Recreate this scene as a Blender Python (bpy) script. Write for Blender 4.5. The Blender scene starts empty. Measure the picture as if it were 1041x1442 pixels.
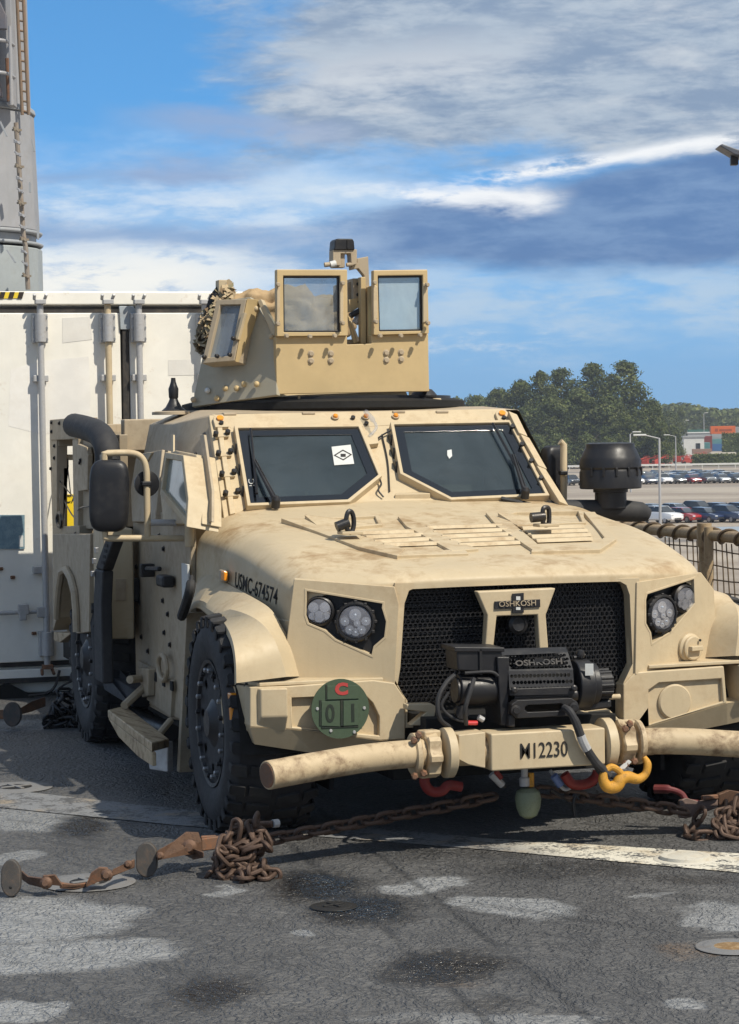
import bpy, bmesh, math, random
from mathutils import Vector, Matrix, noise
R = math.radians
scene = bpy.context.scene
C = scene.collection
# ------------------------------------------------------------------ camera
YAW = 0.28779
cam_d = bpy.data.cameras.new('camera'); cam = bpy.data.objects.new('camera', cam_d); C.objects.link(cam)
cam_d.sensor_fit = 'VERTICAL'; cam_d.sensor_height = 36; cam_d.sensor_width = 36; cam_d.lens = 3300/1442*36
cam_d.clip_start = .1; cam_d.clip_end = 6000
rt = Vector((0.95859657, -0.28434611, -0.01548897)); up = Vector((0.025261, 0.03073157, 0.99920841)); fw = Vector((0.28364502, 0.95822902, -0.03664204))
m = Matrix((rt, up, -fw)).transposed().to_4x4(); m.translation = (-3.5292, -10.2565, 1.8)
cam.matrix_world = m
scene.camera = cam
# ------------------------------------------------------------------ sun, sky, exposure
SUN = Vector((.333, -.534, .777)).normalized()
sl = bpy.data.lights.new('sun', 'SUN'); sl.energy = 4.3; sl.angle = R(.55); sl.color = (1, .925, .79)
so = bpy.data.objects.new('sun', sl); C.objects.link(so); so.rotation_euler = SUN.to_track_quat('Z', 'Y').to_euler()
scene.view_settings.view_transform = 'Standard'; scene.view_settings.look = 'None'
scene.view_settings.gamma = 1; scene.view_settings.exposure = 0.28; scene.view_settings.use_curve_mapping = False

class NT:
    """small helper for node trees"""
    def __init__(s, nt): s.nt = nt; s.n = nt.nodes; s.l = nt.links
    def node(s, t, ins=None, **k):
        x = s.n.new(t)
        for a, b in k.items(): setattr(x, a, b)
        for a, b in (ins or {}).items():
            i = x.inputs[a]
            if isinstance(b, bpy.types.NodeSocket): s.l.new(b, i)
            else: i.default_value = b
        return x
    def math(s, op, a, b=0.0, c=0.0, clamp=False):
        return s.node('ShaderNodeMath', {0: a, 1: b, 2: c}, operation=op, use_clamp=clamp).outputs[0]
    def mix(s, f, a, b, mode='MIX'):
        x = s.node('ShaderNodeMix', data_type='RGBA', blend_type=mode)
        for i, v in ((0, f), (6, a), (7, b)):
            if isinstance(v, bpy.types.NodeSocket): s.l.new(v, x.inputs[i])
            else: x.inputs[i].default_value = v if i == 0 else (tuple(v)+(1,))[:4]
        return x.outputs[2]
    def step(s, v, a, b, to0=0.0, to1=1.0):
        return s.node('ShaderNodeMapRange', {0: v, 1: a, 2: b, 3: to0, 4: to1}, interpolation_type='SMOOTHSTEP').outputs[0]
    def noise(s, vec, scale, detail=4, rough=.55, dist=0.0, out=0):
        return s.node('ShaderNodeTexNoise', {'Vector': vec, 'Scale': scale, 'Detail': detail, 'Roughness': rough, 'Distortion': dist}).outputs[out]
    def mapping(s, vec, loc=(0, 0, 0), rot=(0, 0, 0), sc=(1, 1, 1)):
        return s.node('ShaderNodeMapping', {'Vector': vec, 'Location': loc, 'Rotation': rot, 'Scale': sc}).outputs[0]

def lin(r, g, b):
    f = lambda c: (c/255/12.92) if c/255 <= .04045 else ((c/255+.055)/1.055)**2.4
    return (f(r), f(g), f(b))

w = bpy.data.worlds.new('World'); scene.world = w; w.use_nodes = True
N = NT(w.node_tree); N.n.clear()
SKY = .105
tc = N.node('ShaderNodeTexCoord').outputs['Generated']
rv = N.node('ShaderNodeVectorRotate', {'Vector': tc, 'Angle': YAW}, rotation_type='Z_AXIS').outputs[0]
sx = N.node('ShaderNodeSeparateXYZ', {0: rv})
az = N.math('ARCTAN2', sx.outputs[0], sx.outputs[1]); el = N.math('ARCSINE', sx.outputs[2])
U_ = N.math('MULTIPLY', az, 3300/721.0); V_ = N.math('MULTIPLY', el, 3300/600.0)   # frame: U -0.72..0.72, V 0..1 at the top edge
nsky = N.node('ShaderNodeTexSky', sky_type='NISHITA', sun_disc=False, sun_elevation=R(51), sun_rotation=math.atan2(SUN.x, SUN.y), air_density=1.0, dust_density=.4, ozone_density=2.0)
# the clear sky: the physical sky, a little deeper in blue as a phone camera renders it
lift = N.node('ShaderNodeCombineXYZ', {0: sx.outputs[0], 1: sx.outputs[1], 2: N.math('ADD', N.math('MAXIMUM', sx.outputs[2], 0.0), .16)}).outputs[0]
lift = N.node('ShaderNodeVectorRotate', {'Vector': lift, 'Angle': -YAW}, rotation_type='Z_AXIS').outputs[0]
N.l.new(lift, nsky.inputs['Vector'])
sky = N.mix(1.0, nsky.outputs[0], (.56, 1.10, 1.38), 'MULTIPLY')
c2 = N.node('ShaderNodeCombineXYZ', {0: U_, 1: V_, 2: 0.0}).outputs[0]
def cc(r, g, b): return tuple(x/SKY/1.21 for x in lin(r, g, b))
st = N.mapping(c2, rot=(0, 0, R(-9)), sc=(1.15, 3.4, 1))      # streaky coordinates
n1 = N.noise(st, 2.3, 9, .62, .25); n2 = N.noise(N.mapping(st, loc=(5, 3, 0)), 4.8, 9, .64, .15); n3 = N.noise(N.mapping(st, loc=(9, 7, 0)), 1.1, 5, .5)
def line(v0, slope):   # signed height above a sloping line through V=v0 at U=0
    return N.math('SUBTRACT', V_, N.math('MULTIPLY_ADD', U_, slope, v0))
def wob(x, n, amp): return N.math('ADD', x, N.math('MULTIPLY', N.math('SUBTRACT', n, .5), amp))
def band(v0, slope, h, soft, n, amp):
    d = N.math('ABSOLUTE', wob(line(v0, slope), n, amp))
    return N.step(d, h+soft, max(h-soft, 0))
def ramp_u(a, b): return N.step(wob(U_, n3, .5), a, b)
def mul(*a):
    r = a[0]
    for b in a[1:]: r = N.math('MULTIPLY', r, b)
    return r
col = sky
# pale haze along the horizon
col = N.mix(mul(N.step(V_, .50, .0), .8), col, cc(128, 172, 214))
# bright broken cloud, low on the left and thinning to the right
wl_ = mul(band(.44, -.03, .13, .13, n1, .30), N.step(wob(U_, n3, .4), .32, -.12))
col = N.mix(mul(wl_, .85), col, N.mix(N.step(n2, .36, .66), cc(160, 198, 236), cc(232, 240, 246)))
lo = mul(band(.335, .0, .085, .07, n1, .10), N.step(wob(U_, n3, .3), .0, -.45))
col = N.mix(mul(lo, .95), col, N.mix(N.step(n2, .34, .52), cc(190, 208, 230), cc(252, 251, 244)))
# soft wisps low on the right
col = N.mix(mul(band(.27, .02, .09, .09, n1, .16), N.step(n2, .34, .62, .25, 1), .8, ramp_u(-.25, .15)), col, cc(192, 212, 230))
col = N.mix(mul(band(.18, .0, .015, .05, n1, .08), N.step(n2, .46, .66), .8, N.step(U_, .55, .2)), col, cc(222, 230, 238))
# grey cloud sheet, upper right
sheet = mul(N.step(wob(line(.585, -.02), n1, .36), -.02, .10), N.step(wob(N.math('ADD', U_, N.math('MULTIPLY', V_, -.10)), n1, .75), -.42, -.16))
shc = N.mix(N.step(n2, .36, .66), cc(140, 160, 186), cc(184, 197, 211))
shc = N.mix(mul(N.step(n1, .50, .70), .75), shc, cc(212, 218, 224))
shc = N.mix(mul(band(.82, .10, .03, .07, n2, .25), N.step(wob(U_, n3, .3), .45, .1), N.step(U_, -.2, -.05), .55), shc, cc(226, 229, 232))
col = N.mix(mul(sheet, .96), col, shc)
# thin grey clouds on the left at mid height
col = N.mix(mul(band(.605, .03, .012, .035, n1, .16), N.step(n3, .42, .58), .75, N.step(U_, .2, -.1)), col, cc(150, 170, 205))
col = N.mix(mul(band(.68, -.04, .02, .04, n1, .20), N.step(wob(U_, n3, .2), .05, -.1), N.step(U_, -.55, -.3), .7), col, cc(158, 176, 208))
# dark slate band that thickens to the right
dk = mul(N.step(wob(line(.485, .19), n1, .10), .035, -.015), N.step(wob(line(.375, -.04), n1, .12), -.03, .03), ramp_u(-.35, .10))
col = N.mix(mul(dk, .95), col, N.mix(N.step(n2, .35, .7), cc(96, 130, 178), cc(126, 156, 196)))
dk2 = mul(band(.435, -.04, .022, .03, n1, .10), N.step(U_, .1, -.25), .8)
col = N.mix(dk2, col, cc(134, 166, 208))
# sunlit rim between the sheet and the slate band
rim = mul(band(.535, .165, .010, .020, n1, .09), N.step(wob(U_, n2, .2), .15, .28), N.step(n2, .32, .48))
rim2 = mul(band(.545, -.06, .022, .028, n1, .12), N.step(wob(U_, n2, .35), -.12, .14), N.step(wob(U_, n2, .15), .42, .34), N.step(n2, .32, .50))
rim3 = mul(band(.545, -.10, .03, .05, n1, .12), N.step(wob(U_, n2, .2), -.30, -.15), N.step(wob(U_, n2, .2), .10, .0), .6)
col = N.mix(rim3, col, cc(214, 230, 244))
col = N.mix(N.math('MAXIMUM', mul(rim, .95), mul(rim2, .95)), col, cc(250, 252, 254))
# the broken cloud goes on overhead and behind the viewer
n4 = N.noise(N.mapping(rv, sc=(1, 1, 2.6)), 2.4, 7, .6, .3)
far_ = N.math('MAXIMUM', N.step(V_, 1.10, 1.7), N.step(N.math('ABSOLUTE', U_), .95, 1.6))
cover = mul(N.step(n4, .42, .56), far_, N.step(sx.outputs[2], -.01, .04))
col = N.mix(mul(cover, .92), col, N.mix(N.step(n4, .5, .72), cc(196, 204, 214), cc(158, 172, 190)))
bg = N.node('ShaderNodeBackground', {'Color': col, 'Strength': SKY})
N.l.new(bg.outputs[0], N.node('ShaderNodeOutputWorld').inputs[0])

# ------------------------------------------------------------------ mesh helpers
class MB:
    """collects solids and links them as one mesh object"""
    def __init__(s): s.bm = bmesh.new(); s.mi = 0
    def face(s, pts):
        f = s.bm.faces.new([s.bm.verts.new(p) for p in pts]); f.material_index = s.mi; return f
    def poly(s, verts, faces):
        vs = [s.bm.verts.new(p) for p in verts]
        for f in faces:
            try: s.bm.faces.new([vs[i] for i in f]).material_index = s.mi
            except ValueError: pass
        return vs
    def prism(s, pts, vec):
        n = len(pts); vec = Vector(vec)
        a = [s.bm.verts.new(p) for p in pts]; b = [s.bm.verts.new(Vector(p)+vec) for p in pts]
        fs = [s.bm.faces.new(a), s.bm.faces.new(b[::-1])]
        for i in range(n): fs.append(s.bm.faces.new([a[i], b[i], b[(i+1) % n], a[(i+1) % n]]))
        for f in fs: f.material_index = s.mi
        return s
    def box(s, c, d, rot=None):
        v = []
        M = rot.to_matrix() if hasattr(rot, 'to_matrix') else (Matrix.Rotation(rot, 3, 'Z') if rot else Matrix.Identity(3))
        for x in (-.5, .5):
            for y in (-.5, .5):
                for z in (-.5, .5): v.append(Vector(c)+M @ Vector((x*d[0], y*d[1], z*d[2])))
        s.poly(v, [(0, 1, 3, 2), (4, 6, 7, 5), (0, 4, 5, 1), (2, 3, 7, 6), (0, 2, 6, 4), (1, 5, 7, 3)]); return s
    def bb(s, a, b):   # box from corner to corner
        return s.box([(a[i]+b[i])/2 for i in range(3)], [abs(a[i]-b[i]) for i in range(3)])
    def tube(s, path, r, seg=10, closed=False, cap=True):
        P = [Vector(p) for p in path]; n = len(P); rings = []; nrm = None
        for i in range(n):
            if closed: t = P[(i+1) % n]-P[i-1]
            else: t = P[min(i+1, n-1)]-P[max(i-1, 0)]
            t.normalize()
            if nrm is None: nrm = t.orthogonal().normalized()
            nrm = (nrm-t*nrm.dot(t))
            nrm = nrm.normalized() if nrm.length > 1e-6 else t.orthogonal().normalized()
            b = t.cross(nrm); rr = r[i] if isinstance(r, (list, tuple)) else r
            rings.append([s.bm.verts.new(P[i]+(nrm*math.cos(2*math.pi*k/seg)+b*math.sin(2*math.pi*k/seg))*rr) for k in range(seg)])
        for i in range(n if closed else n-1):
            a, b = rings[i], rings[(i+1) % n]
            for k in range(seg): s.bm.faces.new([a[k], a[(k+1) % seg], b[(k+1) % seg], b[k]]).material_index = s.mi
        if cap and not closed:
            s.bm.faces.new(rings[0][::-1]).material_index = s.mi; s.bm.faces.new(rings[-1]).material_index = s.mi
        return s
    def lathe(s, prof, o=(0, 0, 0), axis=(0, 0, 1), seg=24, start=None, sq=1.0):
        a = Vector(axis).normalized(); u = Vector(start) if start else a.orthogonal().normalized(); v = a.cross(u); o = Vector(o); rings = []
        for r, h in prof:
            rings.append([s.bm.verts.new(o+a*h+(u*math.cos(2*math.pi*k/seg)+v*math.sin(2*math.pi*k/seg)*sq)*max(r, .0004)) for k in range(seg)])
        for i in range(len(rings)-1):
            for k in range(seg): s.bm.faces.new([rings[i][k], rings[i][(k+1) % seg], rings[i+1][(k+1) % seg], rings[i+1][k]]).material_index = s.mi
        s.bm.faces.new(rings[0][::-1]).material_index = s.mi; s.bm.faces.new(rings[-1]).material_index = s.mi
        return s
    def cyl(s, a, b, r, seg=16): 
        a = Vector(a); b = Vector(b); return s.lathe([(r, 0), (r, (b-a).length)], a, b-a, seg)
    def bolt(s, p, n, r=.012, h=.01, seg=6): return s.lathe([(r*1.5, 0), (r*1.5, h*.25), (r, h*.26), (r, h*.9), (r*.8, h)], p, n, seg)
    def done(s, name, mat, parent=None, bevel=0, seg=2, smooth=True, angle=32, fixn=True):
        if fixn: bmesh.ops.recalc_face_normals(s.bm, faces=s.bm.faces[:])
        me = bpy.data.meshes.new(name); s.bm.to_mesh(me); s.bm.free()
        for q in (mat if isinstance(mat, (list, tuple)) else [mat]): me.materials.append(q)
        o = bpy.data.objects.new(name, me); C.objects.link(o)
        if parent: o.parent = parent
        if smooth:
            me.shade_smooth(); me.set_sharp_from_angle(angle=R(angle))
        if bevel:
            b = o.modifiers.new('b', 'BEVEL'); b.width = bevel; b.segments = seg; b.limit_method = 'ANGLE'; b.angle_limit = R(28); b.harden_normals = True
        return o
def tag(o, label, cat, group=None, kind=None):
    if label: o['label'] = label
    if cat: o['category'] = cat
    if group: o['group'] = group
    if kind: o['kind'] = kind
    return o
def empty(name, loc=(0, 0, 0), rz=0, label=None, cat=None, group=None, parent=None):
    o = bpy.data.objects.new(name, None); C.objects.link(o); o.location = loc; o.rotation_euler = (0, 0, rz); o.empty_display_size = .2
    if parent: o.parent = parent
    return tag(o, label, cat, group)
def inst(o, parent=None, mw=None, loc=None, rz=None):
    c = o.copy(); C.objects.link(c)
    if parent: c.parent = parent
    if mw is not None: c.matrix_local = mw
    if loc is not None: c.location = loc
    if rz is not None: c.rotation_euler = (0, 0, rz)
    return c
def copy_tree(o, parent=None):
    c = o.copy(); C.objects.link(c)
    if parent: c.parent = parent
    for ch in [x for x in bpy.data.objects if x.parent == o]: copy_tree(ch, c)
    return c
def arc(c, r, a0, a1, n, u=(1, 0, 0), v=(0, 0, 1)):
    c = Vector(c); u = Vector(u); v = Vector(v)
    return [c+(u*math.cos(R(a0+(a1-a0)*i/n))+v*math.sin(R(a0+(a1-a0)*i/n)))*r for i in range(n+1)]
def smooth_path(pts, n=6):
    P = [Vector(p) for p in pts]; P = [P[0]*2-P[1]]+P+[P[-1]*2-P[-2]]; out = []
    for i in range(1, len(P)-2):
        for k in range(n):
            t = k/n; a, b, c, d = P[i-1:i+3]
            out.append(.5*((2*b)+(c-a)*t+(2*a-5*b+4*c-d)*t*t+(-a+3*b-3*c+d)*t*t*t))
    out.append(P[-2]); return out
def text(name, s, size, o, xdir, ydir, mat, parent, depth=.001, sx=1.0, align='CENTER', bold=0.0):
    cu = bpy.data.curves.new('t', 'FONT'); cu.body = s; cu.size = size; cu.align_x = align; cu.align_y = 'CENTER'; cu.extrude = depth; cu.offset = bold; cu.resolution_u = 3
    to = bpy.data.objects.new('t', cu); C.objects.link(to)
    me = bpy.data.meshes.new_from_object(to.evaluated_get(bpy.context.evaluated_depsgraph_get()))
    bpy.data.objects.remove(to); bpy.data.curves.remove(cu)
    X = Vector(xdir).normalized(); Z = X.cross(Vector(ydir)).normalized(); Y = Z.cross(X)
    M = Matrix((X*sx, Y, Z)).transposed().to_4x4(); M.translation = o
    me.transform(M); me.materials.clear(); me.materials.append(mat); me.name = name
    ob = bpy.data.objects.new(name, me); C.objects.link(ob)
    if parent: ob.parent = parent
    return ob

# ------------------------------------------------------------------ materials
def base(name):
    m = bpy.data.materials.new(name); m.use_nodes = True; n = NT(m.node_tree); n.n.clear()
    return m, n
def finish(n, bs):
    n.l.new(bs.outputs[0], n.node('ShaderNodeOutputMaterial').inputs[0])
def geo_pos(n): return n.node('ShaderNodeTexCoord').outputs['Object']
def painted(name, col, rough=.55, dirt=.35, dirtcol=(.17, .10, .05), up=.0, scale=1.0, bump=.15, chips=0.0, chipcol=(.25, .2, .16), metal=0.0, spec=.4, streak=0.0):
    m, n = base(name); p = geo_pos(n)
    a = n.noise(p, 3.2*scale, 6, .62); b = n.noise(p, 14*scale, 6, .7, .3); c = n.noise(p, 140*scale, 3, .6)
    k = n.step(n.math('MULTIPLY_ADD', b, .5, n.math('MULTIPLY', a, .6)), .50, .74)
    if up:
        nz = n.node('ShaderNodeSeparateXYZ', {0: n.node('ShaderNodeNewGeometry').outputs['Normal']}).outputs[2]
        k = n.math('MULTIPLY', k, n.step(nz, .1, .9, 1.0, 1.0+up))
    if streak:
        s_ = n.noise(n.mapping(p, sc=(9, 9, .7)), 3, 5, .6)
        k = n.math('MAXIMUM', k, n.math('MULTIPLY', n.step(s_, .52, .72), streak))
    col2 = n.mix(n.step(a, .35, .68), tuple(x*.90 for x in col), tuple(min(x*1.07, 1) for x in col))
    cl = n.mix(n.math('MULTIPLY', k, dirt, clamp=True), col2, dirtcol)
    if chips:
        ch = n.step(n.noise(p, 22*scale, 5, .75), .635, .66)
        cl = n.mix(n.math('MULTIPLY', ch, chips), cl, chipcol)
    rg = n.step(b, .3, .7, rough-.07, rough+.1)
    bp = n.node('ShaderNodeBump', {'Height': n.math('MULTIPLY_ADD', c, .5, n.math('MULTIPLY', b, .5)), 'Strength': bump, 'Distance': .004})
    finish(n, n.node('ShaderNodeBsdfPrincipled', {'Base Color': cl, 'Roughness': rg, 'Metallic': metal, 'Specular IOR Level': spec, 'Normal': bp.outputs[0]}))
    return m
TANC = (.50, .405, .262)
M_tan = painted('tan_paint', TANC, .58, .36, (.27, .17, .085), .3, 1, .18, .15, (.32, .24, .14), streak=.3)
M_tan2 = painted('tan_paint_turret', (.50, .375, .195), .5, .20, (.27, .19, .1), 0, .8, .1)
M_tand = painted('tan_paint_dirty', (.48, .375, .235), .62, .95, (.14, .085, .045), .2, 1.2, .35, .6, (.2, .13, .08))
M_hood = painted('tan_paint_hood', TANC, .56, .5, (.27, .175, .085), .8, .8, .18, .12, (.30, .22, .13))
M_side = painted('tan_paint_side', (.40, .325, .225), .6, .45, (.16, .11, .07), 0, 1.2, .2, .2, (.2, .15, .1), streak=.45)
M_blk = painted('black_plastic', (.014, .014, .016), .42, .25, (.05, .045, .04), .4, 2, .2)
M_gun = painted('dark_metal', (.03, .03, .032), .38, .4, (.06, .045, .03), 0, 2, .25, metal=.4)
M_rub = painted('rubber', (.020, .020, .021), .75, .75, (.050, .046, .042), .3, 2.2, .35)
M_rubs = painted('rubber_side', (.024, .024, .026), .7, .8, (.045, .043, .042), 0, 3, .2)
M_dark = painted('underbody_black', (.008, .008, .008), .8, .3, (.02, .016, .012), 0, 2, .3)
M_steel = painted('bare_steel', (.36, .37, .38), .35, .3, (.12, .08, .05), 0, 3, .2, metal=.8)
M_rust = painted('rusty_steel', (.17, .10, .065), .68, .7, (.30, .115, .045), .2, 5, .6, .4, (.08, .06, .05), metal=.15)
M_chain = painted('chain_steel', (.105, .068, .05), .5, .7, (.07, .042, .03), 0, 7, .6, metal=.45)
M_flank_shade = painted('flank_paint_shaded', (.37, .335, .25), .5, .3, (.2, .16, .1), 0, .9, .12)  # turret paint greyed to put the flank's shade into its colour
M_grey = painted('galvanised', (.42, .42, .42), .5, .45, (.22, .19, .15), 0, 4, .2, metal=.2)
M_white = painted('white_container', (.80, .775, .70), .5, .18, (.42, .35, .26), 0, .5, .06, .25, (.45, .33, .22), streak=.22)
M_gask = painted('rubber_gasket', (.03, .028, .027), .6, .6, (.09, .07, .05), 0, 4, .2)
M_wgrey = painted('ship_grey', (.30, .32, .34), .5, .35, (.24, .21, .19), 0, .8, .1, streak=.3)
M_red = painted('red_paint', (.22, .022, .018), .5, .5, (.08, .03, .02), 0, 3, .2)
M_yel = painted('yellow_paint', (.60, .30, .035), .5, .9, (.2, .1, .03), 0, 14, .6, .8, (.2, .1, .05))
M_green = painted('olive_green', (.055, .085, .050), .6, .3, (.03, .03, .02), 0, 4, .2)
M_stencil = painted('stencil_black', (.012, .012, .012), .7, .2)
M_decal = painted('decal_white', (.55, .56, .54), .5, .2)
def simple(name, col, rough=.5, metal=0, emit=0, spec=.5, coat=0, trans=0):
    m, n = base(name)
    b = n.node('ShaderNodeBsdfPrincipled', {'Base Color': tuple(col)+(1,), 'Roughness': rough, 'Metallic': metal, 'Specular IOR Level': spec, 'Coat Weight': coat, 'Coat Roughness': .05, 'Transmission Weight': trans})
    finish(n, b); return m
def glass(name, tint, clear, haze, hazecol, rough=.03, sc=3, streaks=(1, 1, 1)):
    """pane: part clear, part uneven film"""
    m, n = base(name); p = geo_pos(n)
    tr = n.node('ShaderNodeBsdfTransparent', {'Color': tuple(tint)+(1,)})
    nz = n.noise(n.mapping(p, sc=streaks), sc, 6, .65, .4)
    pr = n.node('ShaderNodeBsdfPrincipled', {'Base Color': tuple(hazecol)+(1,), 'Roughness': rough, 'Specular IOR Level': .6, 'Coat Weight': .5, 'Coat Roughness': .03})
    mx = n.node('ShaderNodeMixShader', {0: n.step(nz, .3, .75, 1-clear, min(1-clear+haze, 1)), 1: tr.outputs[0], 2: pr.outputs[0]})
    finish(n, mx); return m
M_wsglass = glass('windshield_glass', (.55, .62, .64), .60, .25, (.060, .078, .088), .04, 2.6)
M_tglass = glass('turret_glass', (.72, .78, .82), .80, .22, (.42, .46, .50), .10, 3.5)
M_tglass2 = glass('turret_glass_hazy', (.66, .80, .88), .50, .25, (.42, .52, .58), .12, 2.5)
M_dglass = glass('door_glass', (.3, .36, .34), .15, .3, (.28, .32, .29), .15, 4, (6, 6, .8))
M_lens = glass('lens_glass', (.9, .92, .95), .85, .1, (.5, .5, .55), .02, 5)
M_black = simple('gloss_black_border', (.006, .007, .009), .12, coat=.6)
M_chrome = simple('reflector', (.85, .86, .88), .10, 1)
M_led = simple('led_cover', (.75, .78, .8), .08, .3, coat=1)
M_amber = simple('amber_lens', (.75, .26, .01), .25, coat=.8)
M_redlens = simple('red_lens', (.5, .02, .02), .25, coat=.8)
# ================================================================== THE DECK
def deck_material():
    m, n = base('deck_nonskid'); p = geo_pos(n)
    sp = n.node('ShaderNodeSeparateXYZ', {0: p})
    wv = n.noise(p, 2.6, 5, .6, .2, out=1)
    warp = n.node('ShaderNodeVectorMath', {0: wv, 1: (.5, .5, .5)}, operation='SUBTRACT').outputs[0]
    warp = n.node('ShaderNodeVectorMath', {0: warp, 1: (.40, .40, 0)}, operation='MULTIPLY').outputs[0]
    q = n.node('ShaderNodeVectorMath', {0: p, 1: warp}, operation='ADD').outputs[0]
    fine = n.noise(p, 60, 5, .7)
    big = n.noise(p, .9, 5, .6); mid = n.noise(p, 5, 5, .65)
    col = n.mix(n.step(big, .35, .68), (.068, .067, .066), (.106, .104, .101))
    col = n.mix(n.math('MULTIPLY', n.step(mid, .42, .7), .5), col, (.105, .103, .100))
    def spot(e, soft=.35, hard=.12):
        x, y, rx, ry, tilt = e
        v = n.node('ShaderNodeMapping', {'Vector': q, 'Location': (x, y, 0), 'Rotation': (0, 0, -YAW+R(tilt)), 'Scale': (rx, ry, 1)}, vector_type='TEXTURE').outputs[0]
        g = n.node('ShaderNodeSeparateXYZ', {0: v})
        d = n.math('SQRT', n.math('ADD', n.math('POWER', n.math('ABSOLUTE', g.outputs[0]), 2.0), n.math('POWER', n.math('ABSOLUTE', g.outputs[1]), 2.0)))
        return n.step(d, 1+soft*.5, 1-soft)
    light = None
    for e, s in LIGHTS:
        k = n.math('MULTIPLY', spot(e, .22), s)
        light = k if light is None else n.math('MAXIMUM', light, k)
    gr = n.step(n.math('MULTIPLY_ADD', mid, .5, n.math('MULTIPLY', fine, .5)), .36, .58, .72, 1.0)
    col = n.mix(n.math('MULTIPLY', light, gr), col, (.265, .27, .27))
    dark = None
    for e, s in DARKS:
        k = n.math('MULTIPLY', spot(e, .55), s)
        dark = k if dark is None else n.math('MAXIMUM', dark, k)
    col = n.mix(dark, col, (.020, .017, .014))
    rust = None
    for e, s in RUSTS:
        k = n.math('MULTIPLY', spot(e, .9), s)
        rust = k if rust is None else n.math('MAXIMUM', rust, k)
    col = n.mix(n.math('MULTIPLY', rust, n.step(fine, .35, .6)), col, (.17, .095, .035))
    # worn-in wheel lines and weld seams running along the ship
    mp = n.mapping(p, rot=(0, 0, R(-34)), sc=(1, 1, 1)); sx_ = n.node('ShaderNodeSeparateXYZ', {0: mp}).outputs[0]
    ws = n.noise(n.mapping(mp, sc=(7, .25, 1)), 1.5, 5, .7)
    col = n.mix(n.math('MULTIPLY', n.step(ws, .55, .66), .35), col, (.028, .028, .029))
    seam = None
    for off in SEAMS:
        g_ = n.math('ABSOLUTE', n.math('SUBTRACT', n.math('ADD', n.math('MULTIPLY', sp.outputs[0], SN[0]), n.math('MULTIPLY', sp.outputs[1], SN[1])), off))
        g_ = n.math('MULTIPLY', n.step(g_, .03, .002), n.step(mid, .35, .55, .3, 1.0)); seam = g_ if seam is None else n.math('MAXIMUM', seam, g_)
    col = n.mix(n.math('MULTIPLY', seam, .62), col, (.018, .018, .018))
    wet = n.step(n.noise(p, 1.3, 4, .6), .5, .66)
    rg = n.math('SUBTRACT', n.step(fine, .3, .7, .46, .72), n.math('MULTIPLY', dark, .36))
    # directional ridges of the rolled non-skid coating
    rv = n.mapping(q, rot=(0, 0, R(28)), sc=(1, .42, 1))
    h1 = n.noise(rv, 48, 3, .5, .0); h2 = n.noise(rv, 105, 3, .6)
    h = n.math('MULTIPLY_ADD', n.step(h1, .22, .80), 1.3, n.math('MULTIPLY', h2, .45))
    h = n.math('SUBTRACT', h, n.math('MULTIPLY', seam, .4))
    h = n.math('SUBTRACT', h, n.math('MULTIPLY', n.step(ws, .60, .64), .25))
    bp = n.node('ShaderNodeBump', {'Height': h, 'Strength': 1.0, 'Distance': .016})
    finish(n, n.node('ShaderNodeBsdfPrincipled', {'Base Color': col, 'Roughness': rg, 'Specular IOR Level': .6, 'Normal': bp.outputs[0]}))
    return m
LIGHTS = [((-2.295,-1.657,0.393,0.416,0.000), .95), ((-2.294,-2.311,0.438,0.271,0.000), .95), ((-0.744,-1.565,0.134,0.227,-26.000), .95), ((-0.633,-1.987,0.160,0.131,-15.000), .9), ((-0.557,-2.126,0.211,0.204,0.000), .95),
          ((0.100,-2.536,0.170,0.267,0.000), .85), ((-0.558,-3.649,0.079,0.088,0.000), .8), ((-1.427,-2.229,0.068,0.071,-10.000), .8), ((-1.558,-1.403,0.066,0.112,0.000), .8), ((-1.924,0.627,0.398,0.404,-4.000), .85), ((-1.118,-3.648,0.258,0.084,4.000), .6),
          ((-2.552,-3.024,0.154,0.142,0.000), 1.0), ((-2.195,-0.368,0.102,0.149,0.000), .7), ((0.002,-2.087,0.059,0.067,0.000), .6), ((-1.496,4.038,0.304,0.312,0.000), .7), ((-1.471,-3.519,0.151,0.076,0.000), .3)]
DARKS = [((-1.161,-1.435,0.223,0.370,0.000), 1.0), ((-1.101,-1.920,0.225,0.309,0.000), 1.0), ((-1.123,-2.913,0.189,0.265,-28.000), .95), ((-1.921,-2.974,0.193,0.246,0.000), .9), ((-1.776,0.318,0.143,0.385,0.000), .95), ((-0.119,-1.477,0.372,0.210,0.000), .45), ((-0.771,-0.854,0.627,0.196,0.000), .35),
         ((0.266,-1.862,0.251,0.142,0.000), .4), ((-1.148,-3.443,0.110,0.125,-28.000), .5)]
RUSTS = [((-0.311,-2.947,0.092,0.107,0.000), .55), ((0.281,-1.299,0.177,0.080,0.000), .6), ((-1.141,-3.150,0.060,0.077,0.000), .3), ((-0.217,-2.982,0.034,0.086,0.000), .6)]
sa_, sb_ = Vector((-0.762,-1.228,0.000)), Vector((-0.888,-3.191,0.000)); sd_ = (sb_-sa_).normalized(); SN = (-sd_.y, sd_.x)
SEAMS = [sa_.x*SN[0]+sa_.y*SN[1], Vector((-1.072,-1.269,0.000)).x*SN[0]+Vector((-1.072,-1.269,0.000)).y*SN[1]]
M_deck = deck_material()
b = MB(); b.bb((-30, -14, -.02), (3.25, 60, 0)); dk = b.done('deck', M_deck); tag(dk, None, None, kind='structure')
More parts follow.
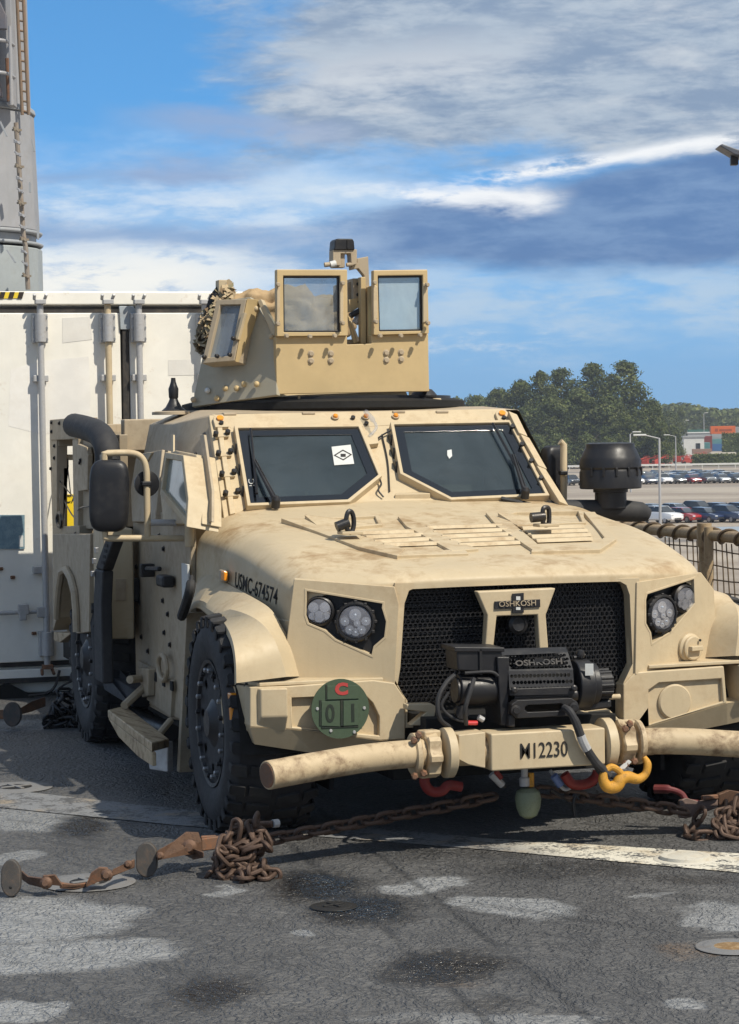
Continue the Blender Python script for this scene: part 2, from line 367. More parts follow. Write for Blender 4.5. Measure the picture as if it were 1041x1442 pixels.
# hull side of the ship down to the quay
b = MB(); b.bb((-30, -14, -5.3), (3.22, 60, -.021)); hs = b.done('ship_hull', M_wgrey); tag(hs, None, None, kind='structure')
def stripe_material():
    m, n = base('worn_white_line'); p = geo_pos(n)
    a = n.noise(p, 9, 6, .7); f_ = n.noise(p, 60, 4, .7); g = n.noise(p, 1.2, 3, .5)
    sx_ = n.node('ShaderNodeSeparateXYZ', {0: p}).outputs[0]
    old = n.step(sx_, -.35, .1)       # the left stretch is greyer with wear
    k = n.step(n.math('MULTIPLY_ADD', f_, .45, n.math('MULTIPLY', a, .55)), .44, .50)
    k = n.math('MULTIPLY', k, n.step(old, 0, 1, .80, 1.0))
    cl = n.mix(old, (.21, .215, .22), (.60, .565, .47))
    cl = n.mix(n.math('MULTIPLY', n.step(n.noise(p, 4, 5, .6), .48, .66), .6), cl, (.34, .25, .14))
    cl = n.mix(k, (.075, .075, .075), cl)
    rv = n.mapping(p, rot=(0, 0, R(28)), sc=(1, .42, 1)); h1 = n.noise(rv, 34, 4, .62, .9)
    bp = n.node('ShaderNodeBump', {'Height': n.math('ADD', h1, n.math('MULTIPLY', k, .3)), 'Strength': .7, 'Distance': .008})
    finish(n, n.node('ShaderNodeBsdfPrincipled', {'Base Color': cl, 'Roughness': .7, 'Normal': bp.outputs[0]}))
    return m
M_line = stripe_material()
def strip(name, pts, mat, z=.004):
    b = MB(); b.face([(p[0], p[1], z) for p in pts]); o = b.done(name, mat, smooth=False); return tag(o, None, None, kind='structure')
LA = Vector((-2.018,1.417,-0.000)); LB = Vector((0.564,-1.628,0.000)); LC = Vector((0.473,-1.818,0.000)); LD = Vector((-2.068,1.038,0.000))
strip('painted_line', [(-2.002,1.533,0.000), (-1.290,0.590,0.000), (-0.180,-0.705,0.000), (0.665,-1.415,0.000), (0.486,-1.791,0.000), (-0.271,-0.961,0.000), (-1.384,0.141,0.000), (-2.079,0.952,-0.000)], M_line)

# ================================================================== THE TRUCK
truck = empty('armored_truck', (0, 0, 0), 0, 'tan armoured truck with a gunner turret, chained down in front of the white container', 'armoured truck')
T = truck
def plate(name, pts, th, mat, parent, bevel=.006, dirn=None):
    """flat plate from an outline, thickened away from the viewer side (dirn) """
    P = [Vector(p) for p in pts]
    nn = (P[1]-P[0]).cross(P[2]-P[0]).normalized()
    v = Vector(dirn)*th if dirn else nn*th
    return MB().prism(P, v).done(name, mat, parent, bevel)
mx = lambda pts: [(-p[0], p[1], p[2]) for p in pts]

# --- cab hull ------------------------------------------------------
def wsy(z): return 1.1+1.15*(z-1.42)
b = MB()
zb, zm, zt = .30, 1.36, 1.83
V = [(-.92, 1.12, zm), (.92, 1.12, zm), (-.84, wsy(1.875)+.02, 1.875), (.84, wsy(1.875)+.02, 1.875),      # 0-3 front face
     (-1.10, 1.62, zm), (1.10, 1.62, zm), (-.98, 2.02, zt), (.98, 2.02, zt),                              # 4-7
     (-1.10, 2.58, zm), (1.10, 2.58, zm), (-.98, 2.66, zt), (.98, 2.66, zt),                              # 8-11 rear
     (-.92, 1.12, zb), (.92, 1.12, zb), (-1.10, 1.62, zb), (1.10, 1.62, zb), (-1.10, 2.58, zb), (1.10, 2.58, zb),  # 12-17
     (-.80, 2.1, 1.90), (.80, 2.1, 1.90), (-.80, 2.62, 1.90), (.80, 2.62, 1.90)]
b.poly(V, [(0, 2, 6, 4), (1, 5, 7, 3), (4, 6, 10, 8), (5, 9, 11, 7), (8, 10, 11, 9),
           (12, 13, 1, 0), (12, 0, 4, 14), (13, 15, 5, 1), (14, 4, 8, 16), (15, 17, 9, 5), (16, 8, 9, 17), (12, 14, 16, 17, 15, 13),
           (2, 3, 19, 18), (2, 18, 6), (3, 7, 19), (6, 18, 20, 10), (7, 11, 21, 19), (10, 20, 21, 11), (18, 19, 21, 20)])
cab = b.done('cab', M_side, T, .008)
# windshield surround: roof beam, sills, pillars (all in the raked plane)
def W(px): return px
nW = Vector((0, -1, 1.15)).normalized()
def wpl(name, pts, th, mat, par, bevel=.006):
    return MB().prism([Vector(p) for p in pts], nW*(-th)).done(name, mat, par, bevel)
wpl('roof_beam', [(-0.872,1.577,1.875), (0.746,1.588,1.884), (0.750,1.491,1.799), (0.091,1.497,1.805), (-0.105,1.488,1.797), (-0.788,1.491,1.800)], .06, M_tan, T)
wpl('windshield_pillar', [(-0.883,1.576,1.871), (-0.764,1.575,1.870), (-0.800,1.052,1.415), (-0.952,0.962,1.337)], .05, M_tan, T)
wpl('windshield_pillar', [(0.695,1.583,1.877), (0.748,1.582,1.876), (0.852,1.031,1.397), (0.756,1.033,1.399)], .05, M_tan, T)
wpl('windshield_pillar', [(-0.098,1.498,1.801), (0.099,1.508,1.809), (0.059,1.243,1.578), (0.276,1.069,1.428), (0.256,1.014,1.379), (-0.303,1.025,1.389), (-0.287,1.076,1.434), (-0.080,1.213,1.553)], .045, M_tan, T)
wpl('windshield_sill', [(-0.816,1.089,1.443), (-0.286,1.079,1.434), (-0.302,1.004,1.369), (-0.840,0.996,1.361)], .05, M_tan, T)
wpl('windshield_sill', [(0.270,1.077,1.431), (0.804,1.087,1.441), (0.833,1.013,1.376), (0.241,1.013,1.376)], .05, M_tan, T)
def inset(pts, k):
    c = sum((Vector(p) for p in pts), Vector())/len(pts)
    out = []
    P = [Vector(p) for p in pts]; n = len(P); nn = (P[1]-P[0]).cross(P[2]-P[0]).normalized()
    for i in range(n):
        a, q, d = P[i-1], P[i], P[(i+1) % n]
        e1 = nn.cross(q-a).normalized(); e2 = nn.cross(d-q).normalized()
        if e1.dot(c-q) < 0: e1 = -e1
        if e2.dot(c-q) < 0: e2 = -e2
        bis = (e1+e2).normalized(); out.append(q+bis*(k/max(bis.dot(e1), .3)))
    return out
def ring_prism(outer, inner, vec):
    b = MB(); vec = Vector(vec); n = len(outer)
    o0 = [b.bm.verts.new(Vector(p)) for p in outer]; i0 = [b.bm.verts.new(Vector(p)) for p in inner]
    o1 = [b.bm.verts.new(Vector(p)+vec) for p in outer]; i1 = [b.bm.verts.new(Vector(p)+vec) for p in inner]
    for k in range(n):
        j = (k+1) % n
        for q in ((o0[k], o0[j], i0[j], i0[k]), (o1[k], i1[k], i1[j], o1[j]), (o0[k], o1[k], o1[j], o0[j]), (i0[k], i0[j], i1[j], i1[k])): b.bm.faces.new(q)
    return b
def window(outl, name, par, frame_th=.02, stick=.075):
    fo = [Vector(p) for p in outl]
    fr = ring_prism(inset(fo, -.018), inset(fo, .001), nW*(-stick)).done('window_frame', M_tan, par, .004)
    bo = ring_prism([p-nW*.012 for p in inset(fo, .002)], [p-nW*.012 for p in inset(fo, .052)], nW*-.02).done('black_border', M_black, fr, .002)
    g = MB().prism([p-nW*.018 for p in inset(fo, .05)], nW*-.012).done(name, M_wsglass, fr, 0, smooth=False)
    # what can be seen in the dim cab behind the pane
    return fr
WL = [(-0.764,1.434,1.803), (-0.122,1.431,1.801), (-0.103,1.147,1.554), (-0.306,1.012,1.436), (-0.808,1.005,1.430)]
WR = [(0.074,1.441,1.809), (0.712,1.443,1.811), (0.752,1.020,1.443), (0.240,1.009,1.434), (0.032,1.157,1.562)]
wl = window(WL, 'windshield', T); wr = window(WR, 'windshield', T)
# sticker and marks on the glass
st = MB().prism([(-0.296,1.334,1.697), (-0.191,1.344,1.706), (-0.206,1.232,1.609), (-0.313,1.226,1.604)], -nW*.002).done('sticker', M_decal, wl, 0)
dm = MB(); 
for q in ([(-0.300,1.281,1.654), (-0.242,1.313,1.682), (-0.202,1.283,1.656), (-0.257,1.251,1.628)],): dm = ring_prism(q, inset(q, .006), -nW*.001)
dm.done('sticker_diamond', M_stencil, wl, 0)
MB().prism([(-0.261,1.288,1.661), (-0.234,1.288,1.660), (-0.239,1.271,1.646), (-0.265,1.272,1.646)], -nW*.001).done('sticker_mark', M_stencil, wl, 0)
MB().prism([(0.318,1.300,1.668), (0.343,1.304,1.672), (0.333,1.266,1.639), (0.312,1.250,1.625), (0.308,1.271,1.643)], -nW*.002).done('sticker', M_decal, wr, 0)
text('etched_number', 'P2C', .042, (-0.772,1.117,1.512), Vector((0, .3, 1)), Vector((-1, 0, 0)), M_decal, wl, .0005)
# dim cab interior behind the tinted glass
M_int = painted('cab_interior', (.12, .12, .11), .8, .3); M_seat = painted('seat_cloth', (.16, .17, .14), .9, .3)
b = MB(); b.bb((-.93, 2.45, .9), (.93, 2.50, 1.78)); b.bb((-.80, 1.75, 1.76), (.80, 2.5, 1.78)); b.bb((-.86, 1.3, .95), (.86, 2.5, 1.0)); b.bb((-.94, 2.0, .95), (-.92, 2.5, 1.76)); b.bb((.92, 2.0, .95), (.94, 2.5, 1.76)); b.done('interior_lining', M_int, T, .01)
for x in (-.50, .50):
    s_ = MB().box((x, 2.0, 1.32), (.50, .16, .62)).done('seat', M_seat, T, .06, 3); MB().box((x, 1.98, 1.66), (.26, .12, .16)).done('headrest', M_seat, s_, .04, 3)
MB().tube([Vector((.5, 1.52, 1.42))+Vector((math.cos(t)*.20, math.sin(t)*.07, math.sin(t)*.19)) for t in [i*math.pi/12 for i in range(24)]], .016, 8, closed=True).done('steering_wheel', M_blk, T)
MB().box((0, 1.42, 1.30), (1.5, .22, .16)).done('dashboard', M_int, T, .04, 3)
MB().box((-.12, 1.56, 1.50), (.24, .06, .18)).done('display', M_gun, T, .01); MB().box((-.55, 1.50, 1.42), (.3, .06, .12)).done('display', M_gun, T, .01)
def wiper(p0, p1, p2, par):
    b = MB(); b.tube([p0, p1], [.012, .006], 6).tube([Vector(p0)+Vector((.012, -.01, 0)), Vector(p1)+Vector((.012, 0, 0))], .004, 5)
    w_ = b.done('wiper_arm', M_blk, par)
    b = MB(); b.tube([p2[0], p2[1]], .007, 5); b.done('wiper_blade', M_blk, w_)
    b = MB(); b.lathe([(.022, 0), (.022, .045), (.012, .06)], Vector(p0)-Vector((0, 0, .03)), (0, -.4, 1), 12); b.done('wiper_motor_cap', M_gun, w_)
wiper((-0.691,0.966,1.436), (-0.736,1.225,1.641), ((-0.704,1.405,1.795), (-0.767,1.036,1.474)), T)
wiper((0.625,0.983,1.451), (0.650,1.224,1.641), ((0.610,1.413,1.805), (0.649,1.107,1.539)), T)
# pillar clamp strips, bolts
def bolts(name, pts, n, par, r=.012, mat=None, h=.012):
    b = MB()
    for p in pts: b.bolt(p, n, r, h)
    return tag(b.done(name, mat or M_side, par, 0), None, None, kind='stuff')
b = MB(); 
pth = [(-0.840,1.524,1.848), (-0.868,1.316,1.668), (-0.890,1.155,1.528), (-0.913,0.975,1.371)]
b.prism([(-0.861,1.482,1.812), (-0.835,1.482,1.812), (-0.888,0.990,1.384), (-0.918,0.983,1.378)], nW*-.03); cl = b.done('clamp_strip', M_tan, T, .004)
for px in ((-0.855,1.428,1.772), (-0.868,1.317,1.675), (-0.879,1.200,1.573), (-0.887,1.092,1.479)):
    b = MB(); c = Vector(px); X = Vector((1, 0, 0)); Yv = nW.cross(X)
    b.prism([c-X*.03-Yv*.022, c+X*.04-Yv*.018, c+X*.04+Yv*.018, c-X*.03+Yv*.022], nW*-.02)
    k = b.done('clamp_lug', M_tan, cl, .004)
    MB().lathe([(.014, 0), (.014, .022), (.009, .026)], c+X*.034, nW, 8).done('lug_bolt', M_gun, k)
    MB().lathe([(.014, 0), (.014, .022), (.009, .026)], c-X*.030-Yv*.012, nW, 8).done('lug_bolt', M_gun, k)
b = MB(); b.prism([(0.702,1.535,1.865), (0.738,1.544,1.872), (0.838,1.023,1.419), (0.796,1.016,1.413)], nW*-.03); cr = b.done('clamp_strip', M_tan, T, .004)
for a, d in (((0.723,1.482,1.871), (0.732,1.347,1.754)), ((0.737,1.338,1.747), (0.764,1.151,1.584)), ((0.756,1.152,1.584), (0.798,0.941,1.401))):
    a = Vector(a); d = Vector(d); X = Vector((.05, 0, -.02))
    MB().prism([a, a+X, d+X, d], nW*-.06).done('pillar_cover', M_tan, T, .005)
for a in ((0.723,1.419,1.777), (0.734,1.311,1.683), (0.748,1.214,1.598), (0.764,1.113,1.511)):
    MB().lathe([(.012, 0), (.012, .03)], a, (-.3, -1, .6), 8).done('lug_bolt', M_gun, cr)
# lifting ears on the roof beam corners
for c0 in ((-0.838,1.516,1.848), (0.702,1.522,1.853)):
    c = Vector(c0); X = Vector((1, 0, 0)); Yv = Vector((0, .75, .66))
    b = MB(); b.prism([c+(X*math.cos(a)*.036+Yv*math.sin(a)*.036) for a in [R(t) for t in range(0, 181, 30)]]+[c-X*.036-Yv*.06, c+X*.036-Yv*.06], nW*-.03)
    e = b.done('lifting_ear', M_tan, T, .004); MB().lathe([(.018, 0), (.018, .012)], c, nW, 14).done('amber_lamp', M_amber, e); MB().lathe([(.012, 0), (.012, .012)], c-Yv*.036, nW, 8).done('lug_bolt', M_gun, e)
for c0 in ((-0.217,1.539,1.847), (-0.052,1.537,1.845), (0.113,1.539,1.846)):
    r_ = MB().lathe([(.02, 0), (.02, .008)], c0, nW, 14).done('lamp_bezel', M_side, T); MB().lathe([(.014, .008), (.012, .018), (.006, .022)], c0, nW, 12).done('amber_lamp', M_amber, r_)
MB().lathe([(.012, 0), (.012, .012)], (-0.060,1.498,1.811), nW, 8).done('lug_bolt', M_gun, T)
MB().lathe([(.012, 0), (.012, .012)], (-0.122,1.534,1.842), nW, 8).done('lug_bolt', M_gun, T)
for px in ((-0.773,1.568,1.873), (-0.352,1.566,1.871), (0.141,1.567,1.872), (0.381,1.563,1.869), (-0.317,1.487,1.804), (0.183,1.491,1.808)):
    MB().box(Vector(px)+Vector((0, .02, .0)), (.07, .05, .014)).done('roof_pad', M_side, T, .005)
# cable and clear connector in the middle of the beam
MB().tube(smooth_path([(-0.057,1.516,1.875), (-0.040,1.457,1.837), (-0.033,1.406,1.792), (-0.080,1.382,1.745)]), [.014]*8+[.008]*11, 8).done('clear_connector', M_lens, T)
MB().tube(smooth_path([(-0.135,1.390,1.738), (-0.087,1.360,1.712), (0.005,1.409,1.755), (0.074,1.430,1.787)]), .005, 6).done('cable', M_gun, T)
MB().tube(smooth_path([(-0.108,1.194,1.568), (-0.095,1.128,1.511), (-0.122,1.089,1.476), (-0.104,1.063,1.441)]), .005, 6).done('cable', M_gun, T)
MB().tube(smooth_path([(0.005,1.431,1.755), (-0.015,1.272,1.616), (-0.059,1.101,1.467)]), .004, 6).done('cable', M_gun, T)
b = MB(); b.prism([(-0.101,1.416,1.734), (-0.029,1.423,1.740), (-0.040,1.364,1.689), (-0.104,1.357,1.683)], nW*.03); b.done('bracket', M_tan, T, .003)
for w0 in (WL, WR):
    a = Vector(w0[0]); e = Vector(w0[-1])
    for k in (.22, .5, .78): MB().box(a.lerp(e, k)-nW*.04-Vector((.024, 0, 0)), (.012, .05, .06), None).done('frame_slot', M_gun, wl if w0 is WL else wr)

# --- side of the cab ------------------------------------------------
nS = Vector((-1, 0, 0))
SX = -1.105
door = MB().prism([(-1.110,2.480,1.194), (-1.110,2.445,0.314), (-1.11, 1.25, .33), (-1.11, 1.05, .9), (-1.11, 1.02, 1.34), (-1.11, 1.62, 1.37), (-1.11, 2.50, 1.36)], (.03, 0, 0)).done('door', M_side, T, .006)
bolts('door_bolts', [(-1.112,2.423,1.049), (-1.112,2.360,0.854), (-1.112,1.715,0.909), (-1.112,1.592,0.847), (-1.112,2.318,0.670), (-1.112,1.693,0.744), (-1.112,1.552,0.693), (-1.112,2.144,0.608), (-1.112,2.355,0.504), (-1.034,2.360,1.663), (-1.032,2.172,1.672), (-1.033,1.939,1.666), (-1.033,1.738,1.668), (-1.032,1.457,1.670), (-1.032,1.205,1.672), (-1.012,1.089,1.770), (-1.025,1.006,1.708), (-1.073,0.684,1.466), (-1.083,0.833,1.418), (-1.112,1.671,1.181), (-1.112,2.528,1.240), (-1.112,1.776,1.243)], nS, door, .011, M_gun, .012)
# upper seam strips
plate('door_seam', [(-1.017,1.895,1.771), (-1.017,1.840,1.771), (-1.038,1.750,1.668), (-1.038,1.804,1.667)], .01, M_tan, T, .002)
plate('door_jamb', [(-1.027,1.151,1.771), (-1.027,1.053,1.771), (-1.080,0.665,1.507), (-1.110,0.546,1.360), (-1.110,0.681,1.355), (-1.081,0.787,1.505)], .015, M_side, T, .004)
# door window: thick frame with a pane set deep in it
nU = Vector((-1, 0, .2)).normalized()
DW = [(-1.154,1.383,1.673), (-1.156,0.959,1.662), (-1.196,0.675,1.462), (-1.218,0.615,1.353), (-1.192,1.337,1.481)]
dwf = ring_prism(inset(DW, -.012), inset(DW, .02), nU*-.16).done('door_window', M_tan, T, .005)
MB().prism([p-nU*.02 for p in inset([Vector(p) for p in DW], .018)], nU*-.03).done('pane', M_dglass, dwf, 0, smooth=False)
DW2 = [(-1.079,1.497,1.692), (-1.082,0.989,1.674), (-1.126,0.681,1.457), (-1.147,0.592,1.349), (-1.154,1.472,1.318), (-1.127,1.663,1.450), (-1.083,1.747,1.669)]
MB().prism([Vector(p) for p in DW2], nU*-.10).done('window_surround', M_tan, dwf, .006)
# angled rear quarter panel behind the door window
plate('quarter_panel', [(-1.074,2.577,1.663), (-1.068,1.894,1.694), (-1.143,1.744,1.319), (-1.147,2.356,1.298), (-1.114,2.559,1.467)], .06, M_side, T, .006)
plate('quarter_gusset', [(-1.082,2.252,1.677), (-1.082,2.096,1.678), (-1.092,2.187,1.627)], .02, M_tan, T, .003)
# handles
for a, c in (((205, 793), None), ((224, 808), None)): pass
h = MB(); h.box((-1.150,1.946,1.056), (.07, .06, .07)).tube([(-1.160,1.894,1.067), (-1.160,1.553,1.085)], .014, 8); h.done('door_handle', M_blk, T, .008)
h = MB(); h.box((-1.150,1.462,1.028), (.07, .17, .06)); h.done('door_handle', M_blk, T, .016, 3)
h = MB(); h.box((-1.140,2.413,0.925), (.06, .12, .13)); h.done('latch_box', M_blk, T, .014, 3)
MB().box((-1.125,1.080,1.015), (.012, .14, .24)).done('data_plate', M_decal, T, .002)
MB().tube(smooth_path([(-1.200,0.592,1.102), (-1.220,0.536,1.045), (-1.220,0.622,0.979), (-1.200,0.837,0.895)]), [.012]*3+[.024]*16, 8).done('hood_latch', M_rub, T)
plate('side_step_frame', [(-1.130,2.360,0.539), (-1.130,1.427,0.523), (-1.130,1.499,0.326), (-1.130,2.137,0.349), (-1.130,2.249,0.433)], .04, M_side, T, .004)
ring = MB(); ring.tube([Vector((-1.150,1.577,0.575))+Vector((0, math.cos(t)*.11, math.sin(t)*.065)) for t in [i*math.pi/9 for i in range(18)]], .014, 8, closed=True); ring.done('tie_down_ring', M_side, T)
for p in ((-1.132,1.860,0.499), (-1.132,1.637,0.495), (-1.132,1.438,0.493)): MB().box(p, (.01, .06, .05)).done('drain_slot', M_dark, T, .004)
# fold-down step with two arms
step = MB(); step.poly([(-1.420,1.680,0.360), (-1.420,0.520,0.333), (-1.250,0.955,0.290), (-1.250,2.118,0.326)]+[tuple(Vector(p)-Vector((0, 0, .045))) for p in ((-1.420,1.680,0.360), (-1.420,0.520,0.333), (-1.250,0.955,0.290), (-1.250,2.118,0.326))], [(0, 1, 2, 3), (4, 7, 6, 5), (0, 4, 5, 1), (1, 5, 6, 2), (2, 6, 7, 3), (3, 7, 4, 0)])
stp = step.done('side_step', M_tand, T, .008)
a = Vector((-1.420,1.680,0.360)); d = Vector((-1.420,0.520,0.333))
MB().prism([a-Vector((0, 0, .045)), d-Vector((0, 0, .045)), d-Vector((0, 0, .11)), a.lerp(d, .7)-Vector((0, 0, .12)), a.lerp(d, .25)-Vector((0, 0, .1))], (.02, 0, 0)).done('step_skirt', M_tand, stp, .004)
MB().tube([(-1.300,1.867,0.352), (-1.160,2.035,0.426)], .022, 8).done('step_arm', M_side, stp)
MB().tube([(-1.300,1.096,0.261), (-1.160,1.354,0.326)], .018, 8).done('step_arm', M_side, stp)
MB().prism([(-1.170,2.113,0.525), (-1.170,1.856,0.542), (-1.170,1.889,0.396), (-1.170,2.049,0.371)], (.04, 0, 0)).done('step_hinge', M_side, stp, .006)
MB().tube([(-1.250,1.959,0.479), (-1.170,2.058,0.473)], .022, 10).done('step_latch', M_side, stp)
MB().tube([(-1.100,2.849,0.189), (-1.050,1.861,0.205)], .05, 12).done('frame_tube', M_gun, T)
MB().prism([(-1.300,1.301,0.207), (-1.220,1.139,0.252), (-1.220,1.154,0.094), (-1.300,1.220,0.104)], (.03, 0, 0)).done('lower_bracket', M_steel, T, .006)
# --- rear body -------------------------------------------------------
BX = -1.15
def side(name, pts, mat=M_side, th=.05, par=T, bev=.005): return MB().prism([Vector(p) for p in pts], (th, 0, 0)).done(name, mat, par, bev)
side('rear_corner_block', [(-1.160,5.123,1.874), (-1.160,4.098,1.880), (-1.160,4.114,1.749), (-1.160,5.141,1.739)], th=.14)
side('rear_post', [(-1.150,5.205,1.748), (-1.150,4.905,1.748), (-1.150,4.982,1.160), (-1.150,5.162,1.153)], th=.07)
side('rear_post', [(-1.150,4.282,1.753), (-1.150,4.067,1.758), (-1.150,4.136,1.192), (-1.150,4.298,1.186)], th=.07)
bs = side('bed_side', [(-1.120,4.245,1.775), (-1.120,2.837,1.774), (-1.120,2.895,1.238), (-1.120,4.317,1.184)])
side('stiffener', [(-1.160,4.038,1.719), (-1.160,3.705,1.699), (-1.160,3.659,1.656), (-1.160,3.709,1.443), (-1.160,4.047,1.427)], M_side, .03)
# far side of the bed with its arched opening, seen through the near window
b = ring_prism([(1.12, 5.0, .9), (1.12, 3.2, .9), (1.12, 3.2, 1.85), (1.12, 5.0, 1.85)], [(1.12, 4.6, 1.0), (1.12, 3.5, 1.0), (1.12, 3.5, 1.65), (1.12, 4.6, 1.65)], (.05, 0, 0)); b.done('bed_side', M_side, T)
b = MB(); 
b.bb((-1.14, 4.9, 1.70), (1.1, 4.98, 1.84)); b.done('rear_crossbeam', M_side, T, .006)
# tailgate with an arched hole at its left, filled solid to block stray sun
oo = [(-1.10, 4.93, .88), (-.2, 4.93, .88), (-.2, 4.93, 1.70), (-1.10, 4.93, 1.70)]
ARC = [(-1.116,4.930,1.165), (-1.033,4.930,1.154), (-1.024,4.930,1.575), (-1.071,4.930,1.567), (-1.123,4.930,1.499), (-1.135,4.930,1.370)]
LX = Vector(ARC[0]).x; TX = Vector(ARC[3]); 
b = MB()
A = [Vector(p) for p in ARC]
b.prism([(-1.10, 4.93, A[0].z), A[0], A[5], A[4], A[3], (A[3].x, 4.93, A[3].z+.05), (-1.10, 4.93, A[3].z+.05)], (0, .04, 0))
b.prism([(-1.10, 4.93, .45), (-.55, 4.93, .45), (-.55, 4.93, A[0].z), (-1.10, 4.93, A[0].z)], (0, .04, 0))
b.prism([(A[1].x, 4.93, .45), (1.1, 4.93, .45), (1.1, 4.93, 1.80), (A[1].x, 4.93, 1.80)], (0, .04, 0))  # solid panel added to keep sunlight off the container behind
b.bb((-1.09, 4.42, 1.77), (1.1, 4.93, 1.79))  # made-up shelf that stops sun leaking through the bed
b.done('tailgate_sun_block', M_side, T, 0)
b = MB(); b.prism([(-1.130,4.930,1.647), (-1.000,4.930,1.644), (-1.000,4.930,1.607), (-1.130,4.930,1.610)], (0, .04, 0)); b.done('tailgate_rail', M_tan, T, .004)
side('bed_sill', [(-1.160,5.096,1.170), (-1.160,4.020,1.218), (-1.160,4.026,1.166), (-1.160,5.103,1.113)], M_side, .1)
# quarter body with the wheel arch
arch_o = [(-1.310,4.130,1.166), (-1.310,2.760,1.220), (-1.310,2.872,0.661), (-1.310,3.192,0.627), (-1.310,3.292,0.619), (-1.310,3.301,0.751), (-1.310,3.340,0.852), (-1.310,3.458,0.929), (-1.310,3.636,0.969), (-1.310,3.798,0.952), (-1.310,3.922,0.837), (-1.310,4.028,0.656), (-1.310,4.181,0.565)]
side('rear_quarter_panel', arch_o, M_side, .12)
MB().tube([(-1.330,3.169,0.638), (-1.330,3.179,0.761), (-1.330,3.217,0.861), (-1.330,3.334,0.936), (-1.330,3.510,0.981), (-1.330,3.671,0.959), (-1.330,3.794,0.845), (-1.330,3.900,0.666)], .022, 8).done('rear_arch_trim', M_side, T)
side('rear_mud_guard', [(-1.300,4.218,0.553), (-1.300,3.560,0.597), (-1.300,4.000,0.505), (-1.300,4.225,0.499)], M_tand, .3)
MB().prism([Vector(p) for p in ((-1.311,2.320,1.269), (-1.147,2.320,1.264), (-1.151,2.320,0.660), (-1.315,2.320,0.667))], (0, .34, 0)).done('storage_box', M_tan, T, .012)
MB().prism([Vector(p) for p in ((-1.251,2.315,0.993), (-1.192,2.315,0.991), (-1.195,2.315,0.871), (-1.253,2.315,0.873))], (0, .02, 0)).done('storage_box_recess', M_side, T, .003)
bolts('panel_bolts', [(-1.162,5.022,1.855), (-1.162,4.699,1.849), (-1.162,4.416,1.852), (-1.162,5.030,1.795), (-1.162,4.178,1.780), (-1.152,4.987,1.702), (-1.152,4.998,1.623), (-1.152,5.157,1.552), (-1.165,3.917,1.603), (-1.162,3.859,1.155), (-1.162,3.864,1.116), (-1.162,4.185,1.067), (-1.162,4.272,1.018), (-1.162,4.467,1.000), (-1.162,4.147,1.161), (-1.122,3.137,0.978), (-1.162,3.907,1.620)], nS, bs, .010, M_gun)
# bulkhead between cab and bed
b = MB(); b.bb((-1.08, 2.9, 1.68), (1.08, 3.0, 1.86)); b.done('bulkhead_beam', M_side, T, .008)
b = MB(); b.bb((-1.0, 2.86, .45), (.95, 2.95, 1.60)); b.done('bulkhead', M_side, T, .006)
MB().tube(smooth_path([(-1.140,5.177,1.528), (-1.120,4.702,1.420), (-1.120,4.456,1.381)]), .004, 5).done('lashing_wire', M_gun, T)
MB().tube(smooth_path([(-1.000,5.748,1.176), (-1.000,5.483,1.592), (-1.000,5.305,1.357)], 3), .004, 5).done('lashing_wire', M_gun, T)
MB().tube(smooth_path([(-1.150,3.704,1.345), (-1.150,4.067,1.321), (-1.130,4.411,1.257), (-1.100,5.092,1.383)]), .005, 5).done('lashing_wire', M_gun, T)
MB().tube([Vector((-1.170,4.729,1.229))+Vector((0, math.cos(t)*.10, math.sin(t)*.045)) for t in [i*math.pi/8 for i in range(16)]], .012, 6, closed=True).done('tie_down_ring', M_gun, T)
b = MB(); b.bb((-1.12, 2.62, .32), (1.1, 5.0, .44)); b.done('bed_floor', M_dark, T)
b = MB(); b.bb((-.55, -.5, .25), (.55, 5.0, .62)); b.bb((-.8, -.45, .5), (.8, 2.6, .75)); b.bb((-1.05, 1.2, .25), (1.05, 2.5, .36)); b.done('chassis', M_dark, T)
b = MB(); b.bb((-.85, 2.6, .15), (-.80, 4.85, 1.12)); b.done('arch_wall', M_dark, T)
b = MB(); b.bb((-.9, 2.4, .44), (.9, 3.0, .9)); b.done('fuel_tank', M_dark, T, .02)
# --- exhaust stack ----------------------------------------------------
ex = empty('exhaust_stack', parent=T)
pp = smooth_path([(-1.220,3.766,1.832), (-1.220,3.338,1.813), (-1.220,2.912,1.779), (-1.220,2.692,1.712), (-1.220,2.657,1.625)], 5)
b = MB(); b.tube(pp, .072, 18, cap=False); b.done('outlet_bend', M_rubs, ex, fixn=False)
b = MB(); b.tube([pp[0], Vector(pp[0])+(Vector(pp[0])-Vector(pp[1])).normalized()*.0-Vector((0, 0, 0))+Vector((0, .004, 0))], .06, 18); b.done('outlet_bore', M_dark, ex)
side('stack_bracket', [(-1.300,2.469,1.667), (-1.300,2.227,1.669), (-1.300,2.238,1.574), (-1.300,2.435,1.571)], M_gun, .03, ex)
gp = [(-1.220,2.635,1.625), (-1.220,2.681,1.205), (-1.220,2.952,1.016), (-1.220,3.065,0.846), (-1.220,3.117,0.391), (-1.200,3.003,0.336), (-1.100,2.710,0.281)]
MB().tube(gp[:2], .066, 14).done('stack_pipe', M_rubs, ex)
def guard(name, pts, wd):
    b = MB(); P = [Vector(p) for p in pts]
    L_ = [p+Vector((0, wd*.55, 0)) for p in P]; R_ = [p-Vector((0, wd*.55, 0)) for p in P]
    b.prism(L_+R_[::-1], (.06, 0, 0)); return b.done(name, M_rubs, ex, .012, 3)
guard('heat_guard', [(-1.380,1.744,1.244), (-1.380,2.103,1.059)], .21)
guard('heat_guard', [(-1.380,2.103,1.059), (-1.380,2.168,0.873), (-1.380,2.172,0.452)], .22)
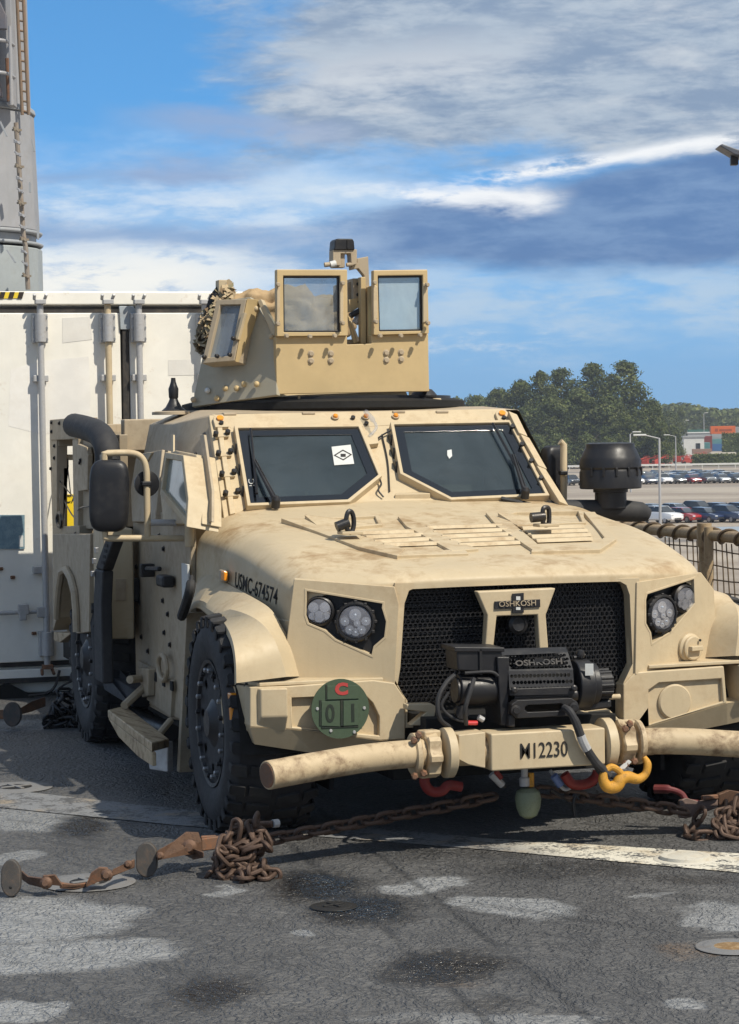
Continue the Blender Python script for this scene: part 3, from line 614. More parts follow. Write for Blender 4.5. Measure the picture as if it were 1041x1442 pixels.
MB().prism([(-1.270,2.709,0.453), (-1.200,2.903,0.411), (-1.200,2.048,0.411), (-1.200,2.181,0.305), (-1.270,2.653,0.351)], (.1, 0, 0)).done('heat_guard', M_rubs, ex, .01)
for p in ((-1.382,1.841,1.199), (-1.382,1.866,1.169), (-1.382,1.912,1.137), (-1.382,1.958,1.104)): MB().box(p, (.004, .08, .018)).done('guard_slot', M_dark, ex, .003)
for p in ((-1.390,2.100,1.162), (-1.390,2.173,1.101), (-1.390,2.226,1.030)): MB().box(p, (.02, .03, .03)).done('guard_clip', M_steel, ex, .003)
# --- left mirror -------------------------------------------------------
lm = empty('mirror', parent=T)
b = MB()
def rbox(cx, cy, cz, sx, sy, sz, p=4, nu=24, nv=14):
    """rounded box (superellipsoid)"""
    b = MB(); rings = []
    f = lambda t, e: math.copysign(abs(t)**e, t)
    for i in range(1, nv):
        ph = -math.pi/2+math.pi*i/nv; r_ = f(math.cos(ph), 2/p); z = f(math.sin(ph), 2/p)
        rings.append([b.bm.verts.new((cx+sx*r_*f(math.cos(2*math.pi*k/nu), 2/p), cy+sy*r_*f(math.sin(2*math.pi*k/nu), 2/p), cz+sz*z)) for k in range(nu)])
    for i in range(len(rings)-1):
        for k in range(nu): b.bm.faces.new([rings[i][k], rings[i][(k+1) % nu], rings[i+1][(k+1) % nu], rings[i+1][k]])
    b.bm.faces.new(rings[0][::-1]); b.bm.faces.new(rings[-1]); return b
mc = Vector((-1.477,1.200,1.476))
o = rbox(0, 0, 0, .098, .06, .178, 4.2, 32, 20).done('mirror_head', M_blk, lm); o.location = mc; o.rotation_euler = (0, R(2), R(-14))
o = rbox(0, 0, 0, .088, .012, .162, 5, 28, 16).done('mirror_glass', M_chrome, lm); o.location = mc+Vector((.012, .058, 0)); o.rotation_euler = (0, R(2), R(-14))
AR = .0165
MB().tube([(-1.499,1.200,1.628), (-1.497,1.200,1.687)]+smooth_path([(-1.480,1.200,1.687), (-1.363,1.200,1.685), (-1.310,1.200,1.659), (-1.289,1.200,1.599), (-1.288,1.200,1.500), (-1.289,1.200,1.260)], 5), AR, 12).done('mirror_arm', M_tan, lm)
MB().tube([(-1.502,1.200,1.302), (-1.502,1.200,1.267), (-1.488,1.200,1.266), (-1.095,1.200,1.255)], AR, 12).done('mirror_arm', M_tan, lm)
MB().tube([(-1.287,1.200,1.338), (-1.093,1.200,1.333)], .015, 12).done('mirror_arm', M_tan, lm)
MB().tube([(-1.273,1.200,1.338), (-1.144,1.200,1.334)], .0165, 12).done('reflective_sleeve', M_grey, lm)
MB().tube([(-1.117,1.000,1.382), (-1.120,1.000,1.222)], .024, 16).done('mirror_hinge_post', M_tan, lm, .004)
MB().tube([(-1.078,1.200,1.375), (-1.048,1.250,1.237)], .018, 12).done('hinge_pin', M_side, lm)
MB().lathe([(.02, 0), (.062, .008), (.066, .03), (.05, .036)], Vector((-1.286,1.260,1.531)), (.2, -1, 0), 24).done('spot_mirror', M_blk, lm)
MB().box((-1.291,1.200,1.532), (.05, .045, .024)).done('mirror_clamp', M_blk, lm, .006)
MB().tube(smooth_path([(-1.006,1.200,1.363), (-0.967,1.150,1.349), (-0.927,1.100,1.353), (-0.874,1.080,1.345)]), .010, 8).done('washer_hose', M_gun, T)
MB().tube([(-0.978,1.100,1.347), (-0.906,1.100,1.349)], .014, 10).done('hose_coupling', M_blk, T); MB().tube([(-0.913,1.100,1.349), (-0.870,1.100,1.352)], .017, 10).done('hose_nut', M_steel, T)
MB().tube([(-0.869,1.100,1.373), (-0.796,1.100,1.403)], .008, 8).done('hose_end', M_gun, T)
# --- right mirror post --------------------------------------------------
rm = empty('mirror', parent=T)
MB().tube([(0.922,1.200,1.391), (0.926,1.200,1.688), (0.906,1.200,1.703)], .018, 12).done('mirror_arm', M_tan, rm)
o = rbox(0, 0, 0, .07, .05, .13, 4.2, 28, 16).done('mirror_head', M_blk, rm); o.location = Vector((0.915,1.320,1.553)); o.rotation_euler = (0, 0, R(16))
MB().box((0.912,1.180,1.540), (.04, .04, .022)).done('mirror_clamp', M_blk, rm, .005)
# --- roof fittings --------------------------------------------------------
an = MB(); an.lathe([(.066, 0), (.066, .012), (.045, .03), (.028, .06), (.022, .075), (.026, .085), (.028, .13), (.02, .15), (.014, .17), (.012, .19)], (-0.905,2.350,1.890), (0, 0, 1), 20); an.done('antenna_base', M_blk, T)
MB().lathe([(.12, 0), (.12, .015), (.10, .02)], (-0.905,2.350,1.879), (0, 0, 1), 24).done('antenna_plate', M_side, T)
MB().box((0.432,2.000,1.924), (.14, .12, .045)).done('sensor_pedestal', M_tan, T, .005)
MB().lathe([(.072, 0), (.075, .012), (.06, .03), (.045, .045), (.02, .05)], (0.420,2.000,1.951), (0, 0, 1), 20).done('sensor_dome', M_blk, T)
# --- air cleaner -----------------------------------------------------------
ac = empty('air_intake', parent=T)
c = Vector((1.104,1.000,1.458))
MB().lathe([(.155, 0), (.160, .005), (.160, .085), (.154, .10), (.160, .11), (.158, .15), (.150, .165), (.135, .20), (.128, .21), (.125, .232), (.10, .238)], c, (0, 0, 1), 36).done('rain_cap', M_blk, ac)
MB().lathe([(.082, -.10), (.082, -.02), (.09, -.018), (.09, .0)], c, (0, 0, 1), 28).done('intake_neck', M_blk, ac)
for k in range(7):
    a = -2.6+k*.42; MB().box(c+Vector((math.cos(a)*.16, math.sin(a)*.16, .088)), (.012, .012, .045), a).done('cap_clip', M_gun, ac, .003)
MB().tube([(0.743,1.020,1.363), (0.836,1.020,1.357), (1.182,1.000,1.342), (1.273,1.000,1.332), (1.313,1.000,1.317)], [.035, .050, .056, .052, .035], 16).done('intake_duct', M_rubs, ac)
MB().tube([(0.504,1.000,1.421), (0.589,0.980,1.401), (0.743,1.000,1.371)], .011, 8).done('intake_hose', M_rubs, ac)
# --- hood ---------------------------------------------------------------
def plate_hole(outer, holes, vec):
    b = MB(); vec = Vector(vec); es = []
    for loop in [outer]+holes:
        vs = [b.bm.verts.new(p) for p in loop]
        es += [b.bm.edges.new((vs[i], vs[(i+1) % len(vs)])) for i in range(len(vs))]
    bmesh.ops.triangle_fill(b.bm, edges=es, use_beauty=True, use_dissolve=False)
    nn = (Vector(outer[1])-Vector(outer[0])).cross(Vector(outer[-1])-Vector(outer[0])).normalized(); ux = nn.orthogonal().normalized(); uy = nn.cross(ux)
    def inside(p, loop):
        px, py = p.dot(ux), p.dot(uy); c = False; q = [(Vector(v).dot(ux), Vector(v).dot(uy)) for v in loop]
        for i in range(len(q)):
            (x1, y1), (x2, y2) = q[i-1], q[i]
            if (y1 > py) != (y2 > py) and px < (x2-x1)*(py-y1)/(y2-y1)+x1: c = not c
        return c
    bad = []
    for f_ in b.bm.faces:
        m_ = f_.calc_center_median()
        if any(inside(m_, h) for h in holes): bad.append(f_)
    bmesh.ops.delete(b.bm, geom=bad, context='FACES_ONLY')
    r = bmesh.ops.extrude_face_region(b.bm, geom=b.bm.faces[:])
    bmesh.ops.translate(b.bm, vec=vec, verts=[v for v in r['geom'] if isinstance(v, bmesh.types.BMVert)])
    return b
def sst(t): t = max(0, min(1, t)); return t*t*(3-2*t)
def hz(x, y): return 1.165+(y+.6)*.155-.030*abs(x)**2.2+.062*sst((abs(x)-.62)/.26)*sst((y+.50)/.55)*(1-sst((y-.10)/.65))
per = [(0, -.612, 1.13), (-.28, -.612, 1.13), (-.56, -.600, 1.125), (-.76, -.535, 1.118), (-.945, -.452, 1.105), (-1.0, -.32, 1.115), (-1.035, .15, 1.20), (-1.06, .62, 1.235), (-1.08, 1.02, 1.25)]
spy = [-.30, -.30, -.28, -.22, -.14, -.02, .32, .70, 1.10]
b = MB(); rows = []
for i, (x, y, z) in enumerate(per):
    sp = Vector((0, spy[i], 0)); r = []
    P = Vector((x, y, 0))
    for k, dz in ((0, -.34), (0, -.10), (0, 0), (.045, .045), (.11, None), (.3, None), (.6, None), (1.0, None)):
        q = P.lerp(sp, k)
        if i == 8: q.y = P.y+(spy[i]-P.y)*min(1, k*1.5)
        if dz is None: zz = hz(q.x, q.y)-(.012 if k == .11 else 0)
        elif k: zz = min(z+dz, hz(q.x, q.y)-.02)
        else: zz = z+dz
        if i < 5 and k == 0 and dz: zz = z-(.034 if dz == -.34 else .018)
        if dz == -.34 and i >= 5: q.x -= .02
        r.append((q.x, q.y, zz))
    rows.append(r)
vl = [[b.bm.verts.new(p) for p in r] for r in rows]
vr = [[b.bm.verts.new((-p[0], p[1], p[2])) for p in r] for r in rows]
for j in range(len(rows[0])): vr[0][j] = vl[0][j]
for i in range(9): vr[i][7] = vl[i][7]
def q4(a):
    u = []
    for v in a:
        if v not in u: u.append(v)
    if len(u) > 2:
        try: b.bm.faces.new(u)
        except ValueError: pass
for V_l in (vl, vr):
    for i in range(8):
        for j in range(7): q4((V_l[i][j], V_l[i+1][j], V_l[i+1][j+1], V_l[i][j+1]))
bmesh.ops.remove_doubles(b.bm, verts=b.bm.verts[:], dist=.0005)
hood = b.done('hood', M_hood, T, 0, angle=75)
sb = hood.modifiers.new('s', 'SUBSURF'); sb.levels = sb.render_levels = 2
nH = Vector((0, -.155, 1)).normalized()
def onhood(name, pts, h, par=hood, mat=None, bev=.003, sink=.02):
    return MB().prism([Vector(p)+nH*h for p in pts], nH*-(h+sink)).done(name, mat or M_hood, par, bev)
# raised louver frames
onhood('louver_frame', [(-0.752,0.622,1.354), (-0.657,0.608,1.352), (-0.452,0.062,1.268), (-0.378,-0.160,1.233), (-0.457,-0.305,1.211), (-0.574,-0.099,1.243)], .012)
onhood('louver_frame', [(-0.419,-0.186,1.229), (-0.109,-0.216,1.225), (-0.119,-0.294,1.212), (-0.462,-0.289,1.213)], .010)
onhood('louver_frame', [(-0.175,0.596,1.350), (-0.122,0.426,1.324), (-0.080,-0.042,1.251), (-0.042,-0.210,1.225), (-0.181,-0.237,1.221), (-0.210,0.350,1.312)], .012)
onhood('louver_frame', [(0.287,0.625,1.355), (0.358,0.615,1.353), (0.271,-0.127,1.238), (0.194,-0.293,1.213), (0.226,0.289,1.303)], .012)
onhood('louver_frame', [(0.246,-0.156,1.234), (0.543,-0.167,1.232), (0.638,-0.047,1.251), (0.784,0.576,1.347), (0.841,0.568,1.346), (0.682,-0.087,1.244), (0.510,-0.308,1.210), (0.176,-0.306,1.211)], .012)
def slat(a, c, h=.016, d=.058):
    a = Vector(a); c = Vector(c); Y = Vector((0, 1, .155)).normalized()
    return MB().prism([a+nH*.002, a+nH*h+Y*d*.3, a+nH*h*.2+Y*d*1.6], c-a).done('louver', M_hood, hood, .002)
for a, c in (((-0.484,0.217,1.292), (-0.206,0.228,1.293)), ((-0.473,0.115,1.276), (-0.189,0.141,1.280)), ((-0.463,0.014,1.260), (-0.181,0.039,1.264)), ((-0.444,-0.070,1.247), (-0.173,-0.061,1.248)),
             ((-0.116,0.302,1.305), (0.262,0.301,1.305)), ((-0.123,0.182,1.286), (0.250,0.197,1.289)), ((-0.116,0.079,1.270), (0.234,0.096,1.273)), ((-0.108,-0.022,1.255), (0.222,-0.003,1.257)), ((-0.100,-0.121,1.239), (0.204,-0.100,1.242)),
             ((0.334,0.220,1.292), (0.652,0.228,1.293)), ((0.321,0.118,1.276), (0.629,0.126,1.278)), ((0.305,0.018,1.261), (0.607,0.026,1.262)), ((0.292,-0.080,1.246), (0.575,-0.071,1.247))): slat(a, c)
for pts in ([(-0.641,0.588,1.349), (-0.274,0.628,1.355), (-0.319,0.418,1.323), (-0.622,0.339,1.311)], [(0.312,0.510,1.337), (0.442,0.622,1.354), (0.777,0.615,1.353), (0.686,0.331,1.309), (0.341,0.308,1.306)]):
    P = [Vector(p) for p in pts]; n = len(P)
    b = ring_prism([p+nH*.012 for p in inset(P, -.012)], [p+nH*.012 for p in inset(P, .008)], nH*-.03); o = b.done('lug_pocket', M_hood, hood, .003)
    MB().prism([P[-1]+nH*.004, P[0]+nH*.004, P[0]+nH*.03+Vector((0, .01, 0)), P[-2]+nH*.004], Vector((.0, .002, .004))).done('pocket_wall', M_hood, o, 0)
MB().prism([Vector(p)+nH*.03 for p in ((0.041,1.266,1.454), (0.188,1.267,1.454), (0.146,1.069,1.424), (-0.041,1.074,1.424))], nH*-.05).done('hood_latch_plate', M_tan, hood, .004)
MB().box(Vector((0.086,1.187,1.462)), (.14, .04, .02)).done('hood_latch_bar', M_side, hood, .005)
# lifting lugs
def lug(c, r, hgt, cyl, sq):
    c = Vector(c); X = Vector((.35, -.94, 0)).normalized(); Z = Vector((0, 0, 1)); Yy = X.cross(Z)
    e = empty('hood_lug', parent=hood)
    pts = [c+Yy*math.copysign(abs(math.cos(t))**sq, math.cos(t))*r+Z*math.copysign(abs(math.sin(t))**sq, math.sin(t))*hgt for t in [i*math.pi/10 for i in range(20)]]
    MB().tube(pts, .0115, 8, closed=True).done('lug_ring', M_gun, e)
    a = Vector(cyl); MB().tube([a, a+(c-a)*.9], .024, 14).done('lug_barrel', M_gun, e)
    MB().box(c-Z*hgt, (.10, .09, .014)).done('lug_base', M_hood, e, .003)
lug((-0.558,0.100,1.361), .022, .05, (-0.623,0.100,1.339), 1.0)
lug((0.404,0.100,1.362), .020, .042, (0.329,0.100,1.357), .55)
# facet of the right-hand hood corner
b = MB(); b.poly([(0.849,0.034,1.268), (1.096,0.111,1.265), (1.027,-0.177,1.195), (0.989,-0.340,1.155), (0.747,-0.328,1.207), (0.799,-0.125,1.243)], [(0, 1, 2, 3, 4, 5)])
# --- side text, lamp --------------------------------------------------------
nSW = Vector((-.997, -.071, 0)); dSW = Vector((.071, -.997, -.075)).normalized()
t1 = text('registration_number', 'USMC-674574', .098, Vector((-1.032,0.039,1.073)), dSW, Vector((0, -.05, 1)), M_stencil, hood, .001, 1.04, bold=.0012)
# paint the number onto the curved side: drop every vertex on the panel
from mathutils.bvhtree import BVHTree
dg_ = bpy.context.evaluated_depsgraph_get(); tree_ = BVHTree.FromObject(hood, dg_)
for v in t1.data.vertices:
    h_ = tree_.ray_cast(Vector((-1.6, v.co.y, v.co.z)), Vector((1, 0, 0)))
    if h_[0] is not None: v.co.x = h_[0].x-.002
MB().box(Vector((-1.073,0.473,1.108)), (.02, .085, .055), R(4)).done('side_marker_base', M_side, hood, .006)
MB().box(Vector((-1.082,0.415,1.111)), (.02, .05, .045), R(4)).done('side_marker', M_amber, hood, .006)
# --- fascia with headlamp recesses ----------------------------------------------
LH = [(-0.926,-0.474,1.095), (-0.612,-0.590,1.036), (-0.615,-0.589,1.015), (-0.599,-0.595,0.956), (-0.608,-0.592,0.886), (-0.652,-0.576,0.846), (-0.661,-0.572,0.806), (-0.808,-0.518,0.878), (-0.853,-0.501,0.919), (-0.919,-0.477,0.950), (-0.930,-0.473,0.987)]
LO = [(-0.974,-0.456,1.145), (-0.565,-0.608,1.106), (-0.549,-0.614,1.032), (-0.571,-0.606,0.676), (-1.028,-0.437,0.674), (-1.007,-0.444,0.883)]
RH = [(0.619,-0.588,1.033), (0.897,-0.485,1.087), (0.900,-0.484,0.971), (0.811,-0.517,0.896), (0.760,-0.536,0.854), (0.644,-0.579,0.805), (0.637,-0.581,0.856), (0.609,-0.592,0.900), (0.610,-0.591,1.005)]
RO = [(0.563,-0.609,1.087), (0.940,-0.469,1.111), (1.015,-0.441,1.029), (1.036,-0.433,0.662), (0.549,-0.614,0.675)]
fl = plate_hole(LO, [LH], (.02, .06, 0)).done('front_panel', M_tan, T, .004)
fr = plate_hole(RO, [RH], (-.02, .06, 0)).done('front_panel', M_tan, T, .004)
# rounded corner filler between front panel and wing
for s in (-1, 1):
    b = MB(); A = [(-.935, -.455), (-.965, -.425), (-.99, -.36), (-1.005, -.28), (-1.03, .3), (-.9, .3), (-.9, -.40)]
    b.prism([(s*-x, y, .66) for x, y in A] if s > 0 else [(x, y, .66) for x, y in A], (0, 0, .30)); b.done('front_wing', M_tan, T, .006)
nL = Vector((-.347, -.938, 0)); nR = Vector((.347, -.938, 0))
def lampset(hole, n, small, rs, large, rl, par):
    P = [Vector(p) for p in hole]
    e = MB().prism([p-n*.05 for p in P], -n*.01).done('headlamp_bezel', M_blk, par, 0)
    ring_prism([p+n*.002 for p in inset(P, -.006)], [p+n*.002 for p in inset(P, .004)], -n*.055).done('bezel_edge', M_tan, e, .002)
    # main lamp
    c = Vector(large)
    MB().lathe([(rl*1.18, -.01), (rl*1.2, .02), (rl*1.1, .03), (rl*1.02, .03), (rl*.98, .012), (rl*.9, .006), (.001, .006)], c, n, 32).done('headlamp_housing', M_gun, e)
    for k in range(12):
        a = k*math.pi/6; u = n.cross(Vector((0, 0, 1))); MB().box(c+n*.018+(u*math.cos(a)+Vector((0, 0, 1))*math.sin(a))*rl*1.16, (.014, .02, .014)).done('cooling_lug', M_gun, e, .002)
    h = MB().lathe([(rl*.97, .008), (rl*.95, .024), (rl*.6, .036), (.001, .040)], c, n, 28).done('headlamp_lens', M_lens, e)
    u = n.cross(Vector((0, 0, 1))).normalized(); z = Vector((0, 0, 1))
    for dx, dz, r_ in ((0, .40, .36), (-.62, .02, .26), (.62, .02, .26), (-.34, -.48, .26), (.34, -.48, .26), (0, -.62, .24), (-.1, -.1, .2)):
        MB().lathe([(rl*r_, .018), (rl*r_*.75, .010), (rl*r_*.3, .008), (.001, .016)], c+(u*dx+z*dz)*rl, n, 14).done('reflector_cup', M_chrome, h)
        MB().lathe([(rl*r_*.28, .008), (rl*r_*.2, .022), (.001, .026)], c+(u*dx+z*dz)*rl, n, 8).done('led', M_led, h)
    c = Vector(small)
    MB().lathe([(rs*1.22, -.01), (rs*1.22, .02), (rs*1.05, .028), (rs*1.0, .012), (.001, .008)], c, n, 28).done('lamp_housing', M_gun, e)
    h = MB().lathe([(rs, .01), (rs*.95, .03), (rs*.6, .038), (.001, .042)], c, n, 24).done('lamp_lens', M_lens, e)
    for dx, dz, r_ in ((-.45, .3, .42), (.45, .3, .42), (0, -.45, .46), (-.55, -.4, .3), (.55, -.4, .3)):
        MB().lathe([(rs*r_, .022), (rs*r_*.7, .012), (.001, .018)], c+(u*dx+z*dz)*rs, n, 12).done('reflector_cup', M_chrome, h)
    return e
lampset(LH, nL, (-0.864,-0.465,1.003), .054, (-0.720,-0.529,0.956), .074, fl)
lampset(RH, nR, (0.838,-0.475,0.995), .054, (0.702,-0.536,0.937), .074, fr)
cpc = Vector((0.858,-0.502,0.773))
ck = MB().lathe([(.066, 0), (.066, .012), (.056, .02), (.056, .032), (.050, .036)], cpc, nR, 28).done('fording_cap', M_tan, fr)
MB().box(cpc+nR*.045, (.072, .03, .022), Matrix.Rotation(-YAW*1.2, 3, 'Z')@Matrix.Rotation(R(8), 3, 'Y') if False else R(20)).done('cap_handle', M_tan, ck, .004)
for a in (.9, 2.6, 3.6): MB().lathe([(.006, 0), (.006, .006)], cpc+nR*.034+Vector((math.cos(a)*.045, 0, math.sin(a)*.045)), nR, 8).done('cap_pin', M_gun, ck)
# centre frame around the grille
GO = [(-0.562,-0.600,1.121), (0.580,-0.600,1.105), (0.583,-0.600,0.736), (0.558,-0.600,0.680), (0.503,-0.600,0.625), (0.501,-0.600,0.470), (-0.524,-0.600,0.491), (-0.522,-0.600,0.614), (-0.556,-0.600,0.678), (-0.585,-0.600,0.725)]
GI = [(-0.453,-0.600,1.102), (0.485,-0.600,1.092), (0.515,-0.600,1.075), (0.531,-0.600,1.030), (0.541,-0.600,0.722), (0.496,-0.600,0.638), (0.491,-0.600,0.477), (-0.514,-0.600,0.506), (-0.512,-0.600,0.608), (-0.560,-0.600,0.678), (-0.542,-0.600,0.754), (-0.519,-0.600,1.030), (-0.498,-0.600,1.085)]
fc = plate_hole(GO, [GI], (0, .07, 0)).done('grille_surround', M_tan, T, .006)
# honeycomb guard: hexagonal cells with real depth
b = MB(); cs = .0128; W_ = Vector((-0.549,-0.530,0.562)).x; E_ = .60; zz0 = .60; zz1 = 1.13
row = 0; z = zz0
while z < zz1:
    x = W_+(row % 2)*cs*.866
    while x < E_:
        o_ = [(x+cs*.98*math.sin(R(60*k)), -.53, z+cs*.98*math.cos(R(60*k))) for k in range(6)]; i_ = [(x+cs*.80*math.sin(R(60*k)), -.53, z+cs*.80*math.cos(R(60*k))) for k in range(6)]
        vo = [b.bm.verts.new(p) for p in o_]; vi = [b.bm.verts.new(p) for p in i_]; vb = [b.bm.verts.new((p[0], p[1]+.008, p[2])) for p in i_]
        for k in range(6):
            j = (k+1) % 6; b.bm.faces.new((vo[k], vo[j], vi[j], vi[k])); b.bm.faces.new((vi[k], vi[j], vb[j], vb[k]))
        x += cs*1.732
    z += cs*1.5; row += 1
tag(b.done('honeycomb_guard', M_blk, T, smooth=False, fixn=False), None, None, kind='stuff')
M_fin = painted('fin_metal', (.075, .078, .08), .5, .3, metal=.3)
# radiator behind: fine fins
b = MB()
for k in range(44): b.bb((-.60, -.49, .60+k*.0118), (-.08, -.475, .6045+k*.0118))
tag(b.done('radiator_fins', M_fin, T, smooth=False), None, None, kind='stuff')
b = MB()
for k in range(46): b.bb((.02+k*.0118, -.49, .62), (.0245+k*.0118, -.475, 1.10))
for k in range(42): b.bb((.02, -.484, .62+k*.0118), (.56, -.47, .6245+k*.0118))
tag(b.done('radiator_fins', M_fin, T, smooth=False), None, None, kind='stuff')
b = MB(); b.bb((-.7, -.46, .55), (.75, -.44, 1.12)); b.done('radiator', M_dark, T)
# emblem arch on the grille
EO = [(-0.208,-0.660,1.076), (0.158,-0.660,1.078), (0.117,-0.660,0.977), (0.110,-0.660,0.962), (0.121,-0.660,0.799), (0.078,-0.660,0.801), (0.070,-0.660,0.963), (-0.118,-0.660,0.964), (-0.136,-0.660,0.819), (-0.175,-0.660,0.821), (-0.163,-0.660,0.972)]
em = MB().prism([Vector(p) for p in EO], (0, .05, 0)).done('emblem_arch', M_tan, T, .007, 3)
for q in ([(-0.129,-0.668,1.030), (0.081,-0.668,1.032), (0.081,-0.668,0.998), (-0.130,-0.668,0.996)], [(-0.047,-0.669,1.061), (0.005,-0.669,1.063), (0.004,-0.669,0.976), (-0.049,-0.669,0.975)]):
    MB().prism([Vector(p) for p in q], (0, .01, 0)).done('emblem_badge', M_blk, em, .001)
for q in ([(-0.032,-0.672,1.049), (-0.013,-0.672,1.048), (-0.013,-0.672,1.032), (-0.032,-0.672,1.033)], [(-0.033,-0.672,1.002), (-0.013,-0.672,1.001), (-0.013,-0.672,0.989), (-0.033,-0.672,0.990)]):
    MB().prism([Vector(p) for p in q], (0, .003, 0)).done('emblem_tile', M_decal, em, 0)
text('emblem_letters', 'OSHKOSH', .034, (-0.026,-0.673,1.017), (1, 0, 0), (0, 0, 1), M_side, em, .001, 1.1)
MB().lathe([(.045, 0), (.045, .03), (.03, .04), (.028, .034), (.001, .03)], (-0.008,-0.600,0.924), (0, -1, 0), 20).done('camera_boss', M_blk, em)
# --- bumper ------------------------------------------------------------
yb = -.62
def panel(name, pts, vec, par=T, mat=None, bev=.005): return MB().prism([Vector(p) for p in pts], vec).done(name, mat or M_tan, par, bev)
BO = [(-1.041,-0.610,0.698), (-0.671,-0.610,0.706), (-0.572,-0.610,0.689), (-0.525,-0.610,0.619), (-0.528,-0.610,0.443), (-0.643,-0.610,0.443), (-1.044,-0.610,0.513), (-1.218,-0.610,0.531), (-1.215,-0.610,0.700)]
BH = [(-1.032,-0.610,0.646), (-0.707,-0.610,0.643), (-0.673,-0.610,0.607), (-0.645,-0.610,0.548), (-0.646,-0.610,0.465), (-1.031,-0.610,0.524)]
bl = plate_hole(BO, [BH], (0, .10, 0)).done('bumper_corner', M_tan, T, .006)
panel('recess_panel', [Vector(p)+Vector((0, .03, 0)) for p in inset([Vector(p) for p in BH], -.01)], (0, .02, 0), bl)
a = [Vector((-1.218,-0.610,0.531)), Vector((-1.044,-0.610,0.513)), Vector((-0.643,-0.610,0.443)), Vector((-0.528,-0.610,0.443))]; c_ = [Vector((-1.186,-0.560,0.450)), Vector((-0.919,-0.560,0.396)), Vector((-0.629,-0.560,0.420)), Vector((-0.519,-0.580,0.433))]
b = MB(); 
for k in range(3): b.poly([a[k], a[k+1], c_[k+1], c_[k]]+[p+Vector((0, .12, .01)) for p in (a[k], a[k+1], c_[k+1], c_[k])], [(0, 1, 2, 3), (4, 7, 6, 5), (0, 4, 5, 1), (1, 5, 6, 2), (2, 6, 7, 3), (3, 7, 4, 0)])
b.done('bumper_chin', M_tan, bl, 0)
# outer lip box with its shaded flank
def lipbox(s, par):
    X = lambda x: s*x
    b = MB(); b.poly([(X(-1.06), -.655, .695), (X(-1.175), -.635, .695), (X(-1.255), -.37, .695), (X(-1.255), -.22, .695),
                      (X(-1.06), -.655, .575), (X(-1.175), -.635, .575), (X(-1.255), -.37, .585), (X(-1.255), -.22, .60),
                      (X(-1.06), -.61, .505), (X(-1.19), -.58, .50), (X(-1.25), -.37, .50), (X(-1.25), -.22, .5), (X(-1.03), -.22, .695), (X(-1.03), -.22, .5)],
                     [(0, 1, 5, 4), (1, 2, 6, 5), (2, 3, 7, 6), (4, 5, 9, 8), (5, 6, 10, 9), (6, 7, 11, 10), (0, 12, 3, 2, 1), (8, 9, 10, 11, 13), (3, 12, 13, 11, 7), (0, 4, 8, 13, 12)])
    o = b.done('bumper_lip', M_tan, par, .008)
    b = MB(); b.poly([(X(-1.05), -.60, .52), (X(-1.2), -.56, .52), (X(-1.25), -.37, .52), (X(-1.25), -.22, .54),
                      (X(-1.02), -.56, .445), (X(-1.14), -.52, .455), (X(-1.22), -.36, .475), (X(-1.22), -.22, .49), (X(-1.0), -.2, .52), (X(-1.0), -.2, .46)],
                     [(0, 1, 5, 4), (1, 2, 6, 5), (2, 3, 7, 6), (0, 8, 3, 2, 1), (4, 5, 6, 7, 9), (0, 4, 9, 8), (3, 8, 9, 7)])
    b.done('bumper_end', M_tan, par, .008)
    b = MB(); b.prism([(X(-.62), -.60, .697), (X(-1.03), -.60, .700), (X(-1.17), -.60, .700), (X(-1.25), -.36, .700), (X(-1.25), -.24, .700), (X(-.92), -.30, .700), (X(-.62), -.5, .697)], (0, 0, .016)); b.done('bumper_top', M_tan, par, .004)
    return o
lo = lipbox(-1*-1, bl)
MB().bb((-1.262, -.44, .53), (-1.20, -.35, .66)).done('marker_lamp', M_amber, bl, .008)
BRO = [(0.550,-0.610,0.685), (0.982,-0.610,0.694), (0.995,-0.610,0.526), (0.606,-0.610,0.437), (0.510,-0.610,0.442), (0.490,-0.610,0.468), (0.492,-0.610,0.633)]
BRH = [(0.663,-0.610,0.632), (0.968,-0.610,0.637), (0.974,-0.610,0.534), (0.616,-0.610,0.449), (0.614,-0.610,0.602)]
br = plate_hole(BRO, [BRH], (0, .10, 0)).done('bumper_corner', M_tan, T, .006)
panel('recess_panel', [Vector(p)+Vector((0, .02, 0)) for p in inset([Vector(p) for p in BRH], -.01)], (0, .02, 0), br)
MB().lathe([(.080, 0), (.080, .012), (.073, .018), (.001, .018)], (0.744,-0.588,0.543), (0, -1, 0), 32).done('blank_disc', M_tan, br, 0)
b = MB(); P4 = [Vector((0.510,-0.610,0.442)), Vector((0.606,-0.610,0.437)), Vector((0.995,-0.610,0.526)), Vector((1.17, -.6, .54))]; Q4 = [Vector((0.522,-0.580,0.425)), Vector((0.626,-0.560,0.372)), Vector((1.017,-0.560,0.423)), Vector((1.15, -.55, .44))]
for k in range(3): b.poly([P4[k], P4[k+1], Q4[k+1], Q4[k]]+[p+Vector((0, .12, .01)) for p in (P4[k], P4[k+1], Q4[k+1], Q4[k])], [(0, 1, 2, 3), (4, 7, 6, 5), (0, 4, 5, 1), (1, 5, 6, 2), (2, 6, 7, 3), (3, 7, 4, 0)])
b.done('bumper_chin', M_tan, br, 0)
lipbox(-1, br)
for px in ((-1.198,-0.500,0.694), (-1.044,-0.500,0.702)): MB().bolt(px, (0, 0, 1), .012, .016, 8).done('bumper_bolt', M_gun, bl)
MB().bolt((0.967,-0.500,0.688), (0, 0, 1), .012, .016, 8).done('bumper_bolt', M_gun, br)
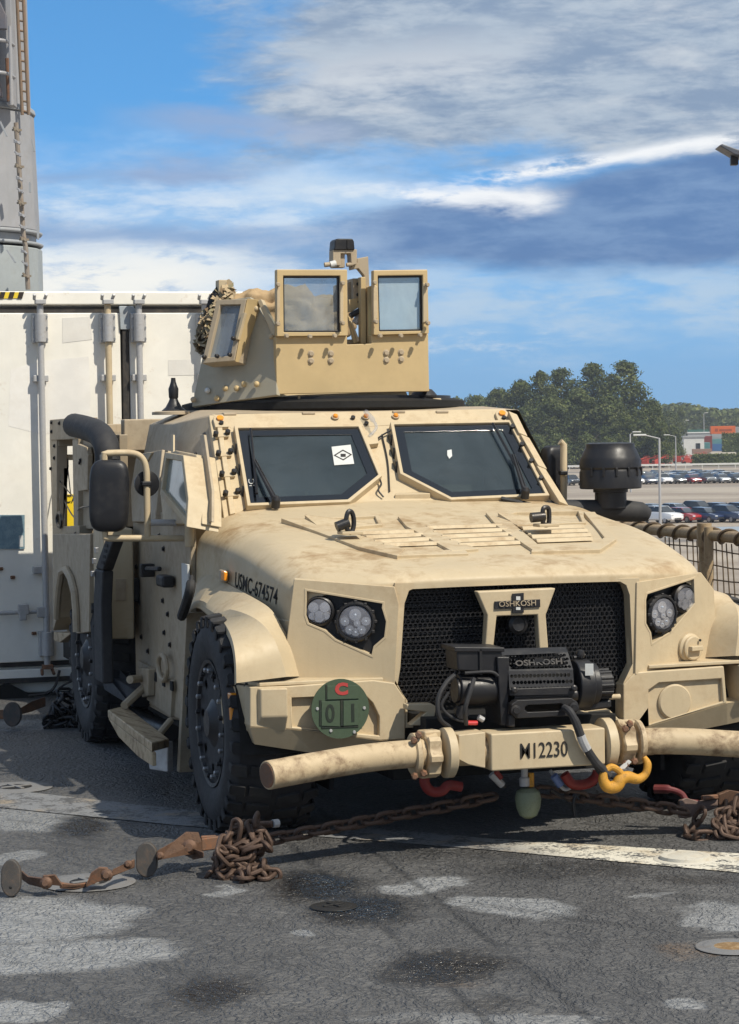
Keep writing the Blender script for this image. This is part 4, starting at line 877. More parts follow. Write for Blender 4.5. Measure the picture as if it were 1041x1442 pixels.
# bridge plate disc
bp = MB().lathe([(.128, 0), (.128, .006), (.001, .006)], (-0.832,-0.655,0.596), (0, -1, 0), 40).done('bridge_plate', M_green, T, 0)
MB().box((-0.823,-0.625,0.592), (.18, .05, .18)).done('plate_bracket', M_tan, bp, .003)
M_gd = painted('olive_dark', (.018, .026, .018), .6, .2); M_gr2 = painted('plate_red', (.42, .05, .045), .6, .2)
def tile(pts): return MB().prism([Vector(p) for p in pts], (0, .004, 0)).done('number_tile', M_green, bp, .001)
for q in ([(-0.890,-0.667,0.697), (-0.748,-0.667,0.693), (-0.749,-0.667,0.636), (-0.891,-0.667,0.639)], [(-0.916,-0.667,0.631), (-0.835,-0.667,0.631), (-0.837,-0.667,0.521), (-0.918,-0.667,0.528)], [(-0.819,-0.667,0.630), (-0.753,-0.667,0.630), (-0.754,-0.667,0.523), (-0.821,-0.667,0.523)]): tile(q)
for q in ([(-0.896,-0.664,0.703), (-0.889,-0.664,0.703), (-0.890,-0.664,0.636), (-0.897,-0.664,0.636)], [(-0.831,-0.664,0.636), (-0.818,-0.664,0.636), (-0.820,-0.664,0.517), (-0.833,-0.664,0.518)], [(-0.925,-0.664,0.638), (-0.915,-0.664,0.637), (-0.917,-0.664,0.528), (-0.927,-0.664,0.528)], [(-0.917,-0.664,0.525), (-0.754,-0.664,0.520), (-0.754,-0.664,0.513), (-0.918,-0.664,0.516)]):
    MB().prism([Vector(p) for p in q], (0, .003, 0)).done('tile_slot', M_gd, bp, 0)
text('plate_letter', 'C', .066, (-0.828,-0.668,0.679), (1, 0, 0), (0, 0, 1), M_gr2, bp, .0008, 1.2, bold=.004)
text('plate_digit', '0', .108, (-0.880,-0.668,0.575), (1, 0, 0), (0, 0, 1), M_gd, bp, .0008, .80, bold=.002)
text('plate_digit', '1', .108, (-0.779,-0.668,0.573), (1, 0, 0), (0, 0, 1), M_gd, bp, .0008, .9, bold=.002)
for p in ((-0.934,-0.660,0.601), (-0.726,-0.660,0.594), (-0.876,-0.660,0.504), (-0.772,-0.660,0.493)): MB().lathe([(.008, 0), (.006, .006)], p, (0, -1, 0), 8).done('plate_screw', M_grey, bp)
# lower brackets beside the winch
panel('tow_bracket', [(-0.547,-0.700,0.605), (-0.435,-0.700,0.603), (-0.413,-0.700,0.589), (-0.423,-0.700,0.544), (-0.481,-0.700,0.510), (-0.533,-0.700,0.513), (-0.461,-0.700,0.567), (-0.547,-0.700,0.581)], (0, .06, 0))
panel('tow_bracket', [(0.238,-0.700,0.529), (0.386,-0.700,0.538), (0.439,-0.700,0.485), (0.445,-0.700,0.456), (0.374,-0.700,0.453), (0.352,-0.700,0.505), (0.245,-0.700,0.516)], (0, .06, 0))
MB().tube([(0.322,-0.750,0.599), (0.416,-0.750,0.598)], .012, 10).done('bracket_pin', M_tan, T)
panel('winch_tray', [(-0.487,-0.780,0.550), (0.386,-0.780,0.528), (0.385,-0.780,0.450), (-0.488,-0.780,0.477)], (0, .5, 0), T, M_dark)
# --- front tow tube -------------------------------------------------------
tb = empty('tow_tube', parent=T)
YB = -1.0
a = Vector((-0.573,-1.000,0.437)); e = Vector((-1.305,-1.250,0.419))
pth = smooth_path([a, a.lerp(e, .35)+Vector((0, 0, .012)), a.lerp(e, .7)+Vector((0, 0, .008)), e], 6)
MB().tube(pth, .058, 22).done('tube_arm', M_tand, tb, .004)
ax_ = (pth[-1]-pth[-2]).normalized(); MB().lathe([(.050, 0), (.050, .003)], pth[-1], ax_, 20).done('arm_bore', M_rust, tb)
a2 = Vector((0.359,-1.000,0.435)); e2 = Vector((0.923,-1.120,0.402))
MB().tube(smooth_path([a2, a2.lerp(e2, .4)+Vector((0, 0, .008)), e2, e2+Vector((.12, -.02, 0))], 5), .057, 22).done('tube_arm', M_tand, tb, .004)
# square centre section
c0 = Vector((-0.303,-1.000,0.435)); c1 = Vector((0.209,-1.000,0.425)); cz = (c0.z+c1.z)/2
b = MB(); b.bb((c0.x, -1.085, cz-.075), (c1.x, -.93, cz+.082)); bc = b.done('tube_centre', M_tan, tb, .008)
panel('centre_gusset', [(-0.439,-1.070,0.513), (-0.320,-1.070,0.519), (-0.323,-1.070,0.367), (-0.397,-1.070,0.386), (-0.441,-1.070,0.410)], (0, .13, 0), tb)
MB().tube([(c0.x-.18, -1.0, cz+.005), (c0.x+.02, -1.0, cz+.005)], .062, 20).done('tube_centre', M_tand, tb)
MB().tube([(c1.x-.02, -1.0, cz), (c1.x+.25, -1.0, cz)], .058, 20).done('tube_centre', M_tand, tb)
text('stencil_number', 'M12230', .092, (-0.070,-1.088,0.430), (1, 0, .0), (0, 0, 1), M_stencil, tb, .0008, .72, bold=.0002)
def flange(x, r, w, z, wav=0, mat=None):
    b = MB(); n = 28
    rr = [r*(1+wav*(1 if (k//2) % 2 else 0)) for k in range(n)]
    ring = lambda xx, f: [(xx, -1.0+math.cos(2*math.pi*k/n)*rr[k]*f, z+math.sin(2*math.pi*k/n)*rr[k]*f) for k in range(n)]
    L_ = [[b.bm.verts.new(p) for p in ring(xx, f)] for xx, f in ((x-w/2, .9), (x-w/2+.006, 1), (x+w/2-.006, 1), (x+w/2, .9))]
    for i in range(3):
        for k in range(n): b.bm.faces.new((L_[i][k], L_[i][(k+1) % n], L_[i+1][(k+1) % n], L_[i+1][k]))
    b.bm.faces.new(L_[0]); b.bm.faces.new(L_[3][::-1]); return b.done('flange', mat or M_tand, tb, 0)
zl = cz+.002
fx = lambda p: Vector(p).x
flange(fx((-0.610,-1.000,0.439)), .090, .03, zl); flange(fx((-0.542,-1.000,0.436)), .082, .06, zl, .2); flange(fx((-0.467,-1.000,0.437)), .105, .045, zl, .0, M_tan)
flange(fx((0.244,-1.000,0.423)), .110, .05, zl, 0, M_tan); flange(fx((0.326,-1.000,0.425)), .085, .06, zl, .15); flange(fx((0.388,-1.000,0.428)), .096, .03, zl)
for dx, dz in ((-.02, .07), (.02, -.07), (-.02, -.08), (.0, .09)):
    MB().lathe([(.016, 0), (.016, .018), (.010, .03)], (fx((-0.610,-1.000,0.439))+dx, -1.06, zl+dz), (-.3, -1, 0), 6).done('clamp_bolt', M_rust, tb)
    MB().lathe([(.016, 0), (.016, .018), (.010, .03)], (fx((0.326,-1.000,0.425))+dx, -1.07, zl+dz), (-.3, -1, 0), 6).done('clamp_bolt', M_rust, tb)
for px in ((-0.540,-0.980,0.504), (0.362,-0.980,0.500), (-0.555,-0.980,0.356)): MB().box(px, (.08, .07, .05), R(12)).done('clamp_ear', M_tand, tb, .008)
# --- winch ----------------------------------------------------------------
wn = empty('winch', parent=T)
def wp(name, pts, vec, mat=M_blk, bev=.006, par=wn): return MB().prism([Vector(p) for p in pts], vec).done(name, mat, par, bev)
wp('control_box', [(-0.413,-0.980,0.862), (-0.208,-0.980,0.853), (-0.216,-0.980,0.752), (-0.408,-0.980,0.769)], (0, .16, 0), bev=.01)
wp('control_lid', [(-0.426,-0.990,0.872), (-0.202,-0.990,0.860), (-0.202,-0.990,0.842), (-0.423,-0.990,0.851)], (0, .18, 0), bev=.004)
MB().box((-0.309,-0.985,0.804), (.012, .01, .11)).done('lid_strap', M_gun, wn, .002)
MB().tube([(-0.392,-0.920,0.682), (-0.205,-0.920,0.679)], .068, 24).done('winch_motor', M_blk, wn, .006)
MB().tube([(-0.405,-0.920,0.682), (-0.380,-0.920,0.681)], .055, 20).done('motor_cap', M_gun, wn, .004)
# drum cover: faceted, perforated
def perforated(name, q, nx, nz, r, skip=None):
    """quad plate with real round (octagonal) holes"""
    A, B_, C_, D_ = [Vector(p) for p in q]; n = (B_-A).cross(D_-A).normalized()
    def pt(u, v): return A.lerp(B_, u).lerp(D_.lerp(C_, u), v)
    holes = []; Wd = (B_-A).length; Hd = (D_-A).length
    for j in range(nz):
        for i in range(nx):
            u = (i+.5+(.5 if j % 2 else 0)-.25)/nx*.94+.03; v = (j+.8)/(nz+.6)
            if skip and skip(u, v): continue
            if u > .97: continue
            holes.append([pt(u+r*math.cos(R(60*k))/Wd, v+r*math.sin(R(60*k))/Hd) for k in range(6)])
    return plate_hole([A, B_, C_, D_], holes, n*.004 if n.y > 0 else -n*.004).done(name, M_blk, wn, 0, smooth=False)
wp('drum_end_plate', [(-0.241,-1.000,0.824), (-0.184,-1.000,0.821), (-0.194,-1.000,0.531), (-0.226,-1.000,0.532)], (0, .2, 0))
perforated('drum_cover', [(-0.187,-0.930,0.824), (0.105,-0.930,0.824), (0.100,-1.000,0.755), (-0.191,-1.000,0.761)], 18, 4, .008, lambda u, v: .22 < u < .76)
perforated('drum_cover', [(-0.191,-1.000,0.761), (0.100,-1.000,0.755), (0.097,-1.020,0.657), (-0.193,-1.020,0.665)], 16, 3, .0085)
wp('drum_band', [(-0.195,-1.025,0.689), (0.099,-1.025,0.685), (0.098,-1.025,0.651), (-0.195,-1.025,0.659)], (0, .03, 0), bev=.003)
wp('cover_backing', [(-0.183,-0.960,0.748), (0.112,-0.960,0.744), (0.116,-0.960,0.577), (-0.173,-0.960,0.585)], (0, .1, 0), M_dark)
wp('cover_top', [(-0.205,-0.900,0.846), (0.108,-0.900,0.842), (0.105,-0.930,0.821), (-0.191,-0.930,0.821)], (0, .01, 0), bev=0)
tw = text('winch_letters', 'OSHKOSH', .034, Vector((-0.048,-0.985,0.790)), (1, 0, 0), (0, .35, 1), M_gun, wn, .001, 1.35, bold=.001)
wp('badge', [(-0.067,-0.985,0.809), (-0.026,-0.985,0.807), (-0.026,-0.985,0.792), (-0.067,-0.985,0.794)], (0, .004, 0), M_gun, 0)
MB().tube([(-0.167,-0.980,0.647), (0.122,-0.980,0.646)], .028, 14).done('winch_drum', M_gun, wn)
for p in ((-0.180,-1.035,0.684), (0.088,-1.035,0.680)): MB().lathe([(.014, 0), (.014, .01), (.008, .014)], p, (0, -1, 0), 8).done('cover_bolt', M_gun, wn)
fo = [(-0.199,-1.050,0.626), (-0.173,-1.050,0.643), (0.075,-1.050,0.640), (0.104,-1.050,0.618), (0.103,-1.050,0.582), (0.074,-1.050,0.565), (-0.174,-1.050,0.566), (-0.196,-1.050,0.585)]
fi = [(-0.136,-1.050,0.611), (-0.123,-1.050,0.620), (0.024,-1.050,0.619), (0.036,-1.050,0.609), (0.036,-1.050,0.597), (0.023,-1.050,0.589), (-0.123,-1.050,0.590), (-0.136,-1.050,0.599)]
ring_prism([Vector(p) for p in fo], [Vector(p) for p in fi], (0, .05, 0)).done('fairlead', M_gun, wn, .006)
for p in ((-0.182,-1.055,0.602), (0.079,-1.055,0.601)):
    MB().lathe([(.022, 0), (.022, .008), (.015, .01), (.013, .016)], p, (0, -1, 0), 14).done('fairlead_bolt', M_gun, wn)
wp('fairlead_bracket', [(-0.198,-1.030,0.582), (-0.173,-1.030,0.569), (-0.174,-1.030,0.527), (-0.205,-1.030,0.529)], (0, .05, 0))
MB().tube([(0.127,-0.920,0.682), (0.199,-0.920,0.681)], .108, 32).done('gear_housing', M_blk, wn, .008)
MB().tube([(0.192,-0.920,0.682), (0.231,-0.920,0.683)], .092, 30).done('gear_housing', M_blk, wn, .008)
MB().tube([(0.225,-0.920,0.677), (0.297,-0.920,0.677)], .062, 24).done('clutch_knob', M_blk, wn, .006)
for k in range(12):
    a = k*math.pi/6; MB().tube([Vector((0.238,-0.920,0.677))+Vector((0, math.cos(a)*.060, math.sin(a)*.060)), Vector((0.294,-0.920,0.677))+Vector((0, math.cos(a)*.060, math.sin(a)*.060))], .008, 6).done('knob_rib', M_blk, wn)
wp('gear_foot', [(0.160,-0.950,0.604), (0.297,-0.950,0.613), (0.296,-0.950,0.576), (0.166,-0.950,0.567)], (0, .14, 0), bev=.01)
MB().box((0.162,-1.030,0.755), (.035, .004, .05), R(-20)).done('winch_sticker', M_decal, wn)
MB().lathe([(.018, 0), (.02, .012), (.012, .03)], (0.164,-0.920,0.799), (.1, -.2, 1), 10).done('clutch_lever', M_blk, wn); MB().tube([(0.135,-0.920,0.797), (0.187,-0.920,0.807)], .008, 8).done('clutch_lever', M_blk, wn)
for k, pp in enumerate(([(-0.411,-0.950,0.752), (-0.462,-0.980,0.721), (-0.504,-1.000,0.657), (-0.496,-1.000,0.576), (-0.430,-0.950,0.525)], [(-0.343,-1.000,0.738), (-0.370,-1.020,0.682), (-0.393,-1.020,0.609), (-0.374,-0.980,0.544)], [(-0.440,-0.950,0.678), (-0.472,-0.950,0.620), (-0.417,-0.950,0.566), (-0.329,-0.950,0.544)], [(-0.377,-0.980,0.759), (-0.273,-1.000,0.762), (-0.236,-1.000,0.743)])):
    MB().tube(smooth_path(pp, 6), .010 if k < 2 else .007, 8).done('winch_cable', M_rubs, wn)
MB().tube([(-0.380,-0.980,0.550), (-0.326,-0.980,0.547)], .010, 8).done('red_terminal', M_redlens, wn); MB().tube([(-0.320,-0.980,0.571), (-0.298,-0.980,0.558)], .012, 8).done('grey_terminal', M_grey, wn)
MB().lathe([(.03, 0), (.03, .03)], (-0.384,-0.930,0.592), (0, -1, 0), 14).done('solenoid', M_gun, wn)
# winch rope over the tube to the yellow hook
rp = smooth_path([(0.036,-1.060,0.601), (0.041,-1.110,0.591), (0.066,-1.120,0.538), (0.099,-1.120,0.452), (0.151,-1.110,0.376), (0.193,-1.100,0.336), (0.218,-1.100,0.305)], 7)
MB().tube(rp, [.016]*12+[.018]*(len(rp)-12), 10).done('winch_rope', M_rubs, wn)
MB().tube(rp[18:24], .020, 10).done('rope_sleeve', M_grey, wn)
MB().tube(smooth_path([(0.152,-1.090,0.373), (0.196,-1.060,0.319), (0.239,-1.080,0.283)], 5), .013, 8).done('winch_rope', M_rubs, wn)
hk = smooth_path([(0.199,-1.100,0.330), (0.192,-1.100,0.294), (0.211,-1.100,0.263), (0.250,-1.100,0.264), (0.270,-1.100,0.290), (0.302,-1.100,0.300), (0.347,-1.100,0.288), (0.383,-1.100,0.307), (0.394,-1.100,0.349), (0.382,-1.090,0.379)], 5)
nh = len(hk)
ho = MB().tube(hk, [.017+.011*math.sin(math.pi*min(i/(nh*.75), 1.0)) if i < nh*.85 else .018-.008*(i-nh*.85)/(nh*.15) for i in range(nh)], 12).done('yellow_hook', M_yel, wn)
MB().tube(smooth_path([(0.206,-1.100,0.336), (0.231,-1.100,0.346), (0.264,-1.100,0.326), (0.276,-1.100,0.301)], 4), .015, 10).done('hook_eye', M_yel, ho)
wp('hook_latch', [(0.257,-1.100,0.333), (0.309,-1.100,0.372), (0.322,-1.100,0.362), (0.289,-1.100,0.334)], (0, .012, 0), M_decal, .002, ho)
# red hooks, hose and lamp below the bumper
def red_hook(pts):
    MB().tube(smooth_path(pts, 5), .022, 12).done('tow_hook', M_red, T)
red_hook([(-0.513,-0.850,0.339), (-0.520,-0.850,0.288), (-0.492,-0.850,0.250), (-0.445,-0.850,0.247), (-0.413,-0.850,0.270), (-0.356,-0.850,0.260)])
red_hook([(0.113,-0.850,0.288), (0.149,-0.850,0.243), (0.214,-0.850,0.239), (0.254,-0.850,0.262), (0.268,-0.850,0.292)])
MB().lathe([(.018, 0), (.038, .012), (.052, .045), (.057, .085), (.050, .115), (.028, .13)], Vector((-0.055,-0.850,0.108)), (0, 0, 1), 20).done('drain_reservoir', painted('cloudy_reservoir', (.17, .20, .13), .35, .6, (.08, .09, .05), 0, 9, .3), T)
MB().lathe([(.022, 0), (.022, .035), (.015, .04), (.015, .12)], Vector((-0.070,-0.850,0.247)), (0, 0, 1), 12).done('reservoir_neck', M_grey, T); MB().lathe([(.014, 0), (.014, .06)], Vector((-0.041,-0.850,0.242)), (0, 0, 1), 6).done('reservoir_fitting', M_yel, T)
for k, pp in enumerate(([(-0.209,-0.800,0.324), (-0.178,-0.800,0.267), (-0.139,-0.800,0.240)], [(0.067,-0.800,0.299), (0.099,-0.800,0.251), (0.135,-0.800,0.212), (0.188,-0.800,0.234)], [(0.198,-0.800,0.214), (0.174,-0.800,0.154), (0.180,-0.800,0.091)], [(0.069,-0.800,0.216), (0.148,-0.800,0.171), (0.208,-0.800,0.214), (0.281,-0.800,0.228)])):
    MB().tube(smooth_path(pp, 5), .008, 8).done('brake_hose', M_grey if k == 1 else M_gun, T)
MB().tube([(0.076,-0.820,0.280), (0.108,-0.820,0.235)], .018, 10).done('hose_fitting', simple('blue_fitting', (.10, .16, .35), .4), T)
MB().tube([(-0.210,-0.820,0.302), (-0.159,-0.820,0.251)], .016, 10).done('hose_fitting', M_grey, T); MB().tube([(-0.194,-0.830,0.315), (-0.169,-0.830,0.283)], .012, 10).done('hose_fitting', M_red, T)
# axle and suspension shapes in the dark
b = MB(); b.tube([(-.9, 0, .42), (.9, 0, .42)], .08, 12); b.tube([(-.7, .25, .3), (-.2, .1, .35)], .05, 8); b.tube([(.7, .25, .3), (.2, .1, .35)], .05, 8); b.bb((-.3, -.45, .28), (.3, .1, .5)); b.done('front_axle', M_dark, T)
b = MB(); b.tube([(-.9, 3.13, .42), (.9, 3.13, .42)], .08, 12); b.done('rear_axle', M_dark, T)
# --- fenders (wheel arch flares) -----------------------------------------------
AO = [(-1.175,0.838,0.911), (-1.175,0.786,0.942), (-1.175,0.655,0.972), (-1.175,0.498,0.976), (-1.180,0.354,0.966), (-1.200,0.031,0.954), (-1.225,-0.244,0.926), (-1.260,-0.500,0.886), (-1.275,-0.611,0.818), (-1.275,-0.617,0.722)]
AI = [(-1.170,0.827,0.926), (-1.170,0.760,0.958), (-1.170,0.645,0.986), (-1.170,0.473,0.991), (-1.170,0.308,0.982), (-1.167,-0.180,0.994), (-1.132,-0.380,0.973), (-1.103,-0.500,0.929), (-1.078,-0.560,0.862), (-1.048,-0.590,0.736)]
AJ = [(-1.07, 1.00, 1.10), (-1.07, .94, 1.10), (-1.07, .78, 1.10), (-1.065, .60, 1.09), (-1.065, .38, 1.07), (-1.06, -.14, 1.035), (-1.04, -.32, 1.00), (-1.01, -.38, .93), (-.98, -.43, .85), (-.95, -.45, .72)]
def flare(s):
    f = lambda p: Vector((p[0] if s < 0 else -p[0], p[1], p[2]))
    O = smooth_path([f(p) for p in AO], 4); I = smooth_path([f(p) for p in AI], 4)
    cx, cz_ = 0.03, .47
    def shrink(p, d): v = Vector((0, p.y-cx, p.z-cz_)); return p-v.normalized()*d
    n = len(O); b = MB()
    mid = [O[i].lerp(I[i], .14) for i in range(n)]
    J = smooth_path([f(p) for p in AJ], 4)
    rings = [[shrink(p, .035) for p in O], O, mid, I, J]
    V = [[b.bm.verts.new(p) for p in r] for r in rings]
    for j in range(len(V)-1):
        for i in range(n-1): b.bm.faces.new((V[j][i], V[j][i+1], V[j+1][i+1], V[j+1][i]))
    o = b.done('wheel_arch', M_tan, T, .006, fixn=True, angle=50)
    # rear flap of the arch
    P0 = O[0]; b = MB(); b.prism([(P0.x, P0.y, P0.z), (P0.x, P0.y+.25, .10), (P0.x, P0.y+.31, .10), (P0.x, P0.y+.04, P0.z)], (s*-.25, 0, 0)); b.done('mud_flap', M_side, o, .004)
    ln = MB(); aa = [(s*1.24, .03+math.cos(R(t))*.555, .40+math.sin(R(t))*.545) for t in range(0, 181, 15)]
    vs0 = [ln.bm.verts.new(p) for p in aa]; vs1 = [ln.bm.verts.new((s*.80, p[1], p[2])) for p in aa]
    for i in range(len(aa)-1): ln.bm.faces.new((vs0[i], vs0[i+1], vs1[i+1], vs1[i]))
    ln.done('arch_liner', M_dark, o)
    b = MB(); b.bb((s*.80, -.35, .2), (s*.78, .9, 1.0)); b.done('arch_wall', M_dark, o)
    return o
flare(-1); flare(1)
# --- wheels ---------------------------------------------------------------------
def make_wheel():
    e = empty('wheel')
    RT, HW = .505, .195
    prof = [(.28, -HW+.02), (.31, -HW-.0), (.40, -HW-.012), (.455, -HW+.004), (.485, -HW+.03), (.490, -HW+.06), (.492, 0), (.490, HW-.06), (.485, HW-.03), (.455, HW-.004), (.40, HW+.012), (.31, HW), (.28, HW-.02)]
    ty = MB().lathe(prof, (0, 0, 0), (1, 0, 0), 64).done('tyre', M_rubs, e)
    b = MB()
    for k in range(30):       # tread lugs in a staggered, angled pattern
        a = k*2*math.pi/30
        for s in (-1, 1):
            aa = a+(math.pi/30 if s > 0 else 0)
            def pt(x, da, r): t = aa+da; return (x, math.cos(t)*r, math.sin(t)*r)
            for (x0, x1, d0, d1, w_) in ((.135, .200, .02, .0, .062), (.015, .120, .055, .012, .058)):
                q = [(s*x0, d0-w_), (s*x1, d1-w_), (s*x1, d1+w_), (s*x0, d0+w_)]
                lo_ = [pt(x, d, .480) for x, d in q]; hi = [pt(x*(.985), d*.93, RT-(.012 if abs(x) > .17 else 0)) for x, d in q]
                b.poly(lo_+hi, [(0, 1, 2, 3), (7, 6, 5, 4), (0, 4, 5, 1), (1, 5, 6, 2), (2, 6, 7, 3), (3, 7, 4, 0)])
            q = [(s*.194, -.05), (s*.203, -.04), (s*.203, .04), (s*.194, .05)]     # shoulder knobs running onto the wall
            lo_ = [pt(x, d, .44) for x, d in q]; hi = [pt(x, d, .493) for x, d in q]
            b.poly(lo_+hi, [(0, 1, 2, 3), (7, 6, 5, 4), (0, 4, 5, 1), (1, 5, 6, 2), (2, 6, 7, 3), (3, 7, 4, 0)])
    tr = b.done('tread_lugs', M_rub, ty, .004, 1); tag(tr, None, None, kind='stuff')
    MB().lathe([(.275, -HW+.03), (.292, -HW+.012), (.292, -HW+.002), (.275, -HW+.006), (.262, -HW+.05), (.24, -HW+.075), (.12, -HW+.06), (.11, -HW+.02), (.075, -HW-.0), (.06, -HW-.012), (.001, -HW-.014)], (0, 0, 0), (1, 0, 0), 48).done('rim', M_gun, e)
    b2 = []
    for k in range(10):
        t = k*2*math.pi/10; b2.append(MB().lathe([(.018, 0), (.018, .022), (.01, .032)], (-HW+.07, math.cos(t)*.17, math.sin(t)*.17), (-1, 0, 0), 6).done('wheel_nut', M_gun, e))
    for k in range(20):
        t = k*2*math.pi/20; MB().lathe([(.012, 0), (.012, .018), (.007, .022)], (-HW+.012, math.cos(t)*.245, math.sin(t)*.245), (-1, 0, 0), 6).done('beadlock_bolt', M_steel if k % 3 else M_gun, e)
    for k in range(8):
        t = k*2*math.pi/8; MB().box((-HW+.045, math.cos(t)*.215, math.sin(t)*.215), (.05, .06, .05), Matrix.Rotation(t, 3, 'X').to_quaternion()).done('rim_lug', M_gun, e, .006)
    return e
w0 = make_wheel(); w0.parent = T; w0.location = (-1.26+.195, 0, .478); w0.scale = (1, .98, .98)
for x, y, flip in ((1.29-.195, 0, 1), (-1.29+.195, 3.18, 0), (1.29-.195, 3.18, 1)):
    w_ = copy_tree(w0, T); w_.location = (x, y, .485); w_.rotation_euler = (R(17) if not flip else R(5), 0, math.pi if flip else 0)
w0.rotation_euler = (R(6), 0, 0)
# --- turret -----------------------------------------------------------------
tu = empty('turret', (0, 0, 0), parent=T)
YT = 1.85; FT = (0, .05, 0)
def tp(name, pts, vec=FT, mat=None, bev=.004, par=tu): return MB().prism([Vector(p) for p in pts], vec).done(name, mat or M_tan2, par, bev)
MB().lathe([(.78, 1.885), (.80, 1.90), (.80, 1.935), (.74, 1.95)], (0, 2.55, 0), (0, 0, 1), 64).done('turret_ring', M_dark, tu)
MB().lathe([(.70, 1.94), (.72, 1.95), (.72, 1.965)], (0, 2.55, 0), (0, 0, 1), 64).done('bearing_race', M_gun, tu)
front = tp('front_armour', [(-0.452,1.850,2.283), (-0.055,1.850,2.285), (-0.056,1.850,2.239), (0.079,1.850,2.243), (0.080,1.850,2.288), (0.401,1.850,2.295), (0.404,1.850,1.983), (-0.450,1.850,1.977)])
for px in ((-0.258,1.850,2.191), (-0.259,1.850,2.153), (-0.148,1.850,2.191), (-0.149,1.850,2.153), (0.162,1.850,2.193), (0.162,1.850,2.154), (0.246,1.850,2.196), (0.246,1.850,2.158)):
    MB().lathe([(.018, 0), (.018, .003), (.013, .005), (.011, .011)], px, (0, -1, 0), 12).done('armour_bolt', M_side, front)
def twin(outl, ins, gm, nm):
    O = [Vector(p)+Vector((0, -.03, 0)) for p in outl]; I = [Vector(p)+Vector((0, -.03, 0)) for p in ins]
    fr_ = ring_prism(O, I, (0, .05, 0)).done('window_frame', M_tan2, tu, .005)
    ring_prism([p+Vector((0, .018, 0)) for p in inset(I, -.002)], [p+Vector((0, .018, 0)) for p in inset(I, .010)], (0, .02, 0)).done('window_seal', M_gun, fr_, .002)
    MB().prism([p+Vector((0, .03, 0)) for p in inset(I, .0)], (0, .05, 0)).done('armoured_glass', gm, fr_, 0, smooth=False)
    return fr_
f1 = twin([(-0.446,1.850,2.637), (-0.057,1.850,2.638), (-0.059,1.850,2.285), (-0.452,1.850,2.283)], [(-0.411,1.850,2.603), (-0.098,1.850,2.604), (-0.099,1.850,2.304), (-0.413,1.850,2.305)], M_tglass, 'l')
f2 = twin([(0.089,1.850,2.635), (0.394,1.850,2.640), (0.397,1.850,2.295), (0.084,1.850,2.288)], [(0.113,1.850,2.605), (0.366,1.850,2.609), (0.365,1.850,2.310), (0.116,1.850,2.307)], M_tglass2, 'r')
for q, par in (([(-0.449,1.810,2.566), (-0.430,1.810,2.559), (-0.434,1.810,2.364), (-0.453,1.810,2.353)], f1), ([(-0.102,1.810,2.567), (-0.082,1.810,2.560), (-0.085,1.810,2.363), (-0.105,1.810,2.352)], f1), ([(0.084,1.810,2.560), (0.108,1.810,2.545), (0.105,1.810,2.378), (0.081,1.810,2.355)], f2), ([(0.364,1.810,2.568), (0.388,1.810,2.561), (0.385,1.810,2.362), (0.361,1.810,2.351)], f2)):
    tp('window_clamp', q, (0, .02, 0), M_tan, .004, par)
for p, par in (((-0.448,1.800,2.555), f1), ((-0.452,1.800,2.348), f1), ((-0.093,1.800,2.563), f1), ((-0.096,1.800,2.351), f1), ((-0.406,1.800,2.284), f1), ((-0.278,1.800,2.280), f1), ((-0.141,1.800,2.283), f1), ((0.085,1.800,2.567), f2), ((0.090,1.800,2.358), f2), ((0.381,1.800,2.556), f2), ((0.382,1.800,2.350), f2), ((0.112,1.800,2.282), f2), ((0.228,1.800,2.282), f2), ((0.336,1.800,2.285), f2)):
    MB().lathe([(.013, 0), (.013, .014), (.009, .018), (.009, .026)], p, (0, -1, 0), 8).done('clamp_bolt', M_side, par)
# left flank: sloped plate, its window box and brace
A0 = Vector((-0.444,1.870,1.978)); A1 = Vector((-0.443,1.870,2.299))
FL = [(-0.454,1.832,1.973), (-0.817,2.296,1.920), (-0.759,2.306,2.156), (-0.659,2.297,2.496), (-0.522,2.120,2.509), (-0.497,2.067,2.460), (-0.435,1.918,2.278)]
nT = Vector((-.8, -.6, .22)).normalized()
fk = MB().prism([Vector(p) for p in FL], nT*-.03).done('flank_armour', M_flank_shade, tu, .004)
WB = [(-0.704,2.135,2.495), (-0.570,2.006,2.491), (-0.647,1.987,2.160), (-0.794,2.129,2.151)]
P = [Vector(p) for p in WB]
b = ring_prism(P, inset(P, .030), nT*-.10); wb = b.done('flank_window_frame', M_side, fk, .004)
MB().prism([p-nT*.02 for p in inset(P, .028)], nT*-.03).done('flank_window', M_tglass, wb, 0, smooth=False)
MB().prism([p-nT*.07 for p in inset(P, .028)], nT*-.01).done('window_back_plate', painted('faded_blind', (.40, .42, .50), .5, .4, (.5, .46, .38), 0, 1.5), wb, 0)
tp('window_box_side', [(-0.567,2.003,2.495), (-0.489,2.033,2.489), (-0.587,2.074,2.147), (-0.644,1.982,2.156)], nT*-.02, M_tan2, .003, fk)
tp('window_clamp', [(-0.598,1.991,2.418), (-0.586,1.975,2.417), (-0.627,1.977,2.274), (-0.639,1.993,2.274)], nT*-.02, M_tan, .002, fk)
for p in ((-0.776,2.118,2.184), (-0.722,2.046,2.186), (-0.665,1.989,2.191), (-0.643,1.992,2.278)): MB().lathe([(.012, 0), (.012, .014), (.008, .02)], p, nT, 8).done('clamp_bolt', M_gun, wb)
tp('flank_brace', [(-0.504,2.035,2.485), (-0.486,2.013,2.492), (-0.440,1.893,2.330), (-0.450,1.889,2.285), (-0.460,1.909,2.300)], nT*-.03, M_tan, .005, fk)
